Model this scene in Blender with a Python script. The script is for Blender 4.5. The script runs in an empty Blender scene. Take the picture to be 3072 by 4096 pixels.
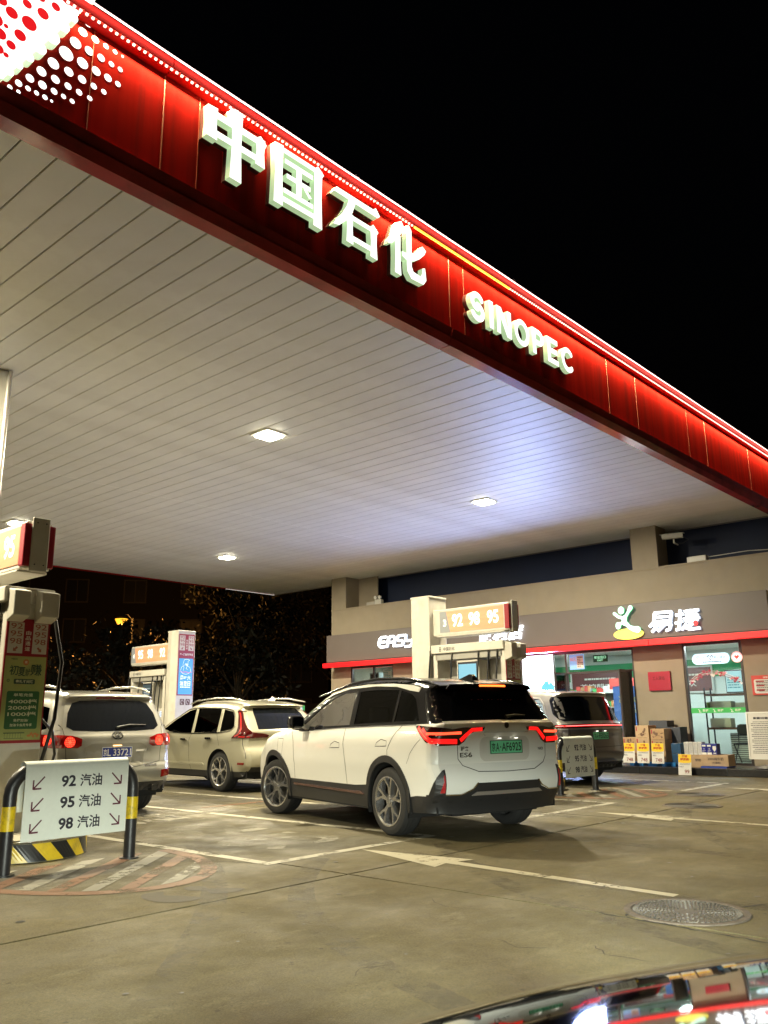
import bpy, bmesh, math, random
from math import sin, cos, pi, radians, sqrt
from mathutils import Vector, Matrix
from mathutils.geometry import delaunay_2d_cdt
random.seed(7)
SC = bpy.context.scene
C = SC.collection

# ------------------------------------------------------------------ camera
cam = bpy.data.cameras.new('camera'); co = bpy.data.objects.new('camera', cam); C.objects.link(co)
YAW, PIT, ROL = 0.7300594, 0.2431407, -0.01228354
fw = Vector((cos(YAW)*cos(PIT), sin(YAW)*cos(PIT), sin(PIT)))
rt = Vector((sin(YAW), -cos(YAW), 0)); up = rt.cross(fw)
r2 = cos(ROL)*rt + sin(ROL)*up; u2 = -sin(ROL)*rt + cos(ROL)*up
co.matrix_world = Matrix(((r2.x, u2.x, -fw.x, 0), (r2.y, u2.y, -fw.y, 0), (r2.z, u2.z, -fw.z, 1.25), (0, 0, 0, 1)))
cam.sensor_fit = 'VERTICAL'; cam.sensor_height = 32.0; cam.lens = 32.0*3349.38/4096
cam.clip_start = 0.05; cam.clip_end = 800
cam.dof.use_dof = True; cam.dof.focus_distance = 12; cam.dof.aperture_fstop = 7
SC.camera = co

# ------------------------------------------------------------------ night sky, exposure
w = bpy.data.worlds.new('World'); SC.world = w; w.use_nodes = True
nt = w.node_tree
for n in list(nt.nodes): nt.nodes.remove(n)
sky = nt.nodes.new('ShaderNodeTexSky'); sky.sky_type = 'NISHITA'; sky.sun_disc = False
sky.sun_elevation = radians(-4.5); sky.sun_rotation = radians(200)
bg = nt.nodes.new('ShaderNodeBackground'); bg.inputs['Strength'].default_value = 0.05
out = nt.nodes.new('ShaderNodeOutputWorld')
nt.links.new(sky.outputs[0], bg.inputs[0]); nt.links.new(bg.outputs[0], out.inputs[0])
SC.view_settings.view_transform = 'Standard'; SC.view_settings.look = 'None'
SC.view_settings.gamma = 1.0; SC.view_settings.exposure = 0.36; SC.view_settings.use_curve_mapping = False
SC.cycles.use_denoising = True
SC.cycles.max_bounces = 8; SC.cycles.diffuse_bounces = 4; SC.cycles.glossy_bounces = 4
SC.cycles.transparent_max_bounces = 12; SC.cycles.transmission_bounces = 4
SC.cycles.sample_clamp_indirect = 4.0; SC.cycles.caustics_reflective = False; SC.cycles.caustics_refractive = False

# ------------------------------------------------------------------ materials
MATS = {}
def mat(name, col=(.5, .5, .5), rough=.5, metal=0., emit=None, es=1., coat=0., noise=0., nscale=8., bump=0., spec=.5, stretch=None, vary=0., dirt=None, dscale=2.5, damt=.5, lining=False):
    if name in MATS: return MATS[name]
    m = bpy.data.materials.new(name); m.use_nodes = True; t = m.node_tree
    b = t.nodes['Principled BSDF']; L = t.links.new
    b.inputs['Base Color'].default_value = (*col, 1); b.inputs['Roughness'].default_value = rough
    b.inputs['Metallic'].default_value = metal; b.inputs['Specular IOR Level'].default_value = spec
    b.inputs['Coat Weight'].default_value = coat; b.inputs['Coat Roughness'].default_value = .04
    if emit: b.inputs['Emission Color'].default_value = (*emit, 1); b.inputs['Emission Strength'].default_value = es
    if noise or bump or dirt or vary:
        tc = t.nodes.new('ShaderNodeTexCoord'); mp = t.nodes.new('ShaderNodeMapping'); L(tc.outputs['Object'], mp.inputs[0])
        if stretch: mp.inputs['Scale'].default_value = stretch
        nz = t.nodes.new('ShaderNodeTexNoise'); nz.inputs['Scale'].default_value = nscale; nz.inputs['Detail'].default_value = 6
        L(mp.outputs[0], nz.inputs[0]); last = None
        hs = t.nodes.new('ShaderNodeHueSaturation'); hs.inputs['Color'].default_value = (*col, 1)
        mr = t.nodes.new('ShaderNodeMapRange'); mr.inputs[3].default_value = 1-noise; mr.inputs[4].default_value = 1+noise
        mr.inputs[1].default_value = .25; mr.inputs[2].default_value = .75
        L(nz.outputs[0], mr.inputs[0])
        if vary:
            oi = t.nodes.new('ShaderNodeObjectInfo'); m2 = t.nodes.new('ShaderNodeMapRange')
            m2.inputs[3].default_value = 1-vary; m2.inputs[4].default_value = 1+vary; L(oi.outputs['Random'], m2.inputs[0])
            mm = t.nodes.new('ShaderNodeMath'); mm.operation = 'MULTIPLY'; L(mr.outputs[0], mm.inputs[0]); L(m2.outputs[0], mm.inputs[1]); L(mm.outputs[0], hs.inputs['Value'])
        else: L(mr.outputs[0], hs.inputs['Value'])
        last = hs.outputs[0]
        if dirt:
            n2 = t.nodes.new('ShaderNodeTexNoise'); n2.inputs['Scale'].default_value = dscale; n2.inputs['Detail'].default_value = 8; n2.inputs['Roughness'].default_value = .65
            L(mp.outputs[0], n2.inputs[0]); r = t.nodes.new('ShaderNodeMapRange'); r.inputs[1].default_value = .48; r.inputs[2].default_value = .72; r.inputs[4].default_value = damt
            L(n2.outputs[0], r.inputs[0]); mx = t.nodes.new('ShaderNodeMix'); mx.data_type = 'RGBA'; L(r.outputs[0], mx.inputs[0]); L(last, mx.inputs[6]); mx.inputs[7].default_value = (*dirt, 1)
            last = mx.outputs[2]
        L(last, b.inputs['Base Color'])
        if bump:
            bp = t.nodes.new('ShaderNodeBump'); bp.inputs['Strength'].default_value = bump; bp.inputs['Distance'].default_value = .02
            L(nz.outputs[0], bp.inputs['Height']); L(bp.outputs[0], b.inputs['Normal'])
    if lining:
        gi = t.nodes.new('ShaderNodeNewGeometry'); mx = t.nodes.new('ShaderNodeMixShader'); db = t.nodes.new('ShaderNodeBsdfDiffuse'); db.inputs[0].default_value = (.012, .012, .012, 1)
        L(gi.outputs['Backfacing'], mx.inputs[0]); L(b.outputs[0], mx.inputs[1]); L(db.outputs[0], mx.inputs[2]); L(mx.outputs[0], t.nodes['Material Output'].inputs[0])
    MATS[name] = m; return m
def glow(name, col, s=1., base=(.02, .02, .02)): return mat(name, base, .4, emit=col, es=s)
def glass(name, tint=(.75, .8, .8), rough=0.02, refl=1.45):
    if name in MATS: return MATS[name]
    m = bpy.data.materials.new(name); m.use_nodes = True; t = m.node_tree; t.nodes.remove(t.nodes['Principled BSDF']); L = t.links.new
    tr = t.nodes.new('ShaderNodeBsdfTransparent'); tr.inputs[0].default_value = (*tint, 1)
    gl = t.nodes.new('ShaderNodeBsdfGlossy'); gl.inputs['Roughness'].default_value = rough; gl.inputs[0].default_value = (.9, .9, .9, 1)
    fr = t.nodes.new('ShaderNodeFresnel'); fr.inputs[0].default_value = refl; mx = t.nodes.new('ShaderNodeMixShader')
    L(fr.outputs[0], mx.inputs[0]); L(tr.outputs[0], mx.inputs[1]); L(gl.outputs[0], mx.inputs[2]); L(mx.outputs[0], t.nodes['Material Output'].inputs[0])
    MATS[name] = m; return m

def concrete():
    m = bpy.data.materials.new('concrete'); m.use_nodes = True; t = m.node_tree; b = t.nodes['Principled BSDF']; L = t.links.new
    g = t.nodes.new('ShaderNodeNewGeometry'); sp = t.nodes.new('ShaderNodeSeparateXYZ'); L(g.outputs['Position'], sp.inputs[0])
    def noise(s, d=8, r=.6, sc=None):
        n = t.nodes.new('ShaderNodeTexNoise'); n.inputs['Scale'].default_value = s; n.inputs['Detail'].default_value = d; n.inputs['Roughness'].default_value = r
        if sc:
            mp = t.nodes.new('ShaderNodeMapping'); mp.inputs['Scale'].default_value = sc; L(g.outputs['Position'], mp.inputs[0]); L(mp.outputs[0], n.inputs[0])
        else: L(g.outputs['Position'], n.inputs[0])
        return n.outputs[0]
    def rng(s, a, b_, c, d):
        r = t.nodes.new('ShaderNodeMapRange'); L(s, r.inputs[0])
        for i, v in zip((1, 2, 3, 4), (a, b_, c, d)): r.inputs[i].default_value = v
        return r.outputs[0]
    def mixc(f, a, b_):
        x = t.nodes.new('ShaderNodeMix'); x.data_type = 'RGBA'; L(f, x.inputs[0])
        for i, v in ((6, a), (7, b_)):
            if isinstance(v, tuple): x.inputs[i].default_value = (*v, 1)
            else: L(v, x.inputs[i])
        return x.outputs[2]
    def mul(a, b_):
        x = t.nodes.new('ShaderNodeMath'); x.operation = 'MULTIPLY'; x.use_clamp = True; L(a, x.inputs[0])
        if isinstance(b_, float): x.inputs[1].default_value = b_
        else: L(b_, x.inputs[1])
        return x.outputs[0]
    base = mixc(rng(noise(.55), .3, .7, 0, 1), (.096, .078, .033), (.145, .119, .054))
    base = mixc(rng(noise(9, 12, .8), .42, .66, 0, .7), base, (.080, .068, .034)); base = mixc(rng(noise(2.6, 12, .75, (.8, 1.6, 1)), .55, .62, 0, .45), base, (.18, .155, .088))
    sp2 = rng(noise(55, 4, .7), .55, .66, 0, .6); base = mixc(sp2, base, (.055, .046, .026))
    vo = t.nodes.new('ShaderNodeTexVoronoi'); vo.inputs['Scale'].default_value = 5.; L(g.outputs['Position'], vo.inputs[0]); base = mixc(rng(vo.outputs['Distance'], .05, .09, .75, 0), base, (.04, .034, .022))
    wv = rng(noise(3.5, 14, .85, (.35, 2.4, 1)), .60, .64, 0, .6); base = mixc(wv, base, (.085, .075, .048))
    gr = noise(95, 8, .8, (.7, 1.3, 1)); base = mixc(rng(gr, .50, .62, 0, .65), base, (.045, .037, .018)); base = mixc(rng(gr, .36, .46, .5, 0), base, (.24, .205, .115))
    pt = noise(.9, 10, .8, (.6, 1.3, 1)); base = mixc(rng(pt, .50, .66, 0, .55), base, (.070, .060, .032))
    # oily traffic wear and canopy shade painted together: darker from the canopy line inward
    zone = rng(sp.outputs[1], 5.6, 7.2, 0., 1.)
    st = rng(noise(.8, 8, .7, (1.3, .55, 1)), .34, .62, .15, 1)
    base = mixc(mul(mul(zone, st), .88), base, (.034, .031, .024))
    sm = rng(noise(2.2, 8, .7, (.5, 1.4, 1)), .56, .7, 0, .5); base = mixc(sm, base, (.12, .10, .065))
    L(base, b.inputs['Base Color'])
    rr = rng(noise(1.4, 6, .7), .35, .65, .62, .9)
    wet = mul(zone, rng(noise(.9, 6, .6), .45, .65, 0, 1))
    x = t.nodes.new('ShaderNodeMix'); x.data_type = 'FLOAT'; L(wet, x.inputs[0]); L(rr, x.inputs[2]); x.inputs[3].default_value = .30; L(x.outputs[0], b.inputs['Roughness'])
    b.inputs['Specular IOR Level'].default_value = .35
    bp = t.nodes.new('ShaderNodeBump'); bp.inputs['Strength'].default_value = .8; bp.inputs['Distance'].default_value = .012
    L(noise(22, 12, .85), bp.inputs['Height']); L(bp.outputs[0], b.inputs['Normal'])
    return m

# ------------------------------------------------------------------ mesh helpers
class MB:
    def __init__(s): s.v = []; s.f = []; s.m = []
    def add(s, vs, fs, mi=0):
        o = len(s.v); s.v += [tuple(p) for p in vs]; s.f += [tuple(i+o for i in f) for f in fs]; s.m += [mi]*len(fs); return s
    def box(s, x0, x1, y0, y1, z0, z1, mi=0):
        return s.add([(x0, y0, z0), (x1, y0, z0), (x1, y1, z0), (x0, y1, z0), (x0, y0, z1), (x1, y0, z1), (x1, y1, z1), (x0, y1, z1)],
                     [(0, 3, 2, 1), (4, 5, 6, 7), (0, 1, 5, 4), (1, 2, 6, 5), (2, 3, 7, 6), (3, 0, 4, 7)], mi)
    def cyl(s, p0, p1, r, n=12, mi=0, r1=None, cap=True):
        p0 = Vector(p0); p1 = Vector(p1); d = (p1-p0).normalized(); a = d.orthogonal().normalized(); b = d.cross(a); r1 = r if r1 is None else r1
        vs = [p0+(a*cos(2*pi*i/n)+b*sin(2*pi*i/n))*r for i in range(n)]+[p1+(a*cos(2*pi*i/n)+b*sin(2*pi*i/n))*r1 for i in range(n)]
        fs = [(i, (i+1) % n, n+(i+1) % n, n+i) for i in range(n)]
        if cap: fs += [tuple(range(n-1, -1, -1)), tuple(range(n, 2*n))]
        return s.add(vs, fs, mi)
    def tube(s, pts, r, n=8, mi=0):
        pts = [Vector(p) for p in pts]; a = None; vs = []
        for i, p in enumerate(pts):
            d = (pts[min(i+1, len(pts)-1)]-pts[max(i-1, 0)]).normalized()
            a = (a-d*a.dot(d)).normalized() if a else d.orthogonal().normalized(); b = d.cross(a)
            rr = r[i] if isinstance(r, (list, tuple)) else r
            vs += [p+(a*cos(2*pi*k/n)+b*sin(2*pi*k/n))*rr for k in range(n)]
        fs = [(i*n+k, i*n+(k+1) % n, (i+1)*n+(k+1) % n, (i+1)*n+k) for i in range(len(pts)-1) for k in range(n)]
        fs += [tuple(range(n-1, -1, -1)), tuple(range(len(vs)-n, len(vs)))]
        return s.add(vs, fs, mi)
    def lathe(s, prof, n=32, mi=0, fn=None):   # prof (r, t); axis = local y
        k = len(prof); vs = [(r*cos(2*pi*i/n), t, r*sin(2*pi*i/n)) for i in range(n) for r, t in prof]
        fs = [(i*k+j, i*k+j+1, ((i+1) % n)*k+j+1, ((i+1) % n)*k+j) for i in range(n) for j in range(k-1)]
        return s.add(vs, fs, mi)
    def prism(s, poly, fr, t0, t1, mi=0):
        """poly: list of 2D loops outline (simple polygon); fr(u,v,t)->3D; solid between t0 (front) and t1"""
        tr, pts = tri2d(poly); n = len(pts)
        vs = [fr(u, v, t0) for u, v in pts]+[fr(u, v, t1) for u, v in pts]
        fs = [t for t in tr]+[(t[0]+n, t[2]+n, t[1]+n) for t in tr]
        for a, b in bedges(tr): fs.append((a, b, b+n, a+n))
        return s.add(vs, fs, mi)
    def build(s, name, mats=None, parent=None, smooth=None, bevel=0, loc=None, label=None, kind=None):
        me = bpy.data.meshes.new(name); me.from_pydata(s.v, [], s.f); me.update()
        mats = mats if isinstance(mats, (list, tuple)) else [mats]
        for m in mats: me.materials.append(m)
        if len(mats) > 1: me.polygons.foreach_set('material_index', s.m)
        bm = bmesh.new(); bm.from_mesh(me); bmesh.ops.recalc_face_normals(bm, faces=bm.faces) if s.__dict__.get('fix', True) else None
        if smooth is not None:
            for f in bm.faces: f.smooth = True
            for e in bm.edges:
                if len(e.link_faces) != 2 or e.calc_face_angle(0) > radians(smooth): e.smooth = False
        bm.to_mesh(me); bm.free()
        return link(name, me, parent, bevel, loc, label, kind)
def link(name, me, parent=None, bevel=0, loc=None, label=None, kind=None):
    o = bpy.data.objects.new(name, me); C.objects.link(o)
    if parent: o.parent = parent
    if loc: o.location = loc
    if bevel:
        b = o.modifiers.new('edge', 'BEVEL'); b.width = bevel; b.segments = 2; b.limit_method = 'ANGLE'
    if label: o['label'] = label
    if kind: o['kind'] = kind
    return o
def thing(name, label, cat, loc=(0, 0, 0), rz=0, group=None):
    o = bpy.data.objects.new(name, None); C.objects.link(o); o.location = loc; o.rotation_euler = (0, 0, rz); o.empty_display_size = .1
    o['label'] = label; o['category'] = cat
    if group: o['group'] = group
    return o
def tag(o, label, cat, group=None):
    o['label'] = label; o['category'] = cat
    if group: o['group'] = group
    return o
def box(name, m, parent, x0, x1, y0, y1, z0, z1, bevel=0, **k): return MB().box(x0, x1, y0, y1, z0, z1).build(name, m, parent, bevel=bevel, **k)
def pip(p, poly):
    x, y = p; c = False; n = len(poly)
    for i in range(n):
        x1, y1 = poly[i]; x2, y2 = poly[i-1]
        if (y1 > y) != (y2 > y) and x < (x2-x1)*(y-y1)/(y2-y1)+x1: c = not c
    return c
def tri2d(loops, inside=None, step=None, cons=(), holes=()):
    """triangulate the UNION of simple polygons (minus holes), optional interior points on a grid"""
    if loops and not isinstance(loops[0][0], (tuple, list)): loops = [loops]
    V = []; E = []
    for lp in list(loops)+list(holes):
        o = len(V); V += [Vector((p[0], p[1])) for p in lp]; E += [(o+i, o+(i+1) % len(lp)) for i in range(len(lp))]
    for ln in cons:
        o = len(V); V += [Vector((p[0], p[1])) for p in ln]; E += [(o+i, o+i+1) for i in range(len(ln)-1)]
    if step:
        xs = [p[0] for l in loops for p in l]; ys = [p[1] for l in loops for p in l]
        x = min(xs)+step*.5; r = 0
        while x < max(xs):
            y = min(ys)+step*(.5 if r % 2 else 1.)
            while y < max(ys):
                if any(pip((x, y), l) for l in loops) and not any(pip((x, y), h) for h in holes): V.append(Vector((x, y)))
                y += step
            x += step*.9; r += 1
    vo, eo, fo, _, _, _ = delaunay_2d_cdt(V, E, [], 0, 1e-5)
    T = []
    for f in fo:
        cx = sum(vo[i].x for i in f)/len(f); cy = sum(vo[i].y for i in f)/len(f)
        if any(pip((cx, cy), l) for l in loops) and not any(pip((cx, cy), h) for h in holes):
            if len(f) == 3:
                a, b, c = (vo[i] for i in f)
                if abs((b.x-a.x)*(c.y-a.y)-(b.y-a.y)*(c.x-a.x)) < 1e-9: continue
            T.append(tuple(f))
    return T, [(p.x, p.y) for p in vo]
def bedges(tr):
    s = set()
    for t in tr:
        for i in range(len(t)):
            e = (t[i], t[(i+1) % len(t)])
            if (e[1], e[0]) in s: s.discard((e[1], e[0]))
            else: s.add(e)
    return s
# planes: (u right, v up) seen by a viewer facing the plane; t = towards the viewer
def F_x(X): return lambda u, v, t=0: (X-t, -u, v)      # plane facing -X; u = -Y
def F_y(Y, x0=0): return lambda u, v, t=0: (x0+u, Y-t, v)      # plane facing -Y; u = X
def F_g(z=0): return lambda u, v, t=0: (u, v, z+t)
def ell(cx, cy, rx, ry=None, n=20, a=0):
    ry = ry or rx
    return [(cx+rx*cos(2*pi*i/n)*cos(a)-ry*sin(2*pi*i/n)*sin(a), cy+rx*cos(2*pi*i/n)*sin(a)+ry*sin(2*pi*i/n)*cos(a)) for i in range(n)]
def rect(x0, y0, x1, y1): return [(x0, y0), (x1, y0), (x1, y1), (x0, y1)]
def rrect(x0, y0, x1, y1, r, n=5):
    o = []
    for cx, cy, a in ((x1-r, y1-r, 0), (x0+r, y1-r, 90), (x0+r, y0+r, 180), (x1-r, y0+r, 270)):
        o += [(cx+r*cos(radians(a+90*i/n)), cy+r*sin(radians(a+90*i/n))) for i in range(n+1)]
    return o
def stroke(pts, wd, close=False):
    """polyline -> list of quads (one loop each) + round-ish joins"""
    o = []
    for i in range(len(pts)-1):
        (x0, y0), (x1, y1) = pts[i], pts[i+1]; d = sqrt((x1-x0)**2+(y1-y0)**2) or 1; nx, ny = -(y1-y0)/d*wd/2, (x1-x0)/d*wd/2
        o.append([(x0+nx, y0+ny), (x0-nx, y0-ny), (x1-nx, y1-ny), (x1+nx, y1+ny)])
        if i: o.append(ell(x0, y0, wd/2, n=8))
    return o
def arcpts(cx, cy, r, a0, a1, n=12, ry=None): return [(cx+r*cos(radians(a0+(a1-a0)*i/n)), cy+(ry or r)*sin(radians(a0+(a1-a0)*i/n))) for i in range(n+1)]
TC = {}
def textmesh(s, off=0., ext=0.):
    k = (s, off, ext)
    if k not in TC:
        cu = bpy.data.curves.new('text', 'FONT'); cu.body = s; cu.size = 1; cu.offset = off; cu.extrude = ext; cu.resolution_u = 3
        o = bpy.data.objects.new('text', cu); C.objects.link(o)
        me = bpy.data.meshes.new_from_object(o.evaluated_get(bpy.context.evaluated_depsgraph_get()))
        bpy.data.objects.remove(o); bpy.data.curves.remove(cu)
        vs = [v.co[:] for v in me.vertices]; fs = [tuple(p.vertices) for p in me.polygons]
        TC[k] = (vs, fs)
    return TC[k]
def put_text(mb, s, fr, u0, v0, u1, v1, off=0., t=0.003, mi=0, keep=False, slant=0., ext=None, skew=0.):
    """fit text s into the box u0..u1, v0..v1 of the frame fr"""
    vs, fs = textmesh(s, off, .5 if ext else 0.)
    if not vs: return mb
    x0 = min(v[0] for v in vs); x1 = max(v[0] for v in vs); y0 = min(v[1] for v in vs); y1 = max(v[1] for v in vs)
    sx = (u1-u0)/max(x1-x0, 1e-6); sy = (v1-v0)/max(y1-y0, 1e-6)
    o = []
    for x, y, z in vs:
        u = u0+(x-x0)*sx; v = v0+(y-y0)*sy; u += slant*(v-v0); v += skew*(u-u0)
        o.append(fr(u, v, t if not ext else (t+ext if z > 0 else t)))
    return mb.add(o, fs, mi)
def print_lines(mb, fr, u0, v0, u1, v1, n, t, mi=0, hgt=.4, seed=1):
    """unreadably small print: short dashes in rows"""
    R = random.Random(seed); dv = (v1-v0)/n
    for i in range(n):
        u = u0+(u1-u0)*(.06 if i % 3 == 0 else 0); end = u1-(u1-u0)*R.choice((0, 0, .1, .4)); v = v1-dv*(i+.5)
        while u < end:
            l = min(R.uniform(.2, .7)*dv*2, end-u)
            mb.add([fr(a, b, t) for a, b in rect(u, v-dv*hgt/2, u+l, v+dv*hgt/2)], [(0, 1, 2, 3)], mi); u += l+dv*.18
    return mb
def area(name, loc, rot, sx, sy, power, col, spread=180, parent=None):
    l = bpy.data.lights.new(name, 'AREA'); l.shape = 'RECTANGLE'; l.size = sx; l.size_y = sy; l.energy = power; l.color = col; l.spread = radians(spread)
    o = bpy.data.objects.new(name, l); C.objects.link(o); o.location = loc; o.rotation_euler = rot;
    if parent: o.parent = parent
    return o
# ------------------------------------------------------------------ worn paint on the ground
def paint(name, col, wear=.5, sc=9., faint=1.):
    m = bpy.data.materials.new(name); m.use_nodes = True; t = m.node_tree; b = t.nodes['Principled BSDF']; L = t.links.new
    b.inputs['Base Color'].default_value = (*col, 1); b.inputs['Roughness'].default_value = .6
    g = t.nodes.new('ShaderNodeNewGeometry'); n = t.nodes.new('ShaderNodeTexNoise'); n.inputs['Scale'].default_value = sc; n.inputs['Detail'].default_value = 9; n.inputs['Roughness'].default_value = .72
    n2 = t.nodes.new('ShaderNodeTexNoise'); n2.inputs['Scale'].default_value = sc*.18; n2.inputs['Detail'].default_value = 4
    L(g.outputs['Position'], n.inputs[0]); L(g.outputs['Position'], n2.inputs[0])
    ad = t.nodes.new('ShaderNodeMath'); ad.operation = 'ADD'; L(n.outputs[0], ad.inputs[0]); L(n2.outputs[0], ad.inputs[1])
    r = t.nodes.new('ShaderNodeMapRange'); r.inputs[1].default_value = 1.22-wear*.45; r.inputs[2].default_value = 1.34-wear*.45; r.inputs[3].default_value = faint; r.inputs[4].default_value = faint*.18; L(ad.outputs[0], r.inputs[0])
    tr = t.nodes.new('ShaderNodeBsdfTransparent'); mx = t.nodes.new('ShaderNodeMixShader')
    L(r.outputs[0], mx.inputs[0]); L(tr.outputs[0], mx.inputs[1]); L(b.outputs[0], mx.inputs[2]); L(mx.outputs[0], t.nodes['Material Output'].inputs[0])
    return m
M_con = concrete()
M_dark = mat('joint_filler', (.012, .011, .009), .9)
P_line = paint('line_paint', (.34, .32, .25), .5); P_arrow = paint('arrow_paint', (.38, .35, .25), .3)
P_faint = paint('faint_paint', (.40, .38, .31), .66, 6, .5); P_or = paint('orange_paint', (.15, .065, .025), .4, 8, .85); P_wh = paint('hatch_paint', (.22, .21, .17), .4, 8, .8)
M_wet = mat('damp_patch', (.042, .033, .015), .75, noise=.2, nscale=20)

def ribbon_y(): pass
g = MB().add([(-300, -300, -.055), (300, -300, -.055), (300, 400, -.055), (-300, 400, -.055)], [(0, 1, 2, 3)]).build('ground', mat('asphalt', (.035, .034, .032), .9, noise=.3, nscale=3))
g['kind'] = 'structure'
jr = random.Random(3)
def jag(a, b, horiz, key, sgn, gap=.013):
    """points along an edge with small chips"""
    R = random.Random(key); n = max(2, int(abs(b-a)/.09)); o = []
    for i in range(n):
        p = a+(b-a)*i/n; k = gap+max(0, R.gauss(0, .003))+(.012 if R.random() < .035 else 0)
        o.append((p, k))
    return o
XS = [-4.6, .4, 5.38, 10.4, 15.4, 18.62]; YS = [-4.7, .28, 5.27, 10.3, 15.3, 20.3, 25.3]
for i in range(len(XS)-1):
    for j in range(len(YS)-1):
        x0, x1, y0, y1 = XS[i], XS[i+1], YS[j], YS[j+1]; pts = []
        pts += [(p, y0+k) for p, k in jag(x0+.01, x1-.01, 1, (i*50+j), 1)]
        pts += [(x1-k, p) for p, k in jag(y0+.01, y1-.01, 0, (i*50+j+1000), 1)]
        pts += [(p, y1-k) for p, k in jag(x1-.01, x0+.01, 1, (i*50+j+2000), 1)]
        pts += [(x0+k, p) for p, k in jag(y1-.01, y0+.01, 0, (i*50+j+3000), 1)]
        m = MB(); n = len(pts)
        m.add([(a, b, 0) for a, b in pts]+[(a, b, -.05) for a, b in pts], [tuple(range(n))]+[(k, (k+1) % n, n+(k+1) % n, n+k) for k in range(n)])
        m.build('concrete_slab', M_con, g)
def flat(name, loops, m, z=.004, parent=None, **k):
    tr, pts = tri2d(loops); return MB().add([(a, b, z) for a, b in pts], tr).build(name, m, parent or g, **k)
def crack(pts, wd=.008, seed=1):
    R = random.Random(seed); P = []
    for (a, b), (c, d) in zip(pts, pts[1:]):
        n = max(2, int(sqrt((c-a)**2+(d-b)**2)/.05))
        for i in range(n): P.append((a+(c-a)*i/n+R.gauss(0, .009), b+(d-b)*i/n+R.gauss(0, .009)))
    P.append(pts[-1]); V = []
    for i, (x, y) in enumerate(P):
        q = P[min(i+1, len(P)-1)]; p = P[max(i-1, 0)]; dx, dy = q[0]-p[0], q[1]-p[1]; l = sqrt(dx*dx+dy*dy) or 1
        k = wd*R.uniform(.3, 1.1)*(1 if 0 < i < len(P)-1 else .1); V += [(x-dy/l*k, y+dx/l*k, .003), (x+dy/l*k, y-dx/l*k, .003)]
    return MB().add(V, [(2*i, 2*i+1, 2*i+3, 2*i+2) for i in range(len(P)-1)]).build('crack', M_dark, g)
crack([(5.38, 3.0), (5.33, 2.4), (5.28, 1.9), (5.3, 1.2), (5.2, .3)], .012, 1)
crack([(6.02, 2.35), (6.35, 2.2), (6.7, 1.9), (7.2, 1.75)], .009, 2); crack([(5.38, 2.75), (5.45, 2.8), (5.5, 2.74)], .01, 3)
crack([(6.1, 2.75), (6.3, 2.95), (6.28, 3.3)], .005, 4); crack([(4.4, 3.1), (4.3, 2.9), (4.42, 2.75)], .004, 5); crack([(4.62, 2.6), (4.5, 2.45), (4.52, 2.2)], .004, 6)
crack([(12.9, 5.0), (13.4, 4.6), (13.9, 4.5)], .006, 7); crack([(4.9, 6.9), (5.15, 6.6), (5.3, 6.2)], .007, 8); crack([(3.6, 3.2), (3.45, 3.3), (3.3, 3.2)], .003, 9)
crack([(5.1, 4.2), (4.9, 3.9), (4.95, 3.6)], .003, 10)
# bay outlines (each painted line its own piece)
def line(x0, y0, x1, y1, wd=.12, m=None, name='painted_line', z=.004):
    dx, dy = x1-x0, y1-y0; l = sqrt(dx*dx+dy*dy); nx, ny = -dy/l*wd/2, dx/l*wd/2; n = max(1, int(l/.5)); V = []
    for i in range(n+1):
        t = i/n; V += [(x0+dx*t+nx, y0+dy*t+ny, z), (x0+dx*t-nx, y0+dy*t-ny, z)]
    return MB().add(V, [(2*i, 2*i+1, 2*i+3, 2*i+2) for i in range(n)]).build(name, m or P_line, g)
line(5.31, 6.26, 5.31, 14.5); line(7.62, 6.26, 7.62, 14.5); line(5.25, 6.2, 7.68, 6.2)
line(9.47, 6.36, 9.42, 15.5); line(12.1, 6.36, 12.1, 15.5); line(9.41, 6.3, 12.16, 6.3)
line(14.55, 6.46, 14.55, 16); line(16.7, 6.46, 16.7, 16); line(14.49, 6.33, 16.76, 6.33)
line(7.5, 18.0, 7.5, 23); line(8.0, 10.9, 9.2, 10.9, .1, P_or); line(9.4, 18.0, 9.4, 23)
# traffic arrows
def arrow(tx, ty, dx, L):
    a = [(tx, ty), (tx+.17, ty-1.25), (tx-.0-.01, ty-1.20), (tx-.01+dx, ty-L), (tx-.11+dx, ty-L), (tx-.14, ty-1.17), (tx-.36, ty-1.22)]
    flat('painted_arrow', [a], P_arrow)
arrow(6.44, 6.12, -.18, 3.33); arrow(10.8, 5.9, -.1, 3.3); arrow(15.7, 5.95, -.1, 3.2)
# faded grade numbers in the first bay, read by drivers rolling in
for i, (s, x0, y0, x1, y1) in enumerate((('95', 5.75, 6.75, 6.95, 7.75), ('92', 5.75, 8.1, 6.95, 9.2), ('汽油', 5.7, 9.8, 7.1, 11.2), ('95', 9.9, 8.0, 11.5, 9.3))):
    m = MB(); put_text(m, s, F_g(.005), x0, y0, x1, y1, .02, t=0); m.build('painted_number', P_faint, g)
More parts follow.
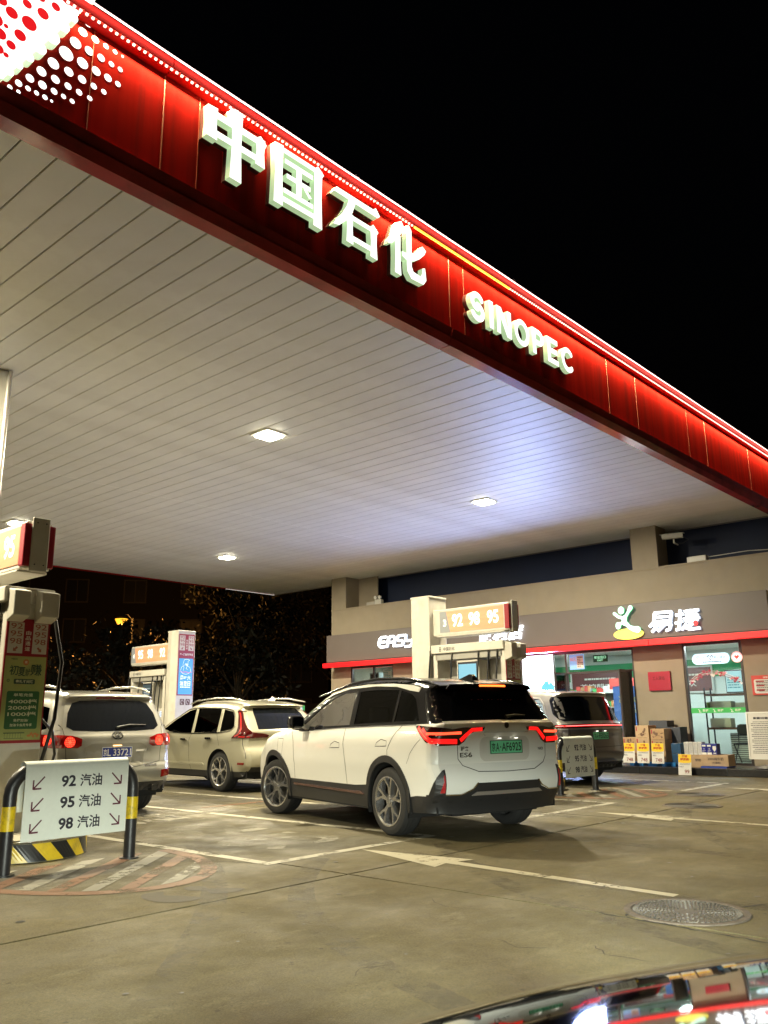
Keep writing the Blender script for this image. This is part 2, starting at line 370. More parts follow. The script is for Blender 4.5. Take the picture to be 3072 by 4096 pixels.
# hatched caution noses in front of the two islands
def hatch(cx, cy, rx, ry):
    outer = arcpts(cx, cy, rx, 180, 360, 28, ry); inner = arcpts(cx, cy, rx-.14, 180, 360, 28, ry-.14)
    flat('hatch_border', [outer+inner[::-1]], P_or, .0045)
    ins = arcpts(cx, cy, rx-.15, 180, 360, 28, ry-.15); k = 0; s = -3.
    while s < 3.:
        # diagonal band clipped to the nose
        band = [(cx+s, cy-2.), (cx+s+.16, cy-2.), (cx+s+2.6, cy), (cx+s+2.6-.24, cy)]
        V = [Vector(p) for p in ins]+[Vector(p) for p in band]; n = len(ins)
        vo, eo, fo, *_ = delaunay_2d_cdt(V, [(i, (i+1) % n) for i in range(n)]+[(n+i, n+(i+1) % 4) for i in range(4)], [], 0, 1e-5)
        fs = [f for f in fo if pip((sum(vo[i].x for i in f)/3, sum(vo[i].y for i in f)/3), ins) and pip((sum(vo[i].x for i in f)/3, sum(vo[i].y for i in f)/3), band)]
        if fs: MB().add([(p.x, p.y, .0045) for p in vo], fs).build('hatch_stripe', P_or if k % 2 else P_wh, g)
        s += .42; k += 1
hatch(4.12, 7.7, 1.15, 1.75); hatch(13.5, 7.6, 1.15, 1.45)
for lp in ([(3.84, 5.9), (3.97, 5.85), (3.9, 5.73), (3.97, 5.62), (4.03, 5.47), (3.93, 5.4), (3.78, 5.47), (3.72, 5.62), (3.75, 5.8)],
           [(4.19, 5.88), (4.3, 5.8), (4.27, 5.68), (4.4, 5.55), (4.44, 5.46), (4.3, 5.42), (4.16, 5.5), (4.2, 5.62), (4.12, 5.75)]):
    n = len(lp); sm = []
    for i in range(n):
        p0, p1, p2, p3 = (Vector(lp[(i+k-1) % n]) for k in range(4))
        for t in (0, .33, .66):
            q = .5*((2*p1)+(p2-p0)*t+(2*p0-5*p1+4*p2-p3)*t*t+(3*p1-p0-3*p2+p3)*t**3); sm.append((q.x, q.y))
    flat('damp_patch', [sm], M_wet, .002, kind='stuff')

# manhole covers
M_iron = mat('cast_iron', (.06, .055, .05), .5, .6, noise=.25, nscale=30, bump=.2); M_rim = mat('worn_iron', (.10, .092, .08), .6, .5)
def manhole(x, y, r, label, style):
    t = thing('manhole_cover', label, 'manhole cover', (x, y, 0), radians(25), 'manhole covers in the forecourt')
    m = MB(); n = 48
    m.add([(rr*cos(2*pi*i/n), rr*sin(2*pi*i/n), z) for rr, z in ((r+.055, .001), (r+.05, .009), (r+.01, .010), (r+.005, .002)) for i in range(n)],
          [(k*n+i, k*n+(i+1) % n, (k+1)*n+(i+1) % n, (k+1)*n+i) for k in range(3) for i in range(n)])
    m.build('frame_ring', mat('ring_mortar', (.10, .080, .062), .9, noise=.35, nscale=25, bump=.6), t)
    m = MB(); m.cyl((0, 0, -.03), (0, 0, .004), r, 48); m.build('cover_plate', M_iron, t, smooth=30)
    m = MB()
    if style:
        for k in range(4, 15):
            rr = r*k/15.5; q = max(8, int(2*pi*rr/.055))
            for i in range(q):
                a = 2*pi*(i+(k % 2)*.5)/q; s = .011
                m.add([(rr*cos(a)+s*cos(b+a), rr*sin(a)+s*.8*sin(b+a), z) for z in (.004, .010) for b in (.78, 2.36, 3.93, 5.5)], [(4, 5, 6, 7), (0, 1, 5, 4), (1, 2, 6, 5), (2, 3, 7, 6), (3, 0, 4, 7)])
        q = 60
        for i in range(q):
            a = 2*pi*i/q; b = a+.055
            m.add([(R_*cos(c), R_*sin(c), z) for z in (.004, .011) for R_, c in ((r*.91, a), (r*.91, b), (r*.985, b), (r*.985, a))], [(4, 5, 6, 7), (0, 1, 5, 4), (1, 2, 6, 5), (2, 3, 7, 6), (3, 0, 4, 7)])
    else:
        for k in range(3, 14):
            rr = r*k/14; nn = 40
            m.add([(q*cos(2*pi*i/nn), q*sin(2*pi*i/nn), z) for q, z in ((rr-.006, .004), (rr-.004, .010), (rr+.004, .010), (rr+.006, .004)) for i in range(nn)],
                  [(j*nn+i, j*nn+(i+1) % nn, (j+1)*nn+(i+1) % nn, (j+1)*nn+i) for j in range(3) for i in range(nn)])
    m.build('grip_studs', M_rim, t, kind='stuff')
manhole(5.76, 2.53, .345, 'studded round iron manhole cover nearest the camera, with chipped mortar rim', 1)
manhole(12.35, 5.2, .36, 'round iron manhole cover with concentric rings, just right of the second painted arrow', 0)
manhole(14.1, 5.8, .34, 'farthest round ringed manhole cover, close to the hatched nose of the second island', 0)

# ------------------------------------------------------------------ canopy
canopy = thing('station_canopy', 'large white-planked station canopy with a glowing red fascia and big lit letters', 'canopy', (11.5, 15.2, 5.95))
def cv(name, mb, m, **k):
    mb.v = [(x-11.5, y-15.2, z-5.95) for x, y, z in mb.v]; return mb.build(name, m, canopy, **k)
M_pl = mat('ceiling_plank', (.86, .86, .82), .5, noise=.05, nscale=1.2, vary=.03, spec=.7, dirt=(.66, .64, .58), dscale=.8, damt=.5)
pl = {}
X = 0.6; 
for half, (y0, y1) in enumerate(((6.19, 15.147), (15.153, 24.35))):
    m = MB(); w2 = .1515; L0 = y1-y0
    prof = [(-w2, .02), (-w2, .006), (-w2+.006, 0), (w2-.006, 0), (w2, .006), (w2, .02)]
    m.add([(a, 0, b) for a, b in prof]+[(a, L0, b) for a, b in prof], [(i, i+1, 7+i, 6+i) for i in range(5)]+[(5, 4, 3, 2, 1, 0), (6, 7, 8, 9, 10, 11)])
    me = m.build('ceiling_plank', M_pl, canopy); pl[half] = me
    me.location = (2.48-.157-6*.3135-11.5+.3135*0, y0-15.2, 0)
    for k in range(1, 66):
        o = me.copy(); C.objects.link(o); o.parent = canopy; o.location.x = me.location.x+k*.3135
        if k % 7 == 3: o.rotation_euler.y = radians(.12)
cv('canopy_deck', MB().box(.2, 21.0, 6.1, 24.45, 5.985, 6.2), mat('dark_void', (.01, .01, .01), .9))
M_red = mat('fascia_red', (.29, .011, .009), .55, noise=.22, nscale=2.2, stretch=(3.2, 1, .12), vary=.05, dirt=(.13, .015, .015), dscale=3.2, damt=.6, spec=0.)
M_trim = mat('trim_red', (.42, .045, .05), .14, noise=.18, nscale=3, dirt=(.07, .03, .03), dscale=2, damt=.6)
M_seam = mat('seam', (.35, .12, .05), .5)
joints = [-.6, 3.66, 8.04, 12.42, 13.5, 16.67, 20.95]
for a, b in zip(joints, joints[1:]):
    cv('fascia_panel', MB().box(a+.006, b-.006, 6.0, 6.07, 6.165, 7.32), M_red, bevel=.003)
for xs_, wd_ in ((2.93, .006), (3.66, .012), (4.06, .008), (8.04, .012), (8.36, .007), (12.42, .012), (13.5, .012), (15.75, .005), (16.67, .012), (19.2, .008)):
    cv('panel_seam', MB().box(xs_-wd_/2, xs_+wd_/2, 5.995, 5.9995, 6.17, 7.22), mat('seam_dust', (.45, .09, .05), .5))
for a, b in ((-.6, 8.03), (8.045, 20.95)):
    for nm, y0, z0, y1, z1 in (('lower_trim', 5.955, 6.163, 6.0, 6.052), ('bottom_trim', 5.975, 6.040, 6.03, 5.948)):
        P = [(y0, z0), (y1, z1), (6.19, z1-.01 if nm[0] == 'b' else z1), (6.12, z0)]
        cv(nm, MB().add([(a, p, q) for p, q in P]+[(b, p, q) for p, q in P], [(0, 1, 5, 4), (1, 2, 6, 5), (2, 3, 7, 6), (3, 0, 4, 7), (0, 3, 2, 1), (4, 5, 6, 7)]), M_trim)
cv('trim_gap', MB().box(-.6, 20.95, 6.02, 6.1, 6.04, 6.17), mat('dark_void'))
cv('fascia_backing', MB().box(-.6, 20.95, 6.075, 6.12, 6.1, 7.32), mat('dark_void'))
# cornice: a red box lip with LED beads under it and a light rope along its top edge
M_corn = mat('cornice', (.55, .015, .012), .5, spec=.1)
for p, q in ((-.6, 3.66), (3.66, 8.04), (8.04, 12.42), (12.42, 16.67), (16.67, 20.95)): cv('cornice', MB().box(p+.003, q-.003, 5.86, 5.999, 7.225, 7.325), M_corn, bevel=.004)
M_led = glow('led_white', (1., .62, .50), 2.2); M_ledy = glow('led_yellow', (1., .50, .04), 3.)
mw, my, mt = MB(), MB(), MB(); x = -.5
while x < 20.9:
    yel = 7.2 < x < 9.3
    if yel: my.box(x, x+.05, 5.872, 5.892, 7.205, 7.2245)
    else: mw.box(x, x+.022, 5.872, 5.89, 7.208, 7.2245)
    x += .0575
x = -.5
while x < 20.9: mt.box(x, x+.22, 5.832, 5.846, 7.322+.002*sin(x*3), 7.333+.002*sin(x*3)); x += .225
cv('led_strip', mw, M_led, kind='stuff'); cv('led_strip', my, M_ledy, kind='stuff', label='yellow stretch of the light strip')
cv('light_rope', mt, glow('led_edge', (1., .66, .58), 3.), kind='stuff')
for xx in (6.1, 9.35, 14.0, 18.3): cv('strip_bracket', MB().box(xx, xx+.05, 5.82, 5.87, 7.33, 7.36), mat('steel', (.4, .4, .4), .4, .8))
# side and rear fascia
cv('side_fascia', MB().box(-.62, -.55, 6.0, 24.5, 5.95, 7.32), M_red); cv('rear_fascia', MB().box(-.55, 20.97, 24.42, 24.5, 5.93, 7.32), M_red)
cv('end_fascia', MB().box(20.97, 21.03, 6.0, 24.5, 5.93, 7.32), mat('end_trim', (.25, .23, .2), .6)); cv('rear_led', MB().box(18.6, 20.9, 24.38, 24.40, 5.917, 5.93), glow('rear_led', (.9, .85, .75), .6))
cv('canopy_roof', MB().box(-.5, 20.9, 6.1, 24.4, 7.24, 7.27), mat('roof_sheet', (.2, .2, .2), .8))
# bleached white dot panel at the corner: slanted light box, half-circles along its edge
FY = F_y(6.0)
def P6(px, py):   # point of the fascia plane seen at crop pixel (zoomed sheet) -> (x, z)
    x = (px*.66305-1536)/3349.38; y = -(py*.66305-2048)/3349.38
    d = r2*x+u2*y+fw; t = (6.0)/d.y; return (d.x*t, 1.25+d.z*t)
M_lb = glow('lightbox_white', (.93, 1., .92), 1.5, (.8, .8, .8)); M_lbe = glow('lightbox_edge', (.62, .85, .52), .75, (.6, .7, .55))
e0 = (2.17, 6.17); e1 = (2.88, 7.47)
dots = [(410,138,30),(352,190,38),(285,255,45),(210,322,40),(145,378,30),(82,425,27),(28,468,26),(465,95,20),(497,52,24),(510,25,30)]
loops = [[(-.6, 6.17), e0, (e1[0]-.0, 7.47), (-.6, 7.47)]]
for px, py, r in dots:
    a = P6(px, py); b = P6(px+r, py+r*.6); rr = abs(b[0]-a[0])*1.0; loops.append(ell(a[0], a[1], rr, n=16))
m = MB(); tr, pts = tri2d(loops); n = len(pts)
keep = [(min(max(u, -.6), 3.2), min(max(v, 6.17), 7.47)) for u, v in pts]
m.add([FY(u, v, .09) for u, v in keep], tr, 0); m.add([FY(u, v, .002) for u, v in keep]+[FY(u, v, .09) for u, v in keep], [(a, b, b+n, a+n) for a, b in bedges(tr)], 1)
lb = cv('corner_light_box', m, [M_lb, M_lbe])
m = MB()
for px, py, r in [(45,2,28),(40,115,40),(145,178,48),(228,120,37),(133,62,30),(217,25,26),(300,2,16),(305,78,28),(370,42,24),(430,12,18),(5,195,16),(90,250,38),(35,308,31),(5,368,18),(-30,240,40),(-40,330,34),(-60,150,50),(-20,40,36),(-90,60,40)]:
    a = P6(px, py); b = P6(px+r, py+r*.55); rr = abs(b[0]-a[0])*.95; d = ell(a[0], a[1], rr, n=18)
    d = [(u, min(v, 7.46)) for u, v in d]
    cv('red_dot', MB().add([FY(u, v, .093) for u, v in d], [tuple(range(18))]), glow('dot_red', (.85, .01, .015), .75, (.5, .01, .01)))
for px, py, r in [(612,80,11),(580,60,11),(557,97,18),(603,125,17),(650,153,12),(685,178,10),(713,198,8),(735,215,6),(531,142,24),(595,182,18),(648,214,14),(693,244,9),(731,268,7),(499,195,28),(574,240,23),(638,280,17),(693,314,14),(738,342,8),(455,260,35),(537,308,27),(609,350,23),(671,388,17),(724,420,15),(398,325,44),(497,382,34),(579,430,27),(650,471,23),(710,508,17),(321,384,35),(414,434,28),(494,480,25),(564,521,19),(625,555,16),(249,432,30),(333,480,26),(409,521,21),(476,558,19),(540,594,16),(179,473,26),(255,514,26),(325,552,20),(382,583,15),(434,612,15),(111,503,22),(168,535,17),(219,562,15),(270,588,16),(310,611,9),(58,527,16),(110,555,13)]:
    a = P6(px, py); b = P6(px+r, py+r*.55); rr = abs(b[0]-a[0])*.97; d = ell(a[0], a[1], rr, n=14)
    cv('white_dot', MB().add([FY(u, v, .004) for u, v in d], [tuple(range(14))]), glow('dot_white', (.95, 1., .93), 1.6))
# lit letters: traced in crop pixels, laid on a plane 0.16 m in front of the fascia
def P2(px, py):
    X = 700+px*1.0247; Y = 350+py*1.0247; x = (X-1536)/3349.38; y = -(Y-2048)/3349.38
    d = r2*x+u2*y+fw; t = 5.85/d.y; return (d.x*t, 1.25+d.z*t)
M_lf = glow('letter_face', (.93, 1., .86), 1.35, (.8, .8, .8)); M_ls = glow('letter_side', (.58, .82, .46), .48, (.6, .7, .55))
M_lback = mat('letter_shadow_block', (.10, .02, .02), .6)  # added solid behind each letter, blocks LED light so letters cast shadows
def letter(loops, depth=.075):
    tr, pts = tri2d(loops); n = len(pts); m = MB()
    F = F_y(5.935); cx = sum(p[0] for p in pts)/n
    m.add([F(u, v, depth) for u, v in pts], tr, 0); m.add([F(u, v, 0) for u, v in pts]+[F(u, v, depth) for u, v in pts], [(a, b, b+n, a+n) for a, b in bedges(tr)], 1)
    m.add([F(u, v, 0) for u, v in pts], tr, 1); k = [(u, v) for u, v in pts]
    m.add([F(u, v, -.06) for u, v in k]+[F(u, v, -.001) for u, v in k], [(a, b, b+n, a+n) for a, b in bedges(tr)], 2)
    cv('sign_letter', m, [M_lf, M_ls, M_lback])
def Q(*p): return [P2(a, b) for a, b in p]
def hv(x0, x1, z0, z1, flare=0): return [(x0-flare, z0-flare*.3), (x1+flare, z0-flare*.6), (x1, (z0+z1)/2), (x1+flare*.8, z1+flare), (x0-flare*.8, z1), (x0, (z0+z1)/2)]
# zhong
x0, x1, za, zb = 4.07, 4.77, 6.77, 7.05
letter([hv(x0, x0+.10, za-.03, zb+.03, .012), hv(x1-.10, x1, za-.03, zb+.0, .012), [(x1-.12, zb-.02), (x1-.05, zb+.04), (x1+.03, zb-.03), (x1, zb-.1)], rect(x0+.02, zb-.075, x1-.02, zb), rect(x0+.02, za, x1-.02, za+.07),
        hv(4.36, 4.475, 6.42, 7.20, .014), [(4.34, 7.18), (4.42, 7.22), (4.49, 7.15), (4.47, 7.1), (4.36, 7.1)]])
# guo
letter([hv(4.92, 5.02, 6.44, 7.14, .012), hv(5.48, 5.585, 6.42, 7.12, .012), rect(4.95, 7.07, 5.56, 7.13), rect(4.95, 6.49, 5.56, 6.55), [(5.46, 7.1), (5.53, 7.17), (5.62, 7.1), (5.58, 7.03)],
        rect(5.05, 6.955, 5.45, 7.01), rect(5.08, 6.79, 5.42, 6.845), rect(5.04, 6.60, 5.46, 6.655), rect(5.215, 6.62, 5.29, 6.99), [(5.32, 6.78), (5.40, 6.70), (5.44, 6.72), (5.36, 6.79)]])
# shi
letter([[(5.78, 7.0), (5.82, 7.07), (6.42, 7.07), (6.47, 7.11), (6.54, 7.03), (6.5, 6.99)], [(6.02, 7.02), (6.13, 7.02), (6.07, 6.85), (5.98, 6.72), (5.86, 6.60), (5.77, 6.58), (5.80, 6.64), (5.9, 6.76), (5.98, 6.9)],
        hv(5.985, 6.075, 6.46, 6.82, .01), hv(6.38, 6.475, 6.44, 6.82, .012), rect(6.0, 6.76, 6.46, 6.82), [(6.36, 6.79), (6.42, 6.87), (6.51, 6.80), (6.47, 6.74)], rect(6.0, 6.50, 6.46, 6.565)])
# hua
letter([[(6.84, 7.10), (6.93, 7.16), (6.98, 7.1), (6.92, 6.98), (6.84, 6.87), (6.74, 6.77), (6.68, 6.75), (6.70, 6.81), (6.78, 6.92)], hv(6.81, 6.90, 6.42, 6.93, .012),
        [(7.02, 7.12), (7.07, 7.17), (7.12, 7.11), (7.11, 6.62), (7.14, 6.56), (7.28, 6.55), (7.31, 6.60), (7.32, 6.68), (7.37, 6.70), (7.39, 6.54), (7.33, 6.46), (7.1, 6.45), (7.03, 6.52), (7.02, 6.6)],
        [(6.93, 6.75), (7.02, 6.76), (7.14, 6.81), (7.25, 6.90), (7.33, 6.99), (7.40, 6.95), (7.36, 6.88), (7.26, 6.78), (7.14, 6.70), (7.0, 6.67), (6.94, 6.69)]])
# SINOPEC
xs = 8.31
def sc(pts, wd, close=False): return stroke(pts, wd)+[ell(*pts[0], wd/2, n=10), ell(*pts[-1], wd/2, n=10)]
zl, zh = 6.40, 6.81; cw = .36
def S_(x): 
    zm = (zl+zh)/2; return sc(arcpts(x+.165, zh-.135, .115, 30, 270, 12, .10)+arcpts(x+.165, zl+.13, .12, 90, -150, 12, .10), .085)
def C_(x): return sc(arcpts(x+.19, (zl+zh)/2, .15, 45, 315, 20, .165), .080)
letter(S_(xs)); letter([rect(8.75, zl, 8.845, zh)])
letter([rect(8.93, zl, 9.015, zh), rect(9.20, zl, 9.285, zh), [(8.93, zh), (9.04, zh), (9.285, zl), (9.175, zl)]])
tr = arcpts(9.56, (zl+zh)/2, .15, 0, 360, 28, .165); letter(stroke(tr, .080))
letter([rect(9.84, zl, 9.93, zh)]+stroke([(9.88, zh-.042), (10.02, zh-.042)]+arcpts(10.02, zh-.13, .085, 90, -90, 10)+[(9.88, zh-.215)], .082))
letter([rect(10.25, zl, 10.34, zh), rect(10.3, zh-.080, 10.55, zh), rect(10.3, zl, 10.56, zl+.080), rect(10.3, 6.565, 10.53, 6.647)])
letter(C_(10.66))
# lamps of the LED strip (white, and the yellow stretch)
LEDP = .62
area('led_strip_light', (3.3, 5.945, 7.20), (radians(-24), 0, 0), 7.8, .03, 300*LEDP, (1., .79, .37))
area('led_strip_light', (15.1, 5.945, 7.20), (radians(-24), 0, 0), 11.6, .03, 450*LEDP, (1., .79, .37))
area('led_strip_light', (8.25, 5.945, 7.20), (radians(-24), 0, 0), 2.05, .03, 75*LEDP, (1., .66, .30))
area('rope_light', (10.2, 5.828, 7.318), (radians(25), 0, 0), 21.5, .012, 16, (1., .42, .3))
# canopy lights; diffusers lowered below the ceiling to throw light onto it
n_l = 0
LB = {(8.7, 10.37): 'square canopy light nearest the camera, over the white two-tone car', (14.93, 10.37): 'square canopy light near the shop, over the second island',
      (14.93, 19.57): 'square canopy light at the far back, above the far pump', (8.7, 19.57): 'square canopy light at the back left, seen just above the first pump sign',
      (2.45, 10.37): 'square canopy light over the first lane beside the white column', (2.45, 19.57): 'square canopy light over the far end of the first lane'}
for (x, y), lab in LB.items():
    t = thing('canopy_light', lab, 'ceiling light', (x, y, 5.95), 0, 'square lights recessed in the canopy ceiling')
    m = MB()
    for a, b, c, d in ((-.23, .23, -.23, -.17), (-.23, .23, .17, .23), (-.23, -.17, -.17, .17), (.17, .23, -.17, .17)): m.box(a, b, c, d, -.022, -.001)
    m.build('frame', mat('lamp_frame', (.75, .75, .7), .5), t)
    MB().box(-.168, .168, -.168, .168, -.052, -.004).build('diffuser', glow('lamp_face', (1., .93, .70), 26.), t)
    area('canopy_lamp', (0, 0, -.056), (0, 0, 0), .32, .32, 720, (1., .88, .60), parent=t)
    n_l += 1
# white steel columns carrying the canopy
M_col = mat('column_white', (.62, .61, .56), .4, noise=.05, nscale=3)
for x, y, lab in ((4.24, 11.2, 'white boxed steel column between the first pump and the canopy, at the left edge'), (4.17, 20.4, 'white boxed steel column far back on the first island')):
    t = thing('canopy_column', lab, 'column', (x, y, .2))
    box('column_shaft', M_col, t, -.3, .3, -.3, .3, 0, 5.74, bevel=.03)
    for sx in (-1, 1): MB().cyl((sx*.3, -.3, 0), (sx*.3, -.3, 5.74), .035, 10).build('corner_guard', mat('guard', (.6, .58, .55), .25, .6), t, smooth=40)

R = random.Random(9); m = MB()
for i in range(150):
    x, y, s = R.uniform(1.5, 17), R.uniform(1.2, 14), R.uniform(.008, .035); m.add([(p, q, .0035) for p, q in ell(x, y, s, s*R.uniform(.5, 1), 8, R.uniform(0, 3))], [tuple(range(8))])
m.build('oil_spots', mat('oil_stain', (.022, .019, .014), .45), g, kind='stuff')
P_tyre = paint('tyre_rub', (.03, .027, .022), .75, 14, .28)
for x0, y0, x1, y1, bend in ((3.2, 2.2, 6.0, 6.2, .5), (4.8, 1.4, 7.4, 5.9, .4), (6.3, .6, 6.6, 5.8, .25), (7.9, 1.0, 8.3, 6.2, -.2), (9.9, 1.2, 10.3, 6.5, .3), (11.4, 2, 11.9, 6.5, .2), (8.6, 3.2, 14.8, 5.6, .6), (2.4, 3.6, 5.9, 8.3, -.3)):
    V = []
    for i in range(25):
        t_ = i/24; x = x0+(x1-x0)*t_; y = y0+(y1-y0)*t_; k = bend*sin(pi*t_); dx, dy = x1-x0, y1-y0; l = sqrt(dx*dx+dy*dy); x -= dy/l*k; y += dx/l*k; V += [(x-dy/l*.1, y+dx/l*.1, .0025), (x+dy/l*.1, y-dx/l*.1, .0025)]
    MB().add(V, [(2*i, 2*i+1, 2*i+3, 2*i+2) for i in range(24)]).build('tyre_mark', P_tyre, g)
# ------------------------------------------------------------------ vehicles
M_tyre = mat('tyre_rubber', (.016, .016, .016), .75, bump=.15, nscale=60); M_well = mat('wheel_well', (.006, .006, .006), .9)
M_blk = mat('black_plastic', (.018, .018, .019), .45); M_gloss = mat('gloss_black', (.006, .006, .008), .12, coat=.15, spec=.3, lining=True); M_gap = mat('panel_gap', (.01, .01, .01), .8)
M_chr = mat('chrome', (.75, .74, .72), .12, 1.); M_alloy = mat('alloy', (.66, .66, .67), .2, .92); M_tint = glass('tinted_glass', (.10, .11, .11), .02, 1.5); M_dtint = glass('privacy_glass', (.03, .033, .035), .02, 1.25)
M_rgl = mat('rear_glass', (.004, .005, .007), .05, spec=.35); M_seat = mat('seat_fabric', (.03, .028, .026), .8)
M_lred = glow('lamp_red', (1., .006, .006), 1.1); M_lredh = glow('lamp_hot', (1., .07, .025), 2.2); M_lens = mat('lamp_lens', (.22, .004, .004), .08, coat=1.); M_lhouse = mat('lamp_housing', (.03, .004, .004), .12, coat=1.)
def smooth_poly(pts, n=6):
    """Catmull-Rom through pts (open); duplicate a point to keep a corner"""
    o = []
    for i in range(len(pts)-1):
        p0, p1, p2, p3 = pts[max(i-1, 0)], pts[i], pts[i+1], pts[min(i+2, len(pts)-1)]
        if p1 == p2: continue
        if p0 == p1: p0 = (2*p1[0]-p2[0], 2*p1[1]-p2[1])
        if p3 == p2: p3 = (2*p2[0]-p1[0], 2*p2[1]-p1[1])
        for k in range(n):
            t = k/n; o.append(tuple(.5*((2*b)+(c-a)*t+(2*a-5*b+4*c-d)*t*t+(3*b-a-3*c+d)*t**3) for a, b, c, d in zip(p0, p1, p2, p3)))
    o.append(pts[-1]); return o
def lerp_tab(tab, x):
    if x <= tab[0][0]: return tab[0][1]
    for (a, b), (c, d) in zip(tab, tab[1:]):
        if x <= c: t = (x-a)/(c-a); t = t*t*(3-2*t) if False else t; return b+(d-b)*t
    return tab[-1][1]
def sstep(a, b, x): t = min(1, max(0, (x-a)/(b-a))); return t*t*(3-2*t)
class Car:
    def __init__(s, root, prof, W, plan, zt, wb, Ra, bow=.12, r=.10, sill=.26, belt=(.0, 1.0), R=None, crown=.03, lift=0.):
        s.root = root; s.lift = lift; s.out = smooth_poly(prof, 5); s.W = W; s.plan = plan; s.zt = zt; s.wb = wb; s.Ra = Ra; s.bow = bow; s.r = r; s.sill = sill; s.crown = crown; s.R = R or Ra-.06
        k = min(range(len(s.out)), key=lambda i: s.out[i][0])
        zs = [p for p in s.out[:max(k+1, 1)+40] if p[0] < .15]; s.tail = sorted({round(z, 4): x for x, z in zs[::-1]}.items())
        s.xt = min(p[0] for p in s.out); s.xf = max(p[0] for p in s.out)
        s.seg = list(zip(s.out, s.out[1:]))
    def dist(s, x, z):
        best = 9
        for (ax, az), (bx, bz) in s.seg:
            dx, dz = bx-ax, bz-az; l = dx*dx+dz*dz
            t = 0 if l < 1e-12 else min(1, max(0, ((x-ax)*dx+(z-az)*dz)/l)); d = (x-ax-t*dx)**2+(z-az-t*dz)**2
            if d < best: best = d
        return sqrt(best)
    def halfw(s, x, z, edge=True):
        w = s.W*lerp_tab(s.plan, x)*lerp_tab(s.zt, z)
        if edge:
            d = s.dist(x, z)
            if d < s.r: w += -s.r+sqrt(max(0, s.r**2-(s.r-d)**2))
        return w
    def deform(s, p):
        x, y, z = p; k = min(1.2, abs(y)/s.W)
        x += s.bow*k**2.6*sstep(s.xt+.9, s.xt+.1, x); x -= s.bow*1.6*k**2.2*sstep(s.xf-.9, s.xf-.1, x)
        z -= s.crown*k*k*sstep(.8, 1.5, z); z += s.lift*sstep(.80, 1.05, z); return (x, y, z)
    def side(s, sg):   # (x, z) -> surface
        return lambda x, z: s.deform((x, sg*s.halfw(x, z), z))
    def tx(s, z): return lerp_tab(s.tail, z)
    def rear(s):       # (u, z): u to the car's left seen from behind is negative-right: u>0 = car left
        def f(u, z):
            x = s.tx(z); we = s.halfw(x, z, False)-s.r
            if abs(u) <= we: return s.deform((x, u, z))
            d = abs(u)-we; xx = x+d; q = s.halfw(xx, z)
            return s.deform((xx, math.copysign(q, u), z))
        return f
    def patch(s, surf, loops, off=.004, holes=(), step=.08, skirt=True, mi=0, mb=None):
        def fine(l):
            l = [tuple(q) for q in l]; o = []
            for (a, b), (c, d) in zip(l, l[1:]+l[:1]):
                n = max(1, int(sqrt((c-a)**2+(d-b)**2)/.045)); o += [(a+(c-a)*i/n, b+(d-b)*i/n) for i in range(n)]
            return o
        if isinstance(loops[0][0], (int, float)): loops = [loops]
        loops = [fine(l) for l in loops]; xs_ = [q[0] for l in loops for q in l]; ys_ = [q[1] for l in loops for q in l]
        if step is None and min(max(xs_)-min(xs_), max(ys_)-min(ys_)) > .12: step = .06
        tr, pts = tri2d(loops, step=step, holes=holes); e = .004; P = []; Q = []
        def nrm(a, b):
            p = Vector(surf(a, b)); du = Vector(surf(a+e, b))-p; dv = Vector(surf(a, b+e))-p; n = du.cross(dv)
            if n.length < 1e-12: return Vector((0, 0, 1))
            n.normalize(); c = Vector(((s.xt+s.xf)/2, 0, .7)); 
            return n if n.dot(p-c) > 0 else -n
        for a, b in pts:
            p = Vector(surf(a, b)); n = nrm(a, b); P.append(p+n*off); Q.append(p-n*.004)
        mb = mb or MB(); k = len(P)
        mb.add(P+Q if skirt else P, list(tr)+([(a, b, b+k, a+k) for a, b in bedges(tr)] if skirt else []), mi); return mb
    def ribbon(s, surf, pts, wd=.007, off=.0015, mb=None):
        mb = mb or MB(); P = []
        for (a, b), (c, d) in zip(pts, pts[1:]):
            n = max(1, int(sqrt((c-a)**2+(d-b)**2)/.05))
            P += [(a+(c-a)*i/n, b+(d-b)*i/n) for i in range(n)]
        P.append(pts[-1]); V = []
        for i, (a, b) in enumerate(P):
            c = P[min(i+1, len(P)-1)]; d = P[max(i-1, 0)]; dx, dy = c[0]-d[0], c[1]-d[1]; l = sqrt(dx*dx+dy*dy) or 1; nx, ny = -dy/l*wd/2, dx/l*wd/2
            for q in (1, -1):
                p = Vector(surf(a+nx*q, b+ny*q)); e = .005; nn = (Vector(surf(a+e, b))-Vector(surf(a, b))).cross(Vector(surf(a, b+e))-Vector(surf(a, b)))
                nn = nn.normalized() if nn.length > 1e-12 else Vector((0, 0, 1)); cc = Vector(((s.xt+s.xf)/2, 0, .7)); nn = nn if nn.dot(p-cc) > 0 else -nn
                V.append(p+nn*off)
        return mb.add(V, [(2*i, 2*i+1, 2*i+3, 2*i+2) for i in range(len(P)-1)])
    def arch(s, xc, R, a0=0, a1=180, n=18): return [(xc+R*cos(radians(a0+(a1-a0)*i/n)), s.R+R*sin(radians(a0+(a1-a0)*i/n))) for i in range(n+1)]
    def body(s, mats, sidemat, topmat, windows, cons=()):
        """mats list; sidemat(x,z)->index; topmat(x,z,c)->index; windows -> openings on both sides"""
        bot = [s.out[-1]]; R = s.Ra; dz = s.sill-s.R
        def notch(xc):
            hx = sqrt(max(0, R*R-dz*dz)); a = math.degrees(math.atan2(dz, hx)); return s.arch(xc, R, a, 180-a)
        bot += [(s.xf-.12, s.sill)]+notch(s.wb)+[(s.wb*.75, s.sill), (s.wb*.5, s.sill), (s.wb*.25, s.sill)]+notch(0)+[(s.xt+.15, s.sill+.02)]
        loop = s.out[:-1]+bot
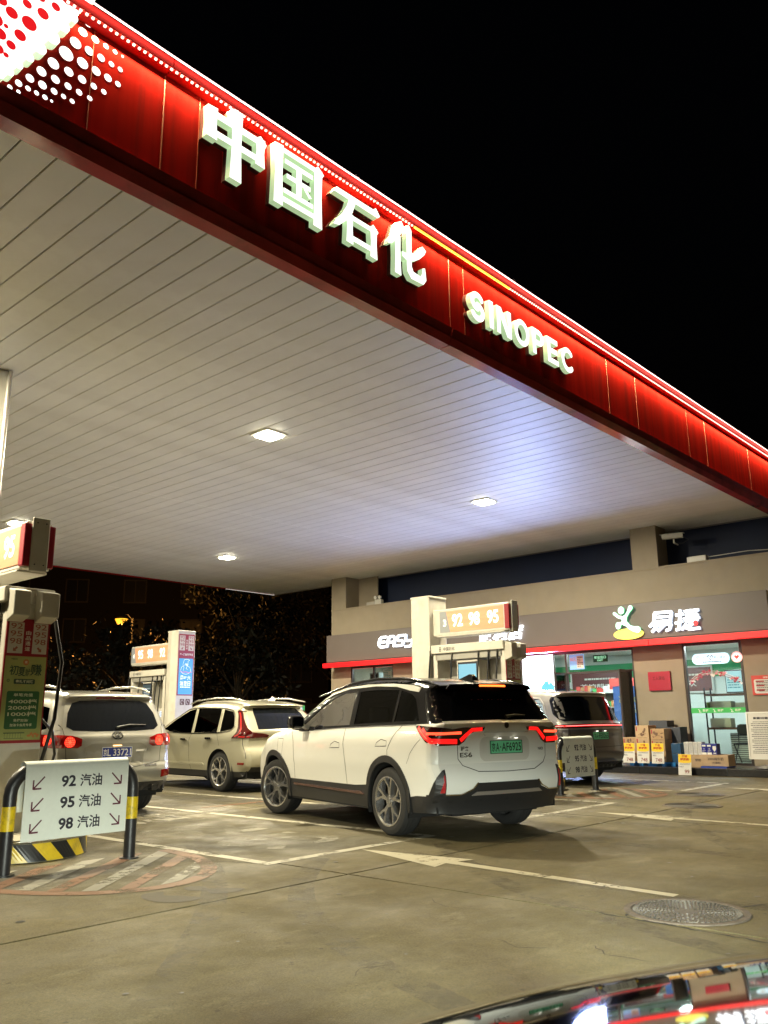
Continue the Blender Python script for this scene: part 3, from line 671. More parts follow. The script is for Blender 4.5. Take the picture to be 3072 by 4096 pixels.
        # ring just inside the edge keeps the rounding smooth
        inner = []; o = s.out; cx, cz = (s.xt+s.xf)/2, .7
        for dd in (s.r*.3, s.r*.7, s.r*1.1):
            for i in range(1, len(o)-1):
                dx, dy = o[i+1][0]-o[i-1][0], o[i+1][1]-o[i-1][1]; l = sqrt(dx*dx+dy*dy) or 1; nx, ny = dy/l, -dx/l
                p = (o[i][0]+nx*dd, o[i][1]+ny*dd)
                if pip(p, loop) and not any(pip(p, h) for h in windows): inner.append([p, (p[0]+.0008, p[1])])
        tr, pts = tri2d([loop], step=.085, cons=list(cons)+inner, holes=windows)
        mb = MB()
        for sg in (1, -1):
            f = s.side(sg); P = [f(a, b) for a, b in pts]
            idx = [sidemat(sum(pts[i][0] for i in t)/3, sum(pts[i][1] for i in t)/3) for t in tr]
            o = len(mb.v); mb.v += P
            for t, i in zip(tr, idx): mb.f.append(tuple(q+o for q in (t if sg > 0 else t[::-1]))); mb.m.append(i)
        N = 14; k = len(s.out); cs = [-1+2*i/N for i in range(N+1)]; V = []
        for x, z in s.out:
            we = s.halfw(x, z)
            V += [s.deform((x, c*we, z)) for c in cs]
        o = len(mb.v); mb.v += V
        for i in range(k-1):
            for j in range(N):
                mb.f.append((o+i*(N+1)+j, o+i*(N+1)+j+1, o+(i+1)*(N+1)+j+1, o+(i+1)*(N+1)+j)); mb.m.append(topmat((s.out[i][0]+s.out[i+1][0])/2, (s.out[i][1]+s.out[i+1][1])/2, (cs[j]+cs[j+1])/2))
        me = mb.build('body', mats, s.root, smooth=38)
        w = me.modifiers.new('weld', 'WELD'); w.merge_threshold = .0008
        # dark underbody and wheel wells
        u = MB(); zz = s.sill; hw = s.W*.93
        u.box(s.xt+.25, s.xf-.3, -s.W*.62, s.W*.62, zz-.03, zz+.08); u.box(R+.02, s.wb-R-.02, -hw, hw, zz-.02, zz+.12); u.box(s.xt+.2, -R-.02, -hw*.93, hw*.93, zz+.0, zz+.14); u.box(s.wb+R+.02, s.xf-.25, -hw*.9, hw*.9, zz, zz+.14)
        for xc in (0, s.wb):
            for sg in (1, -1):
                A = s.arch(xc, R+.005, -20, 200, 20)
                u.add([(x, sg*(s.halfw(xc, .8)-.02), z) for x, z in A]+[(x, sg*s.W*.6, z) for x, z in A], [(i, i+1, 22+i, 21+i) for i in range(20)])
                u.add([(x, sg*s.W*.6, z) for x, z in A], [tuple(range(21))])
        u.build('underbody', M_well, s.root)
        # cabin
        c = MB(); c.box(.2, 2.0, -s.W*.8, s.W*.8, zz+.15, zz+.2); c.build('cabin_floor', M_well, s.root)
        return me
    def wheel(s, xc, sg, style, tw=.235, steer=0, rimR=None, alloy=None, off=0.02):
        y = s.halfw(xc, .75, False)-off-tw/2; R = s.R; rr = rimR or R-.12
        t = bpy.data.objects.new('wheel', None); C.objects.link(t); t.parent = s.root; t.location = (xc, sg*y, R); t.rotation_euler = (0, 0, (0 if sg > 0 else pi)+steer); t.empty_display_size = .1
        key = (R, tw, style, rr)
        if key not in Car.cache:
            h = tw/2
            prof = [(rr-.012, h-.02), (rr+.004, h-.004), (rr+.03, h), (R-.05, h-.001), (R-.02, h-.012), (R-.004, h-.035), (R, h-.06), (R, h-.062), (R-.008, h-.064), (R-.008, h-.072), (R, h-.074), (R, .016), (R-.008, .014), (R-.008, .004), (R, .002)]
            prof = prof+[(a, -b) for a, b in prof[::-1]]
            ty = MB().lathe(prof, 56).build('tyre', M_tyre, t, smooth=35)
            # rim barrel + lip
            m = MB(); m.lathe([(rr+.004, h-.006), (rr+.006, h+.002), (rr-.008, h+.003), (rr-.02, h-.01), (rr-.028, h-.05), (rr-.04, -h+.03), (rr-.02, -h+.01)], 56)
            def slab(poly, y0, y1): m.prism(poly, lambda u, v, tt: (u, tt, v), y0, y1)
            m.cyl((0, h-.055, 0), (0, h-.02, 0), .062, 20); m.cyl((0, h-.02, 0), (0, h-.012, 0), .034, 16)
            ns = 5; 
            for k in range(ns):
                a = 2*pi*k/ns+.3
                def pt(r, da): return (r*cos(a+da), r*sin(a+da))
                if style == 'twist':
                    arms = [[(.05, -.30), (.14, -.16), (rr*.62, -.16), (rr-.015, -.34), (rr-.015, -.22), (rr*.62, -.02), (.14, .04), (.05, .1)], [(.05, .0), (.15, .04), (rr*.6, .14), (rr-.015, .20), (rr-.015, .33), (rr*.6, .30), (.14, .25), (.05, .35)]]
                elif style == 'ysp':
                    arms = [[(.05, -.42), (.13, -.16), (rr*.6, -.10), (rr-.015, -.36), (rr-.015, -.20), (rr*.66, 0), (rr-.015, .20), (rr-.015, .36), (rr*.6, .10), (.13, .16), (.05, .42)]]
                else:
                    arms = [[(.05, -.4), (.15, -.2), (rr-.015, -.16), (rr-.015, .16), (.15, .2), (.05, .4)]]
                for A in arms:
                    P = [pt(r, d) for r, d in A]
                    tr, pts = tri2d([P]); n = len(pts)
                    F = lambda u, v, e: (u, h-.03+e+.022*min(1, sqrt(u*u+v*v)/rr)**2, v)
                    cxy = (sum(p[0] for p in pts)/n, sum(p[1] for p in pts)/n)
                    ins = [((u-cxy[0])*.86+cxy[0], (v-cxy[1])*.86+cxy[1]) for u, v in pts]
                    m.add([F(u, v, .006) for u, v in pts], tr); m.add([F(u, v, -.035) for u, v in pts]+[F(u, v, .006) for u, v in pts], [(q, w_, w_+n, q+n) for q, w_ in bedges(tr)])
            ri = m.build('rim', alloy or M_alloy, t, smooth=30)
            d = MB().cyl((0, h-.10, 0), (0, h-.12, 0), rr*.72, 32).build('brake_disc', mat('brake_disc', (.10, .10, .10), .4, .8), t, smooth=30)
            bk = MB().cyl((0, 0, 0), (0, -.02, 0), rr-.02, 32).build('hub_shadow', M_well, t)
            Car.cache[key] = (ty, ri, d, bk)
        else:
            for o in Car.cache[key]:
                c = o.copy(); C.objects.link(c); c.parent = t
        return t
    cache = {}
    def wheels(s, style, tw=.235, steer=0, rimR=None, alloy=None):
        for xc in (0, s.wb):
            for sg in (1, -1): s.wheel(xc, sg, style, tw, steer if xc else 0, rimR, alloy)
    def window(s, poly, m, sg, name='window', off=-.006):
        s.patch(s.side(sg), [poly], off, skirt=False, step=.12).build(name, m, s.root, smooth=50)
    def cladding(s, m, wd=.075, thick=.018, a=(-12, 192)):
        for xc in (0, s.wb):
            for sg in (1, -1):
                A = s.arch(xc, s.Ra+wd, a[0], a[1], 26); B = s.arch(xc, s.Ra-.004, a[1], a[0], 26); lp = [p for p in A+B]
                s.patch(s.side(sg), [lp], thick, step=None).build('wheel_arch_trim', m, s.root, smooth=50)
    def mirror(s, x, z, m, sg, lower=None):
        w0 = s.halfw(x, z)
        mb = MB(); mb.box(x-.075, x+.085, sg*(w0+.07) if sg > 0 else sg*(w0+.27), sg*(w0+.27) if sg > 0 else sg*(w0+.07), z+.0, z+.17)
        o = mb.build('mirror', m, s.root, bevel=0); su = o.modifiers.new('s', 'BEVEL'); su.width = .055; su.segments = 4
        g = MB().box(x-.079, x-.074, sg*w0+sg*(.09), sg*w0+sg*.25, z+.03, z+.145).build('mirror_glass', M_rgl, o)
        MB().add([(x-.05, sg*(w0-.03), z-.03), (x+.05, sg*(w0-.03), z-.03), (x+.04, sg*(w0+.1), z+.03), (x-.04, sg*(w0+.1), z+.03), (x-.05, sg*(w0-.03), z+.03), (x+.05, sg*(w0-.03), z+.03), (x+.04, sg*(w0+.1), z+.07), (x-.04, sg*(w0+.1), z+.07)],
                 [(0, 1, 2, 3), (7, 6, 5, 4), (0, 4, 5, 1), (1, 5, 6, 2), (2, 6, 7, 3), (3, 7, 4, 0)]).build('mirror_arm', lower or m, o)
    def handle(s, x, z, m, ln=.2, hh=.03, flush=False):
        for sg in (1, -1):
            p = rrect(x-ln/2, z-hh/2, x+ln/2, z+hh/2, hh*.49)
            if flush: s.ribbon(s.side(sg), [(x-ln/2, z-.025), (x-ln/2, z+.02), (x-ln/2+.12, z+.035), (x+ln/2-.03, z+.005), (x+ln/2, z-.03), (x-ln/2, z-.025)], .006).build('door_handle', M_gap, s.root)
            else: s.patch(s.side(sg), [p], .03, step=None).build('door_handle', m, s.root, smooth=50)
    def seats(s, xs, z=.55):
        for x in xs:
            for y in (-.4, .4):
                m = MB(); m.box(x, x+.5, y-.25, y+.25, z-.1, z+.05); m.add([(x-.16, y-.24, z+.62), (x-.03, y-.24, z+.62), (x+.1, y-.25, z), (x-.03, y-.25, z), (x-.16, y+.24, z+.62), (x-.03, y+.24, z+.62), (x+.1, y+.25, z), (x-.03, y+.25, z)], [(0, 1, 2, 3), (7, 6, 5, 4), (0, 4, 5, 1), (1, 5, 6, 2), (2, 6, 7, 3), (3, 7, 4, 0)])
                m.box(x-.2, x-.08, y-.14, y+.14, z+.66, z+.86); o = m.build('seat', M_seat, s.root); b = o.modifiers.new('b', 'BEVEL'); b.width = .04; b.segments = 3
    def plate(s, z, txt, base, fg, w=.46, h=.14, tilt=0, border=None, u0=0):
        x = s.deform((s.tx(z), 0, z))[0]-.012
        o = MB().box(x-.006, x, -w/2-u0, w/2-u0, z-h/2, z+h/2).build('license_plate', base, s.root)
        m = MB(); F = lambda u, v, t: (x-.006-t, -u, v)
        put_text(m, txt[0], F, -w/2+.018+u0, z-h*.33, -w/2+.07+u0, z+h*.33, .015, .0015); put_text(m, txt[1], F, -w/2+.078+u0, z-h*.33, -w/2+.125+u0, z+h*.33, .012, .0015)
        if len(txt) > 3: m.cyl((x-.006, w/2-.145, z), (x-.009, w/2-.145, z), .008, 8)
        put_text(m, txt[2], F, -w/2+.16+u0, z-h*.33, w/2-.018+u0, z+h*.33, .012, .0015); m.build('plate_characters', fg, o)
        m = MB()
        for a, b, c, d in ((-w/2, w/2, -h/2, -h/2+.006), (-w/2, w/2, h/2-.006, h/2), (-w/2, -w/2+.006, -h/2, h/2), (w/2-.006, w/2, -h/2, h/2)): m.box(x-.009, x-.0061, -b-u0, -a-u0, z+c, z+d)
        m.build('plate_frame', border or fg, o); return o
    def text(s, t, u0, z0, u1, z1, m, name='badge', off=.006, bold=.02):
        vs, fs = textmesh(t, bold, 0.); f = s.rear(); x0 = min(v[0] for v in vs); x1 = max(v[0] for v in vs); y0 = min(v[1] for v in vs); y1 = max(v[1] for v in vs)
        V = []
        for x, y, z in vs:
            u = u0+(x-x0)/(x1-x0)*(u1-u0); v = z0+(y-y0)/(y1-y0)*(z1-z0); p = f(-u, v); V.append((p[0]-off, p[1], p[2]))
        return MB().add(V, fs).build(name, m, s.root)

def mirror_u(l): return [(-a, b) for a, b in l]
def carpaint(name, col, metal=0., rough=.32, fl=0.): return mat(name, col, rough, metal, coat=.9, lining=True)

# ================= white two-tone electric SUV in the middle
t = thing('parked_car', 'white two-tone suv with black roof and red-lit tail lamps, turning in at the centre', 'car', (8.27, 6.33, 0), radians(75.0), 'cars waiting at the pumps')
prof = [(-.86, .36), (-.93, .42), (-.975, .56), (-.965, .68), (-.93, .78), (-.93, .80), (-.935, .98), (-.955, 1.10), (-.955, 1.155), (-.90, 1.185), (-.90, 1.185), (-.76, 1.36), (-.63, 1.53), (-.66, 1.56), (-.63, 1.585), (-.3, 1.645), (.2, 1.69), (.8, 1.70), (1.3, 1.66), (1.75, 1.54), (2.2, 1.30), (2.5, 1.13), (2.5, 1.13), (3.0, 1.05), (3.45, .95), (3.72, .82), (3.83, .65), (3.85, .5), (3.78, .36)]
car = Car(t, prof, .975, [(-1., .955), (-.7, .985), (-.2, 1.), (.6, .985), (1.8, .985), (2.8, .995), (3.3, .965), (3.7, .9), (3.9, .84)],
          [(.2, .93), (.34, .965), (.5, .965), (.75, 1.), (.95, .995), (1.08, .965), (1.15, .935), (1.3, .875), (1.5, .80), (1.6, .75), (1.72, .68)], 2.9, .425, bow=.14, r=.085, sill=.27, R=.365, lift=.05)
M_white = carpaint('white_paint', (.76, .76, .72))
def belt(x): return lerp_tab([(-.95, 1.165), (.2, 1.145), (1.2, 1.115), (2.1, 1.075), (2.5, 1.10)], x)
beltline = [(x*.1, belt(x*.1)) for x in range(-9, 26)]
def lower_edge(x): return lerp_tab([(-.98, .46), (-.62, .455), (-.5, .44), (-.44, .43), (.44, .52), (.75, .50), (2.3, .50), (2.46, .5), (3.3, .5), (3.6, .45), (3.9, .45)], x)
F1 = [(2.16, 1.135), (1.82, 1.36), (1.52, 1.495), (1.30, 1.55), (1.02, 1.56), (.93, 1.155), (1.5, 1.14)]
F2 = [(.83, 1.165), (.90, 1.56), (.5, 1.57), (.02, 1.55), (-.02, 1.185)]
F3 = [(-.06, 1.19), (-.03, 1.545), (-.28, 1.50), (-.40, 1.44), (-.62, 1.20)]
car.body([M_white, M_gloss, M_blk], lambda x, z: 1 if z > belt(x) and x < 2.45 else (2 if z < lower_edge(x) else 0),
         lambda x, z, c: (2 if z < .455 else 1 if (z > 1.185 and x < 2.46) else 0), [F1, F2, F3], [beltline, [(x*.05, lower_edge(x*.05)) for x in range(-19, 76)]])
for sg in (1, -1):
    car.window(F1, glass('clear_glass', (.40, .42, .40), .02, 1.2), sg, 'front_window'); car.window(F2, M_dtint, sg, 'rear_window'); car.window(F3, M_dtint, sg, 'quarter_window')
    S = car.side(sg)
    car.patch(S, [[(2.42, 1.165), (2.1, 1.36), (1.75, 1.53), (1.3, 1.617), (.8, 1.643), (.2, 1.628), (-.25, 1.592), (-.43, 1.562), (-.42, 1.515), (-.2, 1.54), (.1, 1.59), (.6, 1.613), (1.2, 1.60), (1.62, 1.535), (2.02, 1.36), (2.3, 1.19)]], .006, step=None).build('roof_side_strip', carpaint('pearl_trim', (.62, .62, .58)), t, smooth=50)
    car.ribbon(S, [(2.42, 1.10), (2.32, .95), (2.28, .7), (2.3, .51)]).build('panel_gap', M_gap, t)
    car.ribbon(S, [(.98, 1.13), (.99, .95), (.93, .75), (.93, .5)]).build('panel_gap', M_gap, t)
    car.ribbon(S, [(-.28, 1.15), (-.12, 1.02), (-.02, .9), (-.03, .78)]).build('panel_gap', M_gap, t)
    car.ribbon(S, [(-.75, 1.0), (-.55, .88), (-.47, .78)], .005).build('panel_gap', M_gap, t)
    car.ribbon(S, [(x*.1, belt(x*.1)-.004) for x in range(-6, 23)], .012, .004).build('belt_moulding', M_blk, t)
    car.patch(S, [[(.52, .405), (2.3, .425), (2.3, .45), (.8, .435), (.6, .44)]], .022, step=None).build('sill_strip', mat('bronze_trim', (.35, .22, .19), .25, .8), t)
    m = MB().tube([(2.05, sg*.70, 1.52)]+[(x, sg*(car.halfw(x, 1.62)-.02), z) for x, z in ((1.7, 1.575), (1.2, 1.655), (.6, 1.685), (0., 1.665), (-.4, 1.615), (-.62, 1.565))], [.008, .014, .018, .018, .018, .016, .008]).build('roof_rail', M_gloss, t, smooth=60)
    # charge flap
    if sg > 0: car.ribbon(S, [(2.62, .98), (2.78, .98), (2.79, .84), (2.65, .80), (2.62, .98)], .005).build('charge_flap', M_gap, t)
    car.mirror(2.0, 1.10, M_gloss, sg, M_white)
car.handle(1.2, .93, M_white, .24, flush=True); car.handle(.12, .96, M_white, .24, flush=True)
car.cladding(M_blk, .065, .016); car.seats((1.15, .1))
car.wheels('twist', .25, radians(14), .262)
Rr = car.rear()
car.patch(Rr, [[(-.66, 1.19), (.66, 1.19), (.58, 1.36), (.50, 1.50), (-.50, 1.50), (-.58, 1.36)]], .004).build('rear_windscreen', M_rgl, t, smooth=50)
car.patch(Rr, [[(-.62, 1.535), (.62, 1.535), (.58, 1.585), (-.58, 1.585)]], .02).build('spoiler', M_gloss, t, smooth=50)
car.patch(Rr, [rrect(-.19, 1.552, .19, 1.572, .009)], .027, step=None).build('high_brake_light', glow('lamp_amber', (1., .13, .02), 4.), t)
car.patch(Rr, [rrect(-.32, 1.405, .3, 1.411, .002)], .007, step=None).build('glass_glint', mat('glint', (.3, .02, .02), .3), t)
# wiper
m = MB(); P = [Vector(Rr(u, z))+Vector((-.02, 0, 0)) for u, z in ((-.05, 1.215), (-.2, 1.235), (-.36, 1.232))]; m.tube(P, [.022, .014, .008]); m.build('wiper', M_blk, t, smooth=60)
# tail lamps: housing, then light bars
hous = [(.30, 1.11), (.36, 1.115), (.58, 1.115), (.70, 1.10), (.80, 1.12), (1.10, 1.145), (1.14, 1.13), (1.02, 1.04), (.92, .975), (.84, .945), (.62, .945), (.56, .975), (.50, 1.04), (.44, 1.065), (.32, 1.075)]
for lp in (hous, mirror_u(hous)):
    h = car.patch(Rr, [lp], .012, step=.06).build('tail_lamp', M_lhouse, t, smooth=50); sg = 1 if lp[0][0] > 0 else -1; me = (lambda l: [(sg*a, b) for a, b in l])
    bar1 = stroke([(1.08, 1.12), (.97, 1.045), (.87, .985), (.645, .978)], .042)+stroke([(1.0, 1.10), (.90, 1.02)], .05); bar2 = stroke([(.92, 1.055), (.60, 1.06)], .026); bar3 = stroke([(.34, 1.092), (.47, 1.088), (.545, 1.03), (.605, .985)], .036)
    mb = MB()
    for l in (bar1, bar3): car.patch(Rr, [me(q) for q in l], .018, step=None, mb=mb)
    mb.build('light_bar', M_lred, h)
    mb = MB(); car.patch(Rr, [me(q) for q in bar2], .019, step=None, mb=mb); car.patch(Rr, [me(q) for q in stroke([(1.06, 1.11), (.95, 1.035), (.86, .98)], .008)], .02, step=None, mb=mb); mb.build('light_core', M_lredh, h)
# tailgate outline, flat plate patch with recess shade in its colour, bumper
car.ribbon(Rr, [(.735, 1.18), (.71, 1.12)]).build('panel_gap', M_gap, t)
for sg in (1, -1): car.ribbon(Rr, [(sg*.635, .945), (sg*.63, .83), (sg*.58, .765), (sg*.40, .70), (0, .69)], .008).build('panel_gap', M_gap, t)
car.patch(Rr, [rrect(-.36, .80, .36, 1.01, .08)], .002, step=None).build('plate_recess_shade', carpaint('white_recess_shade', (.62, .60, .55)), t)
car.patch(Rr, [[(-.29, 1.02), (.29, 1.02), (.33, 1.055), (-.33, 1.055)]], .02, step=.05).build('tailgate_ledge', M_white, t, smooth=60)
car.plate(.945, ('京', 'A', 'AF6925', 1), mat('plate_green', (.17, .62, .34), .45), mat('plate_ink', (.015, .03, .02), .5))
mp = MB()
for u in (-.12, .12): mp.box(-.985, -.975, u-.02, u+.02, .985, .99)
mp.build('plate_lamp', glow('plate_lamp', (1., .95, .8), 4.), t)
m = MB(); p = Rr(0, 1.13); m.cyl((p[0]+.005, 0, 1.125), (p[0]-.012, 0, 1.125), .032, 24); m.build('round_emblem', M_chr, t, smooth=40)
mm = MB(); mm.cyl((p[0]-.012, 0, 1.132), (p[0]-.013, 0, 1.132), .018, 16); mm.build('emblem_centre', M_blk, t)
car.text('蔚来', -.60, .90, -.50, .935, M_chr); car.text('ES6', -.61, .845, -.46, .885, M_chr); car.text('NIO', .50, .885, .59, .91, M_chr, bold=.03)
for sg in (1, -1):
    l = [(sg*a, b) for a, b in ((.80, .45), (.92, .45), (.87, .60), (.83, .72), (.80, .73))]
    car.patch(Rr, [l], .013, step=.04).build('bumper_blade', M_blk, t)
    l = [(sg*a, b) for a, b in ((.81, .50), (.825, .50), (.825, .66), (.81, .68))]
    car.patch(Rr, [l], .016, step=None).build('reflector', glow('reflector', (.9, .01, .02), .06, (.3, .01, .01)), t)
car.patch(Rr, [[(-.95, .30), (-.6, .27), (.6, .27), (.95, .30), (.95, .475), (.80, .47), (.62, .47), (.48, .52), (.42, .585), (-.42, .585), (-.48, .52), (-.62, .47), (-.80, .47), (-.95, .475)]], .012, step=.1).build('rear_bumper', M_blk, t, smooth=50)
car.patch(Rr, [[(-.50, .465), (.50, .465), (.44, .50), (-.44, .50)]], .02, step=.1).build('skid_plate', mat('satin_trim', (.45, .42, .40), .35, .7), t)
car.patch(Rr, stroke([(.80, .478), (.62, .478), (.49, .53), (.43, .59)], .012), .016, step=None).build('bumper_trim', M_chr, t)
car.patch(Rr, stroke([(-.80, .478), (-.62, .478), (-.49, .53), (-.43, .59)], .012), .016, step=None).build('bumper_trim', M_chr, t)
m = MB(); m.add([(-.46, 0, 1.64), (-.22, 0, 1.66), (-.36, -.015, 1.71), (-.42, -.015, 1.705), (-.46, .05, 1.63), (-.2, .05, 1.655), (-.46, -.05, 1.63), (-.2, -.05, 1.655), (-.36, .015, 1.71), (-.42, .015, 1.705)], [(4, 5, 8, 9), (7, 6, 3, 2), (9, 8, 2, 3), (5, 7, 2, 8), (6, 4, 9, 3)]); m.build('roof_fin', M_gloss, t, smooth=60)
m = MB(); m.cyl((1.62, 0, 1.60), (1.60, 0, 1.69), .16, 24, r1=.09); m.build('roof_sensor', M_gloss, t, smooth=60)
for c in t.children:
    if c.name.split('.')[0] in ('roof_rail', 'roof_fin', 'roof_sensor', 'mirror', 'plate_lamp', 'round_emblem', 'emblem_centre'): c.location.z += .05

# ================= silver-beige suv in front of the first pump
t = thing('parked_car', 'silver beige suv with round red tail lights, beside the first pump at the left', 'car', (6.5, 11.65, 0), radians(86), 'cars waiting at the pumps')
prof = [(-.82, .38), (-.92, .45), (-.95, .62), (-.91, .72), (-.91, .72), (-.90, .86), (-.905, 1.04), (-.87, 1.12), (-.87, 1.12), (-.74, 1.38), (-.62, 1.57), (-.66, 1.62), (-.55, 1.665), (0, 1.715), (.7, 1.73), (1.25, 1.68), (1.75, 1.42), (2.2, 1.14), (2.2, 1.14), (2.8, 1.06), (3.3, .95), (3.55, .75), (3.6, .5), (3.5, .36)]
car = Car(t, prof, .945, [(-1., .93), (-.6, .985), (0, 1.), (2.7, 1.), (3.2, .95), (3.7, .82)], [(.2, .93), (.34, .97), (.6, 1.), (.95, 1.), (1.1, .97), (1.3, .90), (1.5, .82), (1.6, .77), (1.72, .70)], 2.7, .40, bow=.13, r=.10, sill=.28, R=.355)
M_silv = carpaint('champagne_silver', (.36, .35, .31), .5, .3); M_grey2 = carpaint('lower_grey', (.24, .235, .21), .4, .4)
G1 = [(2.0, 1.13), (1.5, 1.44), (1.22, 1.54), (.95, 1.56), (.88, 1.12)]; G2 = [(.8, 1.12), (.86, 1.56), (.1, 1.54), (.0, 1.13)]; G3 = [(-.08, 1.14), (0., 1.53), (-.45, 1.48), (-.66, 1.2)]
car.body([M_silv, M_blk, M_grey2], lambda x, z: 2 if z < .5 else 0, lambda x, z, c: 1 if z < .46 and x < 0 else 0, [G1, G2, G3], [[(x*.1, .5) for x in range(-8, 36)]])
for sg in (1, -1):
    for P, n in ((G1, 'front_window'), (G2, 'rear_window'), (G3, 'quarter_window')): car.window(P, M_dtint, sg, n)
    m = MB().tube([(1.3, sg*.62, 1.70)]+[(x, sg*.66, z) for x, z in ((1.15, 1.745), (.6, 1.785), (0., 1.775), (-.35, 1.735), (-.5, 1.68))], [.012, .018, .02, .02, .02, .012]).build('roof_rail', mat('rail_silver', (.55, .54, .5), .25, .7), t, smooth=60)
    car.ribbon(car.side(sg), [(.84, 1.1), (.86, .8), (.84, .45)]).build('panel_gap', M_gap, t); car.mirror(1.9, 1.1, M_silv, sg)
car.handle(1.05, .98, M_chr); car.handle(.2, .99, M_chr); car.seats((1.1, .1)); car.wheels('plain', .235)
Rr = car.rear()
car.patch(Rr, [rrect(-.66, 1.17, .66, 1.20, .01)+[]] if False else [[(-.60, 1.165), (-.3, 1.145), (.3, 1.145), (.60, 1.165), (.68, 1.22), (.64, 1.40), (.56, 1.53), (.45, 1.56), (-.45, 1.56), (-.56, 1.53), (-.64, 1.40), (-.68, 1.22)]], .004).build('rear_windscreen', M_rgl, t, smooth=50)
car.patch(Rr, [rrect(-.22, 1.585, .22, 1.605, .008)], .01, step=None).build('high_brake_light', M_lens, t)
lens = [(.50, .96), (.55, .93), (.80, .935), (1.10, .97), (1.22, 1.05), (1.20, 1.12), (.95, 1.12), (.62, 1.09), (.50, 1.05)]
for lp in (lens, mirror_u(lens)):
    h = car.patch(Rr, [lp], .012, step=.06).build('tail_lamp', M_lens, t, smooth=50); sg = 1 if lp[0][0] > 0 else -1
    for u, z, r in ((.655, 1.01, .068), (.89, 1.035, .075)):
        mb = MB(); car.patch(Rr, [ell(sg*u, z, r, n=16)], .016, step=.03, mb=mb); mb.build('lamp_cluster', mat('cluster_red', (.4, .01, .01), .25, emit=(1., .03, .015), es=1.4), h)
        mb = MB(); R_ = random.Random(5)
        for i in range(5):
            for j in range(5):
                a, b = (i-2)*r*.36, (j-2)*r*.36
                if a*a+b*b < r*r*.8: car.patch(Rr, [ell(sg*(u+a), z+b, r*.11, n=6)], .02, step=None, mb=mb)
        car.patch(Rr, [ell(sg*u, z, r*.26, n=10)], .021, step=None, mb=mb); mb.build('lamp_bulbs', M_lredh, h)
car.patch(Rr, [[(-.40, .68), (.40, .68), (.42, .84), (.46, .93), (.36, .98), (-.36, .98), (-.46, .93), (-.42, .84)]], .003, step=None).build('plate_recess_shade', carpaint('recess_shade_silver', (.30, .285, .24), .45, .4), t)  # flat patch; the darker silver paints the shade of the plate recess
car.plate(.86, ('京', 'L', '33721'), mat('plate_blue', (.02, .04, .28), .4), mat('plate_white', (.75, .75, .75), .5), w=.44, h=.14)
car.patch(Rr, [rrect(-.46, .865, -.27, .89, .012)], .03, step=None).build('tailgate_handle', M_chr, t)
mb = MB(); car.patch(Rr, [rrect(-.06, .945, .06, .955, .004)], .02, step=None, mb=mb); mb.build('plate_lamp', glow('warm_plate_lamp', (1., .55, .2), 4.), t)
mb = MB(); car.patch(Rr, stroke([(p[0], p[1]) for p in arcpts(0, 1.08, .075, 0, 360, 20, .045)], .014)+stroke([(-.03, 1.055), (-.02, 1.105)], .012)+stroke([(.03, 1.105), (.02, 1.055)], .012)+stroke([(-.025, 1.08), (.025, 1.08)], .012), .012, step=None, mb=mb); mb.build('oval_emblem', M_chr, t)
m = MB(); P = [Vector(Rr(u, z))+Vector((-.02, 0, 0)) for u, z in ((.0, 1.19), (-.2, 1.225), (-.46, 1.225))]; m.tube(P, [.018, .012, .007]); m.build('wiper', M_blk, t, smooth=60)
for sg in (1, -1):
    car.ribbon(Rr, [(sg*.74, 1.25), (sg*.72, 1.1)]).build('panel_gap', M_gap, t); car.ribbon(Rr, [(sg*.70, .93), (sg*.68, .72), (0, .62)]).build('panel_gap', M_gap, t)
    car.patch(Rr, [[(sg*a, b) for a, b in ((.70, .50), (.88, .53), (.88, .62), (.70, .60))]], .01, step=None).build('reflector', M_lens, t)
car.patch(Rr, [[(-.9, .33), (.9, .33), (.86, .44), (-.86, .44)]], .012).build('rear_bumper', M_blk, t)
car.text('SANTAFE', .42, .66, .62, .69, M_chr)
m = MB().tube([(-.15, 0, 1.72), (-.32, 0, 1.86)], [.008, .003]).build('roof_aerial', M_blk, t)
m = MB().cyl((-1.0, -.55, .37), (-.88, -.55, .37), .045, 16).build('exhaust_tip', M_chr, t)

# ================= champagne suv behind
t = thing('parked_car', 'champagne suv with tall L-shaped tail lamps, between the silver and the white suv', 'car', (10.887, 13.03, 0), radians(86.1), 'cars waiting at the pumps')
prof = [(-.80, .36), (-.90, .45), (-.93, .62), (-.90, .72), (-.84, .84), (-.86, 1.04), (-.84, 1.10), (-.84, 1.10), (-.60, 1.36), (-.44, 1.495), (-.54, 1.545), (-.46, 1.57), (0, 1.635), (.6, 1.66), (1.2, 1.63), (1.7, 1.42), (2.3, 1.12), (2.3, 1.12), (3.0, 1.03), (3.5, .92), (3.72, .75), (3.76, .5), (3.7, .36)]
car = Car(t, prof, .95, [(-1., .95), (-.6, .985), (0, 1.), (2.8, 1.), (3.3, .95), (3.8, .84)], [(.2, .93), (.4, .97), (.6, .99), (.95, 1.), (1.06, .975), (1.3, .88), (1.5, .79), (1.65, .71)], 2.865, .405, bow=.13, r=.095, sill=.26, R=.36)
M_champ = carpaint('champagne_gold', (.47, .45, .34), .35, .3)
H1 = [(2.15, 1.09), (1.75, 1.32), (1.35, 1.49), (1.12, 1.52), (1.0, 1.06)]; H2 = [(.9, 1.06), (1.04, 1.525), (.4, 1.52), (.22, 1.50), (.12, 1.07)]; H3 = [(.02, 1.075), (.12, 1.495), (-.18, 1.45), (-.30, 1.36), (-.42, 1.18), (-.36, 1.12)]
car.body([M_champ, M_blk], lambda x, z: 1 if z < .37 else 0, lambda x, z, c: 1 if z < .44 and x < 0 else 0, [H1, H2, H3], [[(x*.1, .37) for x in range(-8, 38)]])
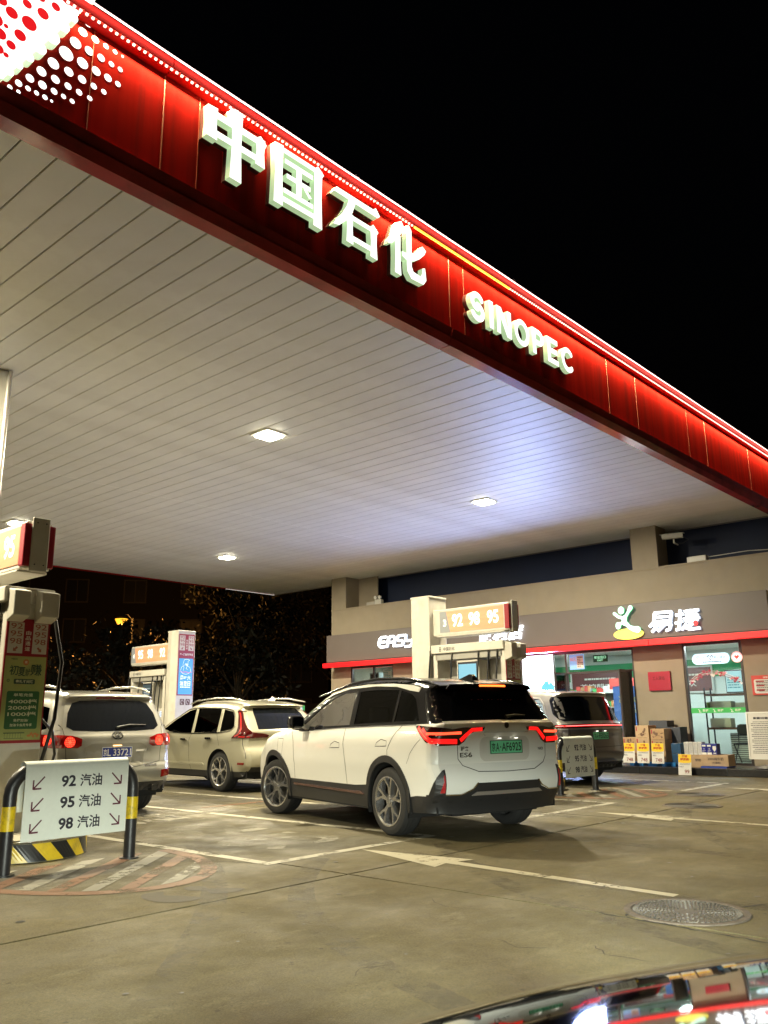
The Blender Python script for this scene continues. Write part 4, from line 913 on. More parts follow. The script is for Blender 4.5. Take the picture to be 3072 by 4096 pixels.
for sg in (1, -1):
    car.window(H1, glass('clear_glass', (.40, .42, .40), .02, 1.2), sg, 'front_window'); car.window(H2, M_dtint, sg, 'rear_window'); car.window(H3, M_dtint, sg, 'quarter_window'); S = car.side(sg)
    car.patch(S, stroke([(2.18, 1.08), (.9, 1.045), (.0, 1.06), (-.36, 1.10), (-.45, 1.17), (-.32, 1.37), (-.18, 1.47), (.12, 1.515), (1.12, 1.54), (1.4, 1.51), (1.8, 1.33), (2.22, 1.09)], .018), .008, step=None).build('window_trim', M_chr, t)
    for pl_ in ([(2.35, 1.02), (2.2, .8), (2.24, .4)], [(.97, 1.05), (1.05, .9), (1.03, .5), (.95, .33)], [(.1, 1.05), (.02, .9), (.0, .82)]): car.ribbon(S, pl_).build('panel_gap', M_gap, t)
    lamp = [(.66, 1.44), (.70, 1.45), (.75, 1.30), (.78, 1.14), (.76, 1.06), (.50, 1.03), (.42, 1.0), (.46, .965), (.8, .955), (1.20, .955), (1.06, 1.05), (.94, 1.17), (.86, 1.32), (.79, 1.45), (.74, 1.47)]
    f = car.rear(); h = car.patch(f, [[(sg*a, b) for a, b in lamp]], .014, step=.06).build('tail_lamp', mat('lens_dark', (.055, .003, .003), .15, coat=.5), t, smooth=50)
    mb = MB(); car.patch(f, [[(sg*a, b) for a, b in q] for q in stroke([(.76, 1.42), (.82, 1.25), (.88, 1.12), (.97, 1.02), (1.08, .985)], .025)+stroke([(.80, .98), (.95, .98)], .02)], .02, step=None, mb=mb); mb.build('light_bar', mat('dim_red', (.35, .01, .01), .3, emit=(1., .03, .03), es=.12), h)
    car.mirror(1.95, 1.06, M_champ, sg)
    m = MB().tube([(1.5, sg*.66, 1.60)]+[(x, sg*.69, z) for x, z in ((1.2, 1.66), (.5, 1.695), (0., 1.68), (-.5, 1.61))], [.01, .014, .016, .016, .01]).build('roof_rail', mat('rail_silver'), t, smooth=60)
    car.patch(f, [rrect(sg*.95-.09, .49, sg*.95+.09, .53, .015)], .01, step=None).build('reflector', M_lens, t)
    car.ribbon(f, [(sg*.86, .95), (sg*.84, .6)]).build('panel_gap', M_gap, t)
    car.patch(S, [[(.5, .46), (2.1, .46), (2.05, .50), (.55, .50)]], .012, step=None).build('side_moulding', M_champ, t)
car.handle(1.22, .93, M_chr, .2, .035); car.handle(.34, .95, M_chr, .2, .035); car.seats((1.15, .1)); car.wheels('ysp', .235, 0, .255)
car.patch(Rr := car.rear(), [[(-.62, 1.11), (.62, 1.11), (.56, 1.40), (.50, 1.5), (-.50, 1.5), (-.56, 1.40)]], .004).build('rear_windscreen', M_rgl, t, smooth=50)
m = MB(); m.add([(-.46, 0, 1.63), (-.26, .035, 1.63), (-.26, -.035, 1.63), (-.36, 0, 1.71), (-.43, 0, 1.70)], [(0, 1, 3, 4), (0, 4, 3, 2), (1, 2, 3), (0, 2, 1)]); m.build('roof_fin', mat('rail_silver'), t, smooth=60)

# ================= grey three-row suv near the shop
t = thing('parked_car', 'silver grey suv, dark reflection painted on its lower body, with a full-width red light bar, in front of the shop', 'car', (15.45, 9.12, 0), radians(80), 'cars waiting at the pumps')
prof = [(-.88, .36), (-1.0, .45), (-1.04, .62), (-1.02, .85), (-1.03, .98), (-1.0, 1.10), (-.95, 1.19), (-.95, 1.19), (-.82, 1.45), (-.72, 1.66), (-.76, 1.71), (-.66, 1.745), (0, 1.79), (1.0, 1.80), (1.6, 1.74), (2.2, 1.42), (2.6, 1.20), (2.6, 1.20), (3.3, 1.1), (3.8, 1.0), (4.02, .8), (4.05, .5), (3.95, .36)]
car = Car(t, prof, .985, [(-1.1, .95), (-.7, .99), (0, 1.), (3.0, 1.), (3.6, .95), (4.1, .84)], [(.2, .94), (.4, .97), (.7, .99), (1.0, 1.), (1.12, .975), (1.3, .92), (1.55, .86), (1.7, .79), (1.8, .73)], 3.1, .43, bow=.16, r=.11, sill=.27, R=.375)
M_sil2 = carpaint('grey_silver', (.33, .32, .31), .5, .32); M_low2 = carpaint('lower_reflection_grey', (.10, .09, .10), .5, .3)  # darker grey paints a reflection on the lower body; roof shares it
K1 = [(2.4, 1.2), (1.9, 1.5), (1.5, 1.64), (1.15, 1.66), (1.05, 1.18)]; K2 = [(.97, 1.18), (1.07, 1.66), (.2, 1.65), (.08, 1.18)]; K3 = [(0., 1.18), (.1, 1.65), (-.22, 1.62), (-.36, 1.52), (-.50, 1.27), (-.46, 1.2)]
car.body([M_sil2, M_low2], lambda x, z: 1 if z < lerp_tab([(-1, 1.02), (-.3, .98), (.6, .8), (4, .45)], x) else 0, lambda x, z, c: 1 if z < 1.04 and x < 0 else (1 if z > 1.74 else 0), [K1, K2, K3], [[(-1., 1.02), (-.3, .98), (.6, .8), (3.9, .46)]])
for sg in (1, -1):
    for P, n in ((K1, 'front_window'), (K2, 'rear_window'), (K3, 'quarter_window')): car.window(P, glass('clear_glass', (.40, .42, .40), .02, 1.2) if n != 'rear_window' else M_dtint, sg, n)
    S = car.side(sg)
    car.patch(S, stroke([(1.0, 1.165), (0., 1.165), (-.47, 1.18), (-.54, 1.26), (-.40, 1.53), (-.25, 1.64), (.1, 1.67), (1.3, 1.68), (1.6, 1.64)], .022), .008, step=None).build('window_trim', mat('satin_bright', (.65, .64, .62), .3, .6), t)
    car.ribbon(S, [(.02, 1.15), (-.0, .9)]).build('panel_gap', M_gap, t); car.ribbon(S, [(-.52, 1.74), (-.6, 1.6)]).build('panel_gap', M_gap, t); car.mirror(2.2, 1.15, M_gloss, sg)
car.seats((1.4, .4, -.45), .62); car.wheels('plain', .25); car.handle(1.2, 1.03, M_sil2, .2); car.handle(.2, 1.03, M_sil2, .2)
Rr = car.rear()
car.patch(Rr, [[(-.80, 1.19), (.80, 1.19), (.92, 1.34), (.90, 1.60), (.84, 1.655), (-.84, 1.655), (-.90, 1.60), (-.92, 1.34)]], .004).build('rear_windscreen', M_rgl, t, smooth=50)
h = car.patch(Rr, [[(-1.42, 1.125), (1.42, 1.125), (1.24, 1.085), (.95, 1.055), (-.95, 1.055), (-1.24, 1.085)]], .012, step=.08).build('tail_lamp_bar', M_lhouse, t, smooth=50)
mb = MB(); car.patch(Rr, [rrect(-1.16, 1.082, 1.16, 1.106, .01)], .02, step=.08, mb=mb); mb.build('light_bar', M_lred, h, smooth=50)
mb = MB(); car.patch(Rr, [rrect(-1.12, 1.091, 1.12, 1.097, .002)], .023, step=.08, mb=mb); mb.build('light_core', glow('lamp_pink', (1., .22, .2), 3.), h)
car.plate(.90, ('京', 'A', 'FE0265', 1), mat('plate_green'), mat('plate_ink'))
mp = MB()
for u in (-.12, .12): p = Rr(u, .985); mp.box(p[0]-.03, p[0]-.01, u-.02, u+.02, .985, .992)
mp.build('plate_lamp', mat('plate_lamp'), t)
car.ribbon(Rr, [(.80, 1.04), (.78, .78), (.70, .70), (0, .69), (-.70, .70), (-.78, .78), (-.80, 1.04)], .009).build('panel_gap', M_gap, t)
car.patch(Rr, [[(-.9, .30), (.9, .30), (.9, .40), (-.9, .40)]], .012).build('rear_bumper', M_blk, t)

# ================= glossy black car right under the camera
t = thing('parked_car', 'glossy black car close to the camera, only its curved bonnet showing at the bottom right', 'car', (.10, -2.52, 0), radians(65), None)
prof = [(-.95, .36), (-1.0, .6), (-.98, .9), (-.7, 1.02), (-.2, 1.08), (.3, 1.33), (.7, 1.42), (1.1, 1.36), (1.45, 1.14), (1.78, .965), (1.78, .965), (2.3, .93), (2.9, .90), (3.4, .845), (3.70, .77), (3.85, .65), (3.86, .48), (3.8, .34)]
car = Car(t, prof, .90, [(-1., .9), (-.6, .98), (0, 1.), (2.6, 1.), (3.1, .97), (3.5, .9), (3.9, .74)], [(.2, .93), (.45, .98), (.65, 1.), (.78, .985), (.95, .93), (1.1, .82), (1.3, .72), (1.42, .66)], 2.85, .37, bow=.13, r=.17, sill=.2, R=.33, crown=.05)
M_bpaint = mat('black_paint', (.004, .004, .005), .03, coat=1.)
L1 = [(1.45, 1.0), (1.05, 1.24), (.7, 1.3), (.65, .99)]; L2 = [(.57, .99), (.6, 1.31), (.3, 1.24), (-.1, 1.03)]
car.body([M_bpaint, M_blk, M_rgl], lambda x, z: 1 if z < .26 else 0, lambda x, z, c: 2 if (z > .96 and (1.1 < x < 1.78 or x < .3) and abs(c) < .9) else (1 if z < .4 else 0), [L1, L2])
for sg in (1, -1):
    car.window(L1, M_dtint, sg, 'front_window'); car.window(L2, M_dtint, sg, 'rear_window')
    car.ribbon(car.side(sg), [(1.75, .9), (1.7, .6), (1.75, .25)]).build('panel_gap', M_gap, t)
    car.patch(car.side(sg), [[(3.3, .62), (3.62, .55), (3.66, .64), (3.4, .70)]], .01, step=.06).build('headlight', mat('headlamp', (.35, .36, .38), .1, .6, coat=1.), t)
car.wheels('plain', .22)

for sg in (1, -1):   # its dipped headlights light the signs and the tails of the cars ahead
    for da, e in (((0, 1100), (-30, 2200)) if sg < 0 else ((3, 1100),)):
        l = bpy.data.lights.new('headlight_beam', 'SPOT'); l.energy = e; l.color = (.93, 1., .86); l.spot_size = radians(44); l.spot_blend = .9; l.shadow_soft_size = .003
        o = bpy.data.objects.new('headlight_beam', l); C.objects.link(o); o.parent = t; o.location = (3.80, sg*.64, .62); o.rotation_euler = (radians(90), 0, radians(-90+da))
    MB().box(3.815, 3.835, sg*.64-.025, sg*.64+.025, .6202, .634).build('beam_shield', M_blk, t)
# ------------------------------------------------------------------ fuel pumps
M_pw = mat('pump_white', (.60, .58, .52), .38, noise=.06, nscale=4, dirt=(.35, .32, .26), dscale=3, damt=.35); M_pg = mat('pump_grey', (.34, .33, .30), .45, noise=.06)
M_pr = mat('pump_red', (.30, .012, .025), .4); M_strip = mat('strip_white', (.62, .60, .56), .5); M_rtx = mat('faded_red_print', (.40, .13, .07), .5); M_wtx = mat('white_print', (.75, .74, .70), .5)
M_hose = mat('hose_black', (.012, .012, .012), .4); M_noz = mat('nozzle_black', (.02, .02, .02), .5)
M_boxg = None
def signglow():
    m = bpy.data.materials.new('sign_orange'); m.use_nodes = True; t = m.node_tree; b = t.nodes['Principled BSDF']; L = t.links.new
    tc = t.nodes.new('ShaderNodeTexCoord'); sp = t.nodes.new('ShaderNodeSeparateXYZ'); L(tc.outputs['Object'], sp.inputs[0])
    n = t.nodes.new('ShaderNodeTexNoise'); n.inputs['Scale'].default_value = 4; mp = t.nodes.new('ShaderNodeMapping'); mp.inputs['Scale'].default_value = (1, .5, 4); L(tc.outputs['Object'], mp.inputs[0]); L(mp.outputs[0], n.inputs[0])
    r = t.nodes.new('ShaderNodeMapRange'); r.inputs[1].default_value = .35; r.inputs[2].default_value = .65; r.inputs[3].default_value = .85; r.inputs[4].default_value = 1.1; L(n.outputs[0], r.inputs[0])
    b.inputs['Base Color'].default_value = (.45, .22, .12, 1); b.inputs['Emission Color'].default_value = (1., .42, .20, 1); b.inputs['Roughness'].default_value = .3
    k = t.nodes.new('ShaderNodeMath'); k.operation = 'MULTIPLY'; k.inputs[1].default_value = .52; L(r.outputs[0], k.inputs[0]); L(k.outputs[0], b.inputs['Emission Strength']); return m
M_or = signglow(); M_sgn = glow('sign_figures', (.85, .95, .78), .95, (.8, .8, .75)); M_sgrey = glow('sign_grey', (.4, .42, .38), .35, (.2, .2, .19))
M_scr = glow('screen_blue', (.25, .62, .75), .85); M_lcd = glow('lcd', (.75, .85, 1.), 1.1); M_ink = mat('ink', (.02, .02, .03), .5)
def arrowpoly(cx, cy, s, ang, thick=.3):
    P = [(0, -.5), (.42, -.05), (.17, -.05), (.17, .5), (-.17, .5), (-.17, -.05), (-.42, -.05)]
    c, q = cos(ang), sin(ang); return [(cx+s*(x*c-y*q), cy+s*(x*q+y*c)) for x, y in P]
def thin_arrow(cx, cy, s, sg):   # hooked arrow pointing down-left (sg=-1) or down-right (+1)
    return stroke([(cx-sg*s*.5, cy+s*.5), (cx+sg*s*.45, cy-s*.45)], s*.13)+stroke([(cx-sg*s*.25, cy-s*.5), (cx+sg*s*.5, cy-s*.5), (cx+sg*s*.5, cy+s*.25)], s*.14)
def board(parent, F, x0, x1, z0, z1, dim=1., poster='green'):
    """grade board: red frame, two white strips with numbers and arrows, white characters between, a poster below"""
    W = x1-x0; H = z1-z0
    zs = z1-H*(.30 if poster == 'green' else .40)
    m = MB(); m.prism(rect(x0, z0, x1, z1), F, .006, -.004); bd = m.build('grade_board', M_pr, parent)
    sp = [(x0+W*.05, x0+W*.39), (x0+W*.61, x0+W*.95)]; za, zb = (zs+.02, z1-.04) if poster == 'green' else (zs+H*.13, z1-.04)
    m = MB(); t = MB(); n = 3
    for k, (a, b) in enumerate(sp):
        m.prism(rect(a, za, b, zb), F, .009, .006); h = (zb-za)/4.1
        for i, s in enumerate(('92', '95', '98')): put_text(t, s, F, a+(b-a)*.1, zb-h*(i+1)+h*.13, b-(b-a)*.1, zb-h*i-h*.12, .008, .0115)
        tr, pts = tri2d([arrowpoly((a+b)/2, za+h*.55, h*.8, radians(-45 if k == 0 else 45))]); t.add([F(u, v, .0115) for u, v in pts], tr)
    m.build('white_strip', M_strip, bd); t.build('grade_numbers', M_rtx if poster == 'green' else mat('dark_red_print', (.30, .03, .06), .5), bd)
    t = MB(); hh = (zb-za)*.17
    for i, s in enumerate('由品通道' if poster == 'green' else '油品通道'): put_text(t, s, F, x0+W*.44, zb-(zb-za)*.22-hh*(i+1)*1.02, x0+W*.56, zb-(zb-za)*.22-hh*(i+1)*1.02+hh*.8, .015, .0115)
    if poster == 'blue': put_text(t, '每一滴油都是承诺', F, x0+W*.08, zs+H*.045, x1-W*.08, zs+H*.085, .03, .0115)
    t.build('channel_characters', M_wtx, bd)
    if poster == 'green':
        py0, py1 = z0+.03, zs-.01
        pm = MB(); pm.prism(rect(x0+.015, py0, x1-.015, py1), F, .009, .006)
        p = pm.build('summer_poster', mat('poster_green_yellow', (.33, .38, .13), .5, noise=.35, nscale=1.8, dirt=(.45, .36, .12), dscale=1.2, damt=.9), parent)
        ph = py1-py0; m = MB(); m.prism(rrect(x0+W*.13, py0+ph*.13, x1-W*.13, py0+ph*.58, .02), F, .012, .009); m.build('green_panel', mat('poster_dkgreen', (.025, .12, .04), .5), p)
        t = MB(); 
        for s, a, b, c, d in (('初', .14, .34, .80, .92), ('夏', .34, .50, .79, .90), ('就', .50, .62, .79, .88), ('赚', .62, .88, .80, .94)): put_text(MB(), s, F, x0+W*a, py0+ph*(c-.03), x0+W*b, py0+ph*(d-.03), .012, .0115).build('poster_character', mat('poster_ink', (.03, .07, .04), .5), p)
        t.prism(rrect(x0+W*.26, py0+ph*.665, x0+W*.74, py0+ph*.725, .012), F, .0115, .009)
        for a, b in arcpts(x0+W*.12, py0+ph*.70, .012, 0, 300, 6): t.add([F(a, b, .0115), F(a+.012, b+.004, .0115), F(a+.004, b+.012, .0115)], [(0, 1, 2)])
        put_text(t, '中国石化', F, x0+W*.16, py0+ph*.955, x0+W*.3, py0+ph*.975, .02, .0115); t.build('poster_characters', mat('poster_ink', (.03, .07, .04), .5), p)
        pc = mat('poster_cream', (.60, .62, .48), .5); put_text(MB(), '豪礼不间断', F, x0+W*.30, py0+ph*.675, x0+W*.70, py0+ph*.715, .02, .013).build('poster_line', pc, p)
        for s, c, a, b, h in (('单笔充值', .515, .28, .72, .04), ('4000档', .43, .18, .82, .055), ('2000档', .355, .18, .82, .055), ('1000档', .28, .18, .82, .055), ('易捷加油/', .215, .32, .66, .035), ('加油卡会员专享', .16, .25, .75, .035)):
            put_text(MB(), s, F, x0+W*a, py0+ph*c, x0+W*b, py0+ph*(c+h), .02, .0145).build('poster_line', pc, p)
        mo = mat('poster_orange', (.55, .20, .06), .5); tr, pts = tri2d([ell(x0+W*.5, py1-ph*.07, W*.07, n=18)]); MB().add([F(u, v, .0112) for u, v in pts], tr).build('poster_disc', mo, p)
        for k in range(5): tr, pts = tri2d([ell(x0+W*(.70+.05*k), py0+ph*(.05+.02*(k % 2)), .022, .012, n=8, a=k)]); MB().add([F(u, v, .0115) for u, v in pts], tr).build('poster_petal', mo, p)
        t = MB(); put_text(t, '充', F, x0+W*.47, py1-ph*.085, x0+W*.53, py1-ph*.055, .02, .013); t.build('poster_characters', M_wtx, p)
        t = MB(); t.add([F(a, b, .0118) for a, b in rect(x0+W*.15, py0+ph*.02, x0+W*.58, py0+ph*.025)], [(0, 1, 2, 3)])
        for k in range(7): t.add([F(a, b, .0118) for a, b in rect(x0+W*(.16+.06*k), py0+ph*.025, x0+W*(.165+.06*k), py0+ph*.08)], [(0, 1, 2, 3)])
        t.add([F(a, b, .0118) for a, b in rect(x0+W*.13, py0+ph*.08, x0+W*.60, py0+ph*.09)], [(0, 1, 2, 3)]); t.build('station_drawing', mat('poster_ink'), p)
    else:
        py0, py1 = z0+.03, zs-.0
        pm = MB(); pm.prism(rect(x0+.03, py0, x1-.03, py1), F, .009, .006); p = pm.build('blue_poster', glow('poster_blue', (.03, .26, .55), .55, (.05, .25, .5)), parent)
        ph = py1-py0; t = MB()
        def dr(pts, w=.008):
            for q in stroke(pts, w): tr, pp = tri2d([q]); t.add([F(u, v, .0115) for u, v in pp], tr)
        U = lambda a: x0+W*a; Vv = lambda a: py0+ph*a
        dr([(U(.30), Vv(.82)), (U(.36), Vv(.93)), (U(.40), Vv(.97)), (U(.66), Vv(.98)), (U(.72), Vv(.95)), (U(.62), Vv(.93)), (U(.64), Vv(.82)), (U(.58), Vv(.80)), (U(.55), Vv(.85)), (U(.50), Vv(.81)), (U(.46), Vv(.86)), (U(.42), Vv(.80))])
        dr(arcpts(U(.5), Vv(.68), W*.32, 190, 350, 14, ph*.12)); dr([(U(.18), Vv(.67)), (U(.22), Vv(.75)), (U(.34), Vv(.80)), (U(.38), Vv(.74)), (U(.33), Vv(.66))]); dr([(U(.82), Vv(.66)), (U(.75), Vv(.76)), (U(.58), Vv(.79)), (U(.52), Vv(.72)), (U(.62), Vv(.69))])
        put_text(t, '6', F, U(.52), Vv(.80), U(.60), Vv(.88), .02, .0115)
        for s, a, b, c, d in (('周', .17, .35, .40, .52), ('六', .62, .82, .40, .52), ('油', .15, .36, .24, .37), ('惠', .40, .60, .24, .37), ('日', .64, .82, .24, .37)): put_text(t, s, F, U(a), Vv(c), U(b), Vv(d), .02, .0115)
        print_lines(t, F, U(.37), Vv(.43), U(.60), Vv(.50), 2, .0115, hgt=.6); print_lines(t, F, U(.15), Vv(.18), U(.82), Vv(.22), 1, .0115, hgt=.7); t.build('poster_characters', glow('poster_white', (.75, .85, .9), .7, (.7, .7, .7)), p)
        t = MB(); dr([(U(.12), Vv(.64)), (U(.3), Vv(.61)), (U(.5), Vv(.63)), (U(.7), Vv(.60)), (U(.88), Vv(.63))], .02); t.build('poster_glow', glow('poster_pink', (.9, .25, .55), .7), p)
    return bd
def sign_box(parent, y0, y1, num, grades, cap=1):
    """orange light box along y; face to -X; cap end at y0 when cap=1, number at the pole end"""
    box('sign_housing', M_pw, parent, -.15, .15, y0, y1, 2.87, 3.40, bevel=.02)
    L = y1-y0
    F = F_x(-.152); a, b = -y1, -y0     # u runs left->right in the picture
    za, zb = 2.93, 3.35
    for s_, F in (( 'near', F_x(-.152)), ):
        ga = a+L*.10 if cap else a+.02
        gw = L*.14
        m = MB(); m.prism([(ga, za), (ga+gw*(1. if cap else .9), za), (ga+gw*(.62 if cap else .6), zb), (ga, zb)], F, .006, -.004); m.build('number_panel', M_sgrey, parent)
        m = MB(); m.prism([(ga+gw*(1. if cap else .9)+.004, za), (b-(.12 if cap else .03), za), (b-(.12 if cap else .03), zb), (ga+gw*(.62 if cap else .6)+.004, zb)], F, .006, -.004); m.build('orange_panel', M_or, parent)
        put_text(MB(), num, F, ga+gw*.34, za+.12, ga+gw*.34+.075, za+.26, .03, .009).build('sign_number', M_sgn, parent)
        for g, p in zip(grades, (b-1.34, b-.93, b-.49) if cap else (a+.37, a+.86, a+1.47)): put_text(MB(), g, F, p, za+.09, p+.265, zb-.07, .032, .009).build('sign_number', M_sgn, parent)
    if cap:
        box('red_end_block', M_pr, parent, -.17, -.02, y0-.015, y0+.09, 2.90, 3.37, bevel=.012); box('red_end_block', M_pr, parent, .10, .18, y0-.015, y0+.09, 2.90, 3.37, bevel=.012)
        o = MB().box(-.10, .10, y0-.045, y0-.016, 2.84, 3.44).build('end_cap', mat('cap_grey', (.55, .54, .49), .4), parent, bevel=.014)
        m = MB()
        for zz in (2.92, 3.38):
            for xx in (-.05, .05): m.cyl((xx, y0-.05, zz), (xx, y0-.044, zz), .008, 8)
        m.build('bolt', M_ink, o)
    m = MB(); m.box(-.17, .17, y0+.1, y1-.1, 2.845, 2.869); m.build('lower_rail', M_pw, parent, bevel=.006)
def pump(name_label, x, y, num, grades, mirror=False, screen='blue', boardkind='green', bright=False):
    t = thing('fuel_pump', name_label, 'fuel pump', (x, y, .2), 0, 'fuel pumps on the islands')
    # all heights below are measured from the forecourt; shift by the island height
    sub = []
    def Z(o): return o
    L = 1.72; yA = 0.; yB = L
    if mirror: yA, yB = .55, .55+L
    zt = 2.68
    box('lower_cabinet', M_pw, t, -.25, .25, yA+.05, yB-.05, 0, .95, bevel=.012)
    box('header', M_pw, t, -.29, .27, yA-.0, yB+.02, zt-.17, zt, bevel=.015)
    box('header_underside', M_pg, t, -.24, .22, yA+.06, yB-.06, zt-.30, zt-.172, bevel=.01)
    box('end_post', M_pw, t, -.24, .24, yA, yA+.11, 0, zt-.172, bevel=.012); box('end_post', M_pw, t, -.24, .24, yB-.10, yB, 0, zt-.172, bevel=.012)
    m = MB(); m.box(-.14, .14, yA+.12, yB-.11, .951, 1.62); m.build('console', M_pw, t, bevel=.01)
    box('back_panel', M_pg, t, .16, .22, yA+.12, yB-.11, 1.621, zt-.31)
    # screen
    ys = (yA+.70, yA+1.12)
    box('screen_housing', M_pw, t, -.20, .14, ys[0]-.06, ys[1]+.05, 1.10, 2.36, bevel=.012)
    sc_ = box('screen_bezel', M_ink, t, -.212, -.201, ys[0]-.03, ys[1]+.02, 1.52, 2.32)
    F = F_x(-.2125)
    m = MB(); m.prism(rect(-ys[1]+.005, 1.56, -ys[0]-.005+.01, 2.28), F, .004, .0); m.build('screen', M_scr if screen == 'blue' else glow('screen_dark', (.04, .07, .075), 1.), sc_)
    m = MB()
    if screen == 'blue':
        for q in stroke(arcpts(-ys[0]-.2, 1.52, .35, 20, 100, 10), .05)+stroke(arcpts(-ys[0]-.35, 1.5, .6, 10, 60, 10), .03): tr, pts = tri2d([q]); m.add([F(min(max(u, -ys[1]+.01), -ys[0]-.005), min(max(v, 1.57), 2.27), .006) for u, v in pts], tr)
        m.build('screen_picture', glow('screen_light', (.5, .85, .9), .8), sc_)
        m = MB(); 
        for u, v, r in ((-ys[0]-.10, 1.95, .03), (-ys[0]-.05, 1.98, .035), (-ys[0]-.1, 1.6, .04), (-ys[0]-.02, 1.63, .03)): tr, pts = tri2d([ell(u, v, r*2, r*.5, 10, .4)]); m.add([F(min(u, -ys[0]-.005), v, .008) for u, v in pts], tr)
        m.build('screen_picture', mat('ink'), sc_)
    else:
        for u, v in ((-ys[1]+.12, 1.78), (-ys[0]-.14, 1.85), (-ys[1]+.13, 1.68), (-ys[0]-.15, 1.72)): tr, pts = tri2d([ell(u, v, .06, .075, 16)]); m.add([F(u_, v_, .006) for u_, v_ in pts], tr)
        m.build('screen_picture', glow('cup_teal', (.12, .55, .50), .7), sc_)
        m = MB(); print_lines(m, F, -ys[1]+.06, 2.0, -ys[0]-.06, 2.2, 4, .006, hgt=.5); m.build('screen_print', glow('screen_txt', (.7, .8, .8), .6), sc_)
    # lcd displays, keys
    for a, b in ((yA+.18, yA+.33), (yA+.40, yA+.56), (yA+1.30, yA+1.52)):
        l = box('lcd_display', M_lcd, t, -.149, -.141, a, b, 1.40, 1.55)
        m = MB(); F2 = F_x(-.1492)
        for i in range(3):
            put_text(m, '0.00', F2, -b+.02, 1.42+.042*i, -a-.02, 1.445+.042*i, .01, .001)
        m.build('lcd_digits', M_ink, l)
    for a in (yA+.16, yA+.38):
        box('grade_button_panel', M_pr, t, -.149, -.141, a+.04, a+.13, 1.0, 1.32)
    m = MB(); m.cyl((-.15, yB-.24, 1.74), (-.14, yB-.24, 1.74), .02, 10); m.build('lock', M_ink, t); box('left_console', M_pw, t, -.16, .12, yB-.42, yB-.11, 1.25, 1.80, bevel=.008); box('sticker', mat('steel_plate', (.3, .3, .28), .3, .5), t, -.168, -.161, yB-.36, yB-.18, 1.86, 1.861+.1)
    # hoses and nozzles
    for i, (a, dx) in enumerate(((yA+.16, -.30), (yA+.36, -.30), (yA+.60, -.29), (yA+1.24, -.29), (yB+.05, -.31))):
        n = 12; P = []
        for k in range(n+1):
            f = k/n; P.append((dx+.05-.09*sin(pi*f)*.6, a+.03*sin(3*f), zt-.12-(zt-.12-.62)*f))
        if i < 4: P += [(dx+.02, a+.02, .50), (dx+.09, a+.05, .50), (dx+.13, a+.06, .62), (dx+.13, a+.06, 1.0)]
        MB().tube(P, .017, 8).build('hose', M_hose, t, smooth=60)
        if i in (0, 1, 3):
            m = MB(); m.box(-.20, -.145, a-.02, a+.05, .98, 1.20); m.tube([(-.18, a+.015, 1.2), (-.24, a+.015, 1.26), (-.27, a+.015, 1.16)], .012, 8); m.box(-.26, -.20, a, a+.035, 1.0, 1.12); m.build('nozzle', M_noz, t, bevel=.006)
        m = MB(); m.cyl((dx+.05, a, zt-.20), (dx+.05, a, zt-.10), .024, 10); m.build('hose_swivel', M_chr, t, smooth=40)
    # brand line on the header
    F = F_x(-.29); m = MB(); put_text(m, '中国石化', F, -yB+.30, zt-.125, -yB+.58, zt-.055, .015, .002)
    for q in ([(-yB+.20, zt-.045), (-yB+.235, zt-.045), (-yB+.235, zt-.135), (-yB+.20, zt-.135)],): 
        for s_ in stroke(q+[q[0]], .008)+stroke([(-yB+.19, zt-.09), (-yB+.245, zt-.09)], .008)+stroke([(-yB+.217, zt-.045), (-yB+.217, zt-.135)], .008): tr, pts = tri2d([s_]); m.add([F(u, v, .002) for u, v in pts], tr)
    m.build('header_print', M_ink, t)
    # hose covers on the near end
    if not mirror:
        for a, b in ((-.25, -.07), (.05, .25)):
            m = MB(); m.add([(a, -.16, 2.36), (b, -.16, 2.36), (b, -.16, 2.62), (a, -.16, 2.62), (a, .0, 2.30), (b, .0, 2.30), (b, .0, 2.66), (a, .0, 2.66)], [(0, 1, 2, 3), (7, 6, 5, 4), (0, 4, 5, 1), (1, 5, 6, 2), (2, 6, 7, 3), (3, 7, 4, 0)]); m.build('hose_cover', mat('cover_grey', (.52, .50, .44), .45), t, bevel=.012)
    # pole
    p0 = -.0 if mirror else yB+.06; p1 = p0+.48
    m = MB(); m.prism([(-.26, p0), (.30, p0), (.30, p1), (-.26, p1), (-.31, (p0+p1)/2)], lambda u, v, tt: (u, v, tt), 0, 3.66); o = m.build('sign_pole', M_pw, t, bevel=.01)
    box('pole_cap', M_pw, t, -.27, .31, p0-.01, p1+.01, 3.661, 3.70, bevel=.008)
    if mirror:
        sign_box(t, p1+.004, p1+2.0, num, grades, 0)
        board(t, F_y(p0-.003), -.235, .275, 1.95, 3.60, poster='blue')
        m = MB(); Fq = F_y(p0-.003)
        for u in (-.12, .06): tr, pts = tri2d([rrect(u, 1.70, u+.14, 1.86, .02)]); m.add([Fq(a, b, .002) for a, b in pts], tr)
        m.build('pictogram', mat('picto', (.12, .06, .05), .5), t)
        m = MB()
        for u in (-.05, .13): 
            for q in stroke(arcpts(u, 1.78, .035, 0, 300, 10, .055), .012): tr, pts = tri2d([q]); m.add([Fq(a, b, .004) for a, b in pts], tr)
        m.build('pictogram_figure', M_wtx, t)
    else:
        sign_box(t, -.06, p0-.004, num, grades, 1)
        board(t, F_y(-.003), -.235, .235, 1.06, 2.34, poster='green' if boardkind == 'green' else 'green')
    for c in t.children: c.location.z -= .2
    return t
pump('nearest fuel pump at the left edge, with the green summer poster on its end', 4.15, 8.84, '1', ('92', '98', '95'))
pump('fuel pump numbered 3 behind the white two-tone suv, with a blue screen', 13.53, 8.9, '3', ('92', '98', '95'))
pump('far fuel pump numbered 4 with a blue poster on its tall white pole', 13.62, 19.55, '4', ('95', '98', '92'), True, 'dark')
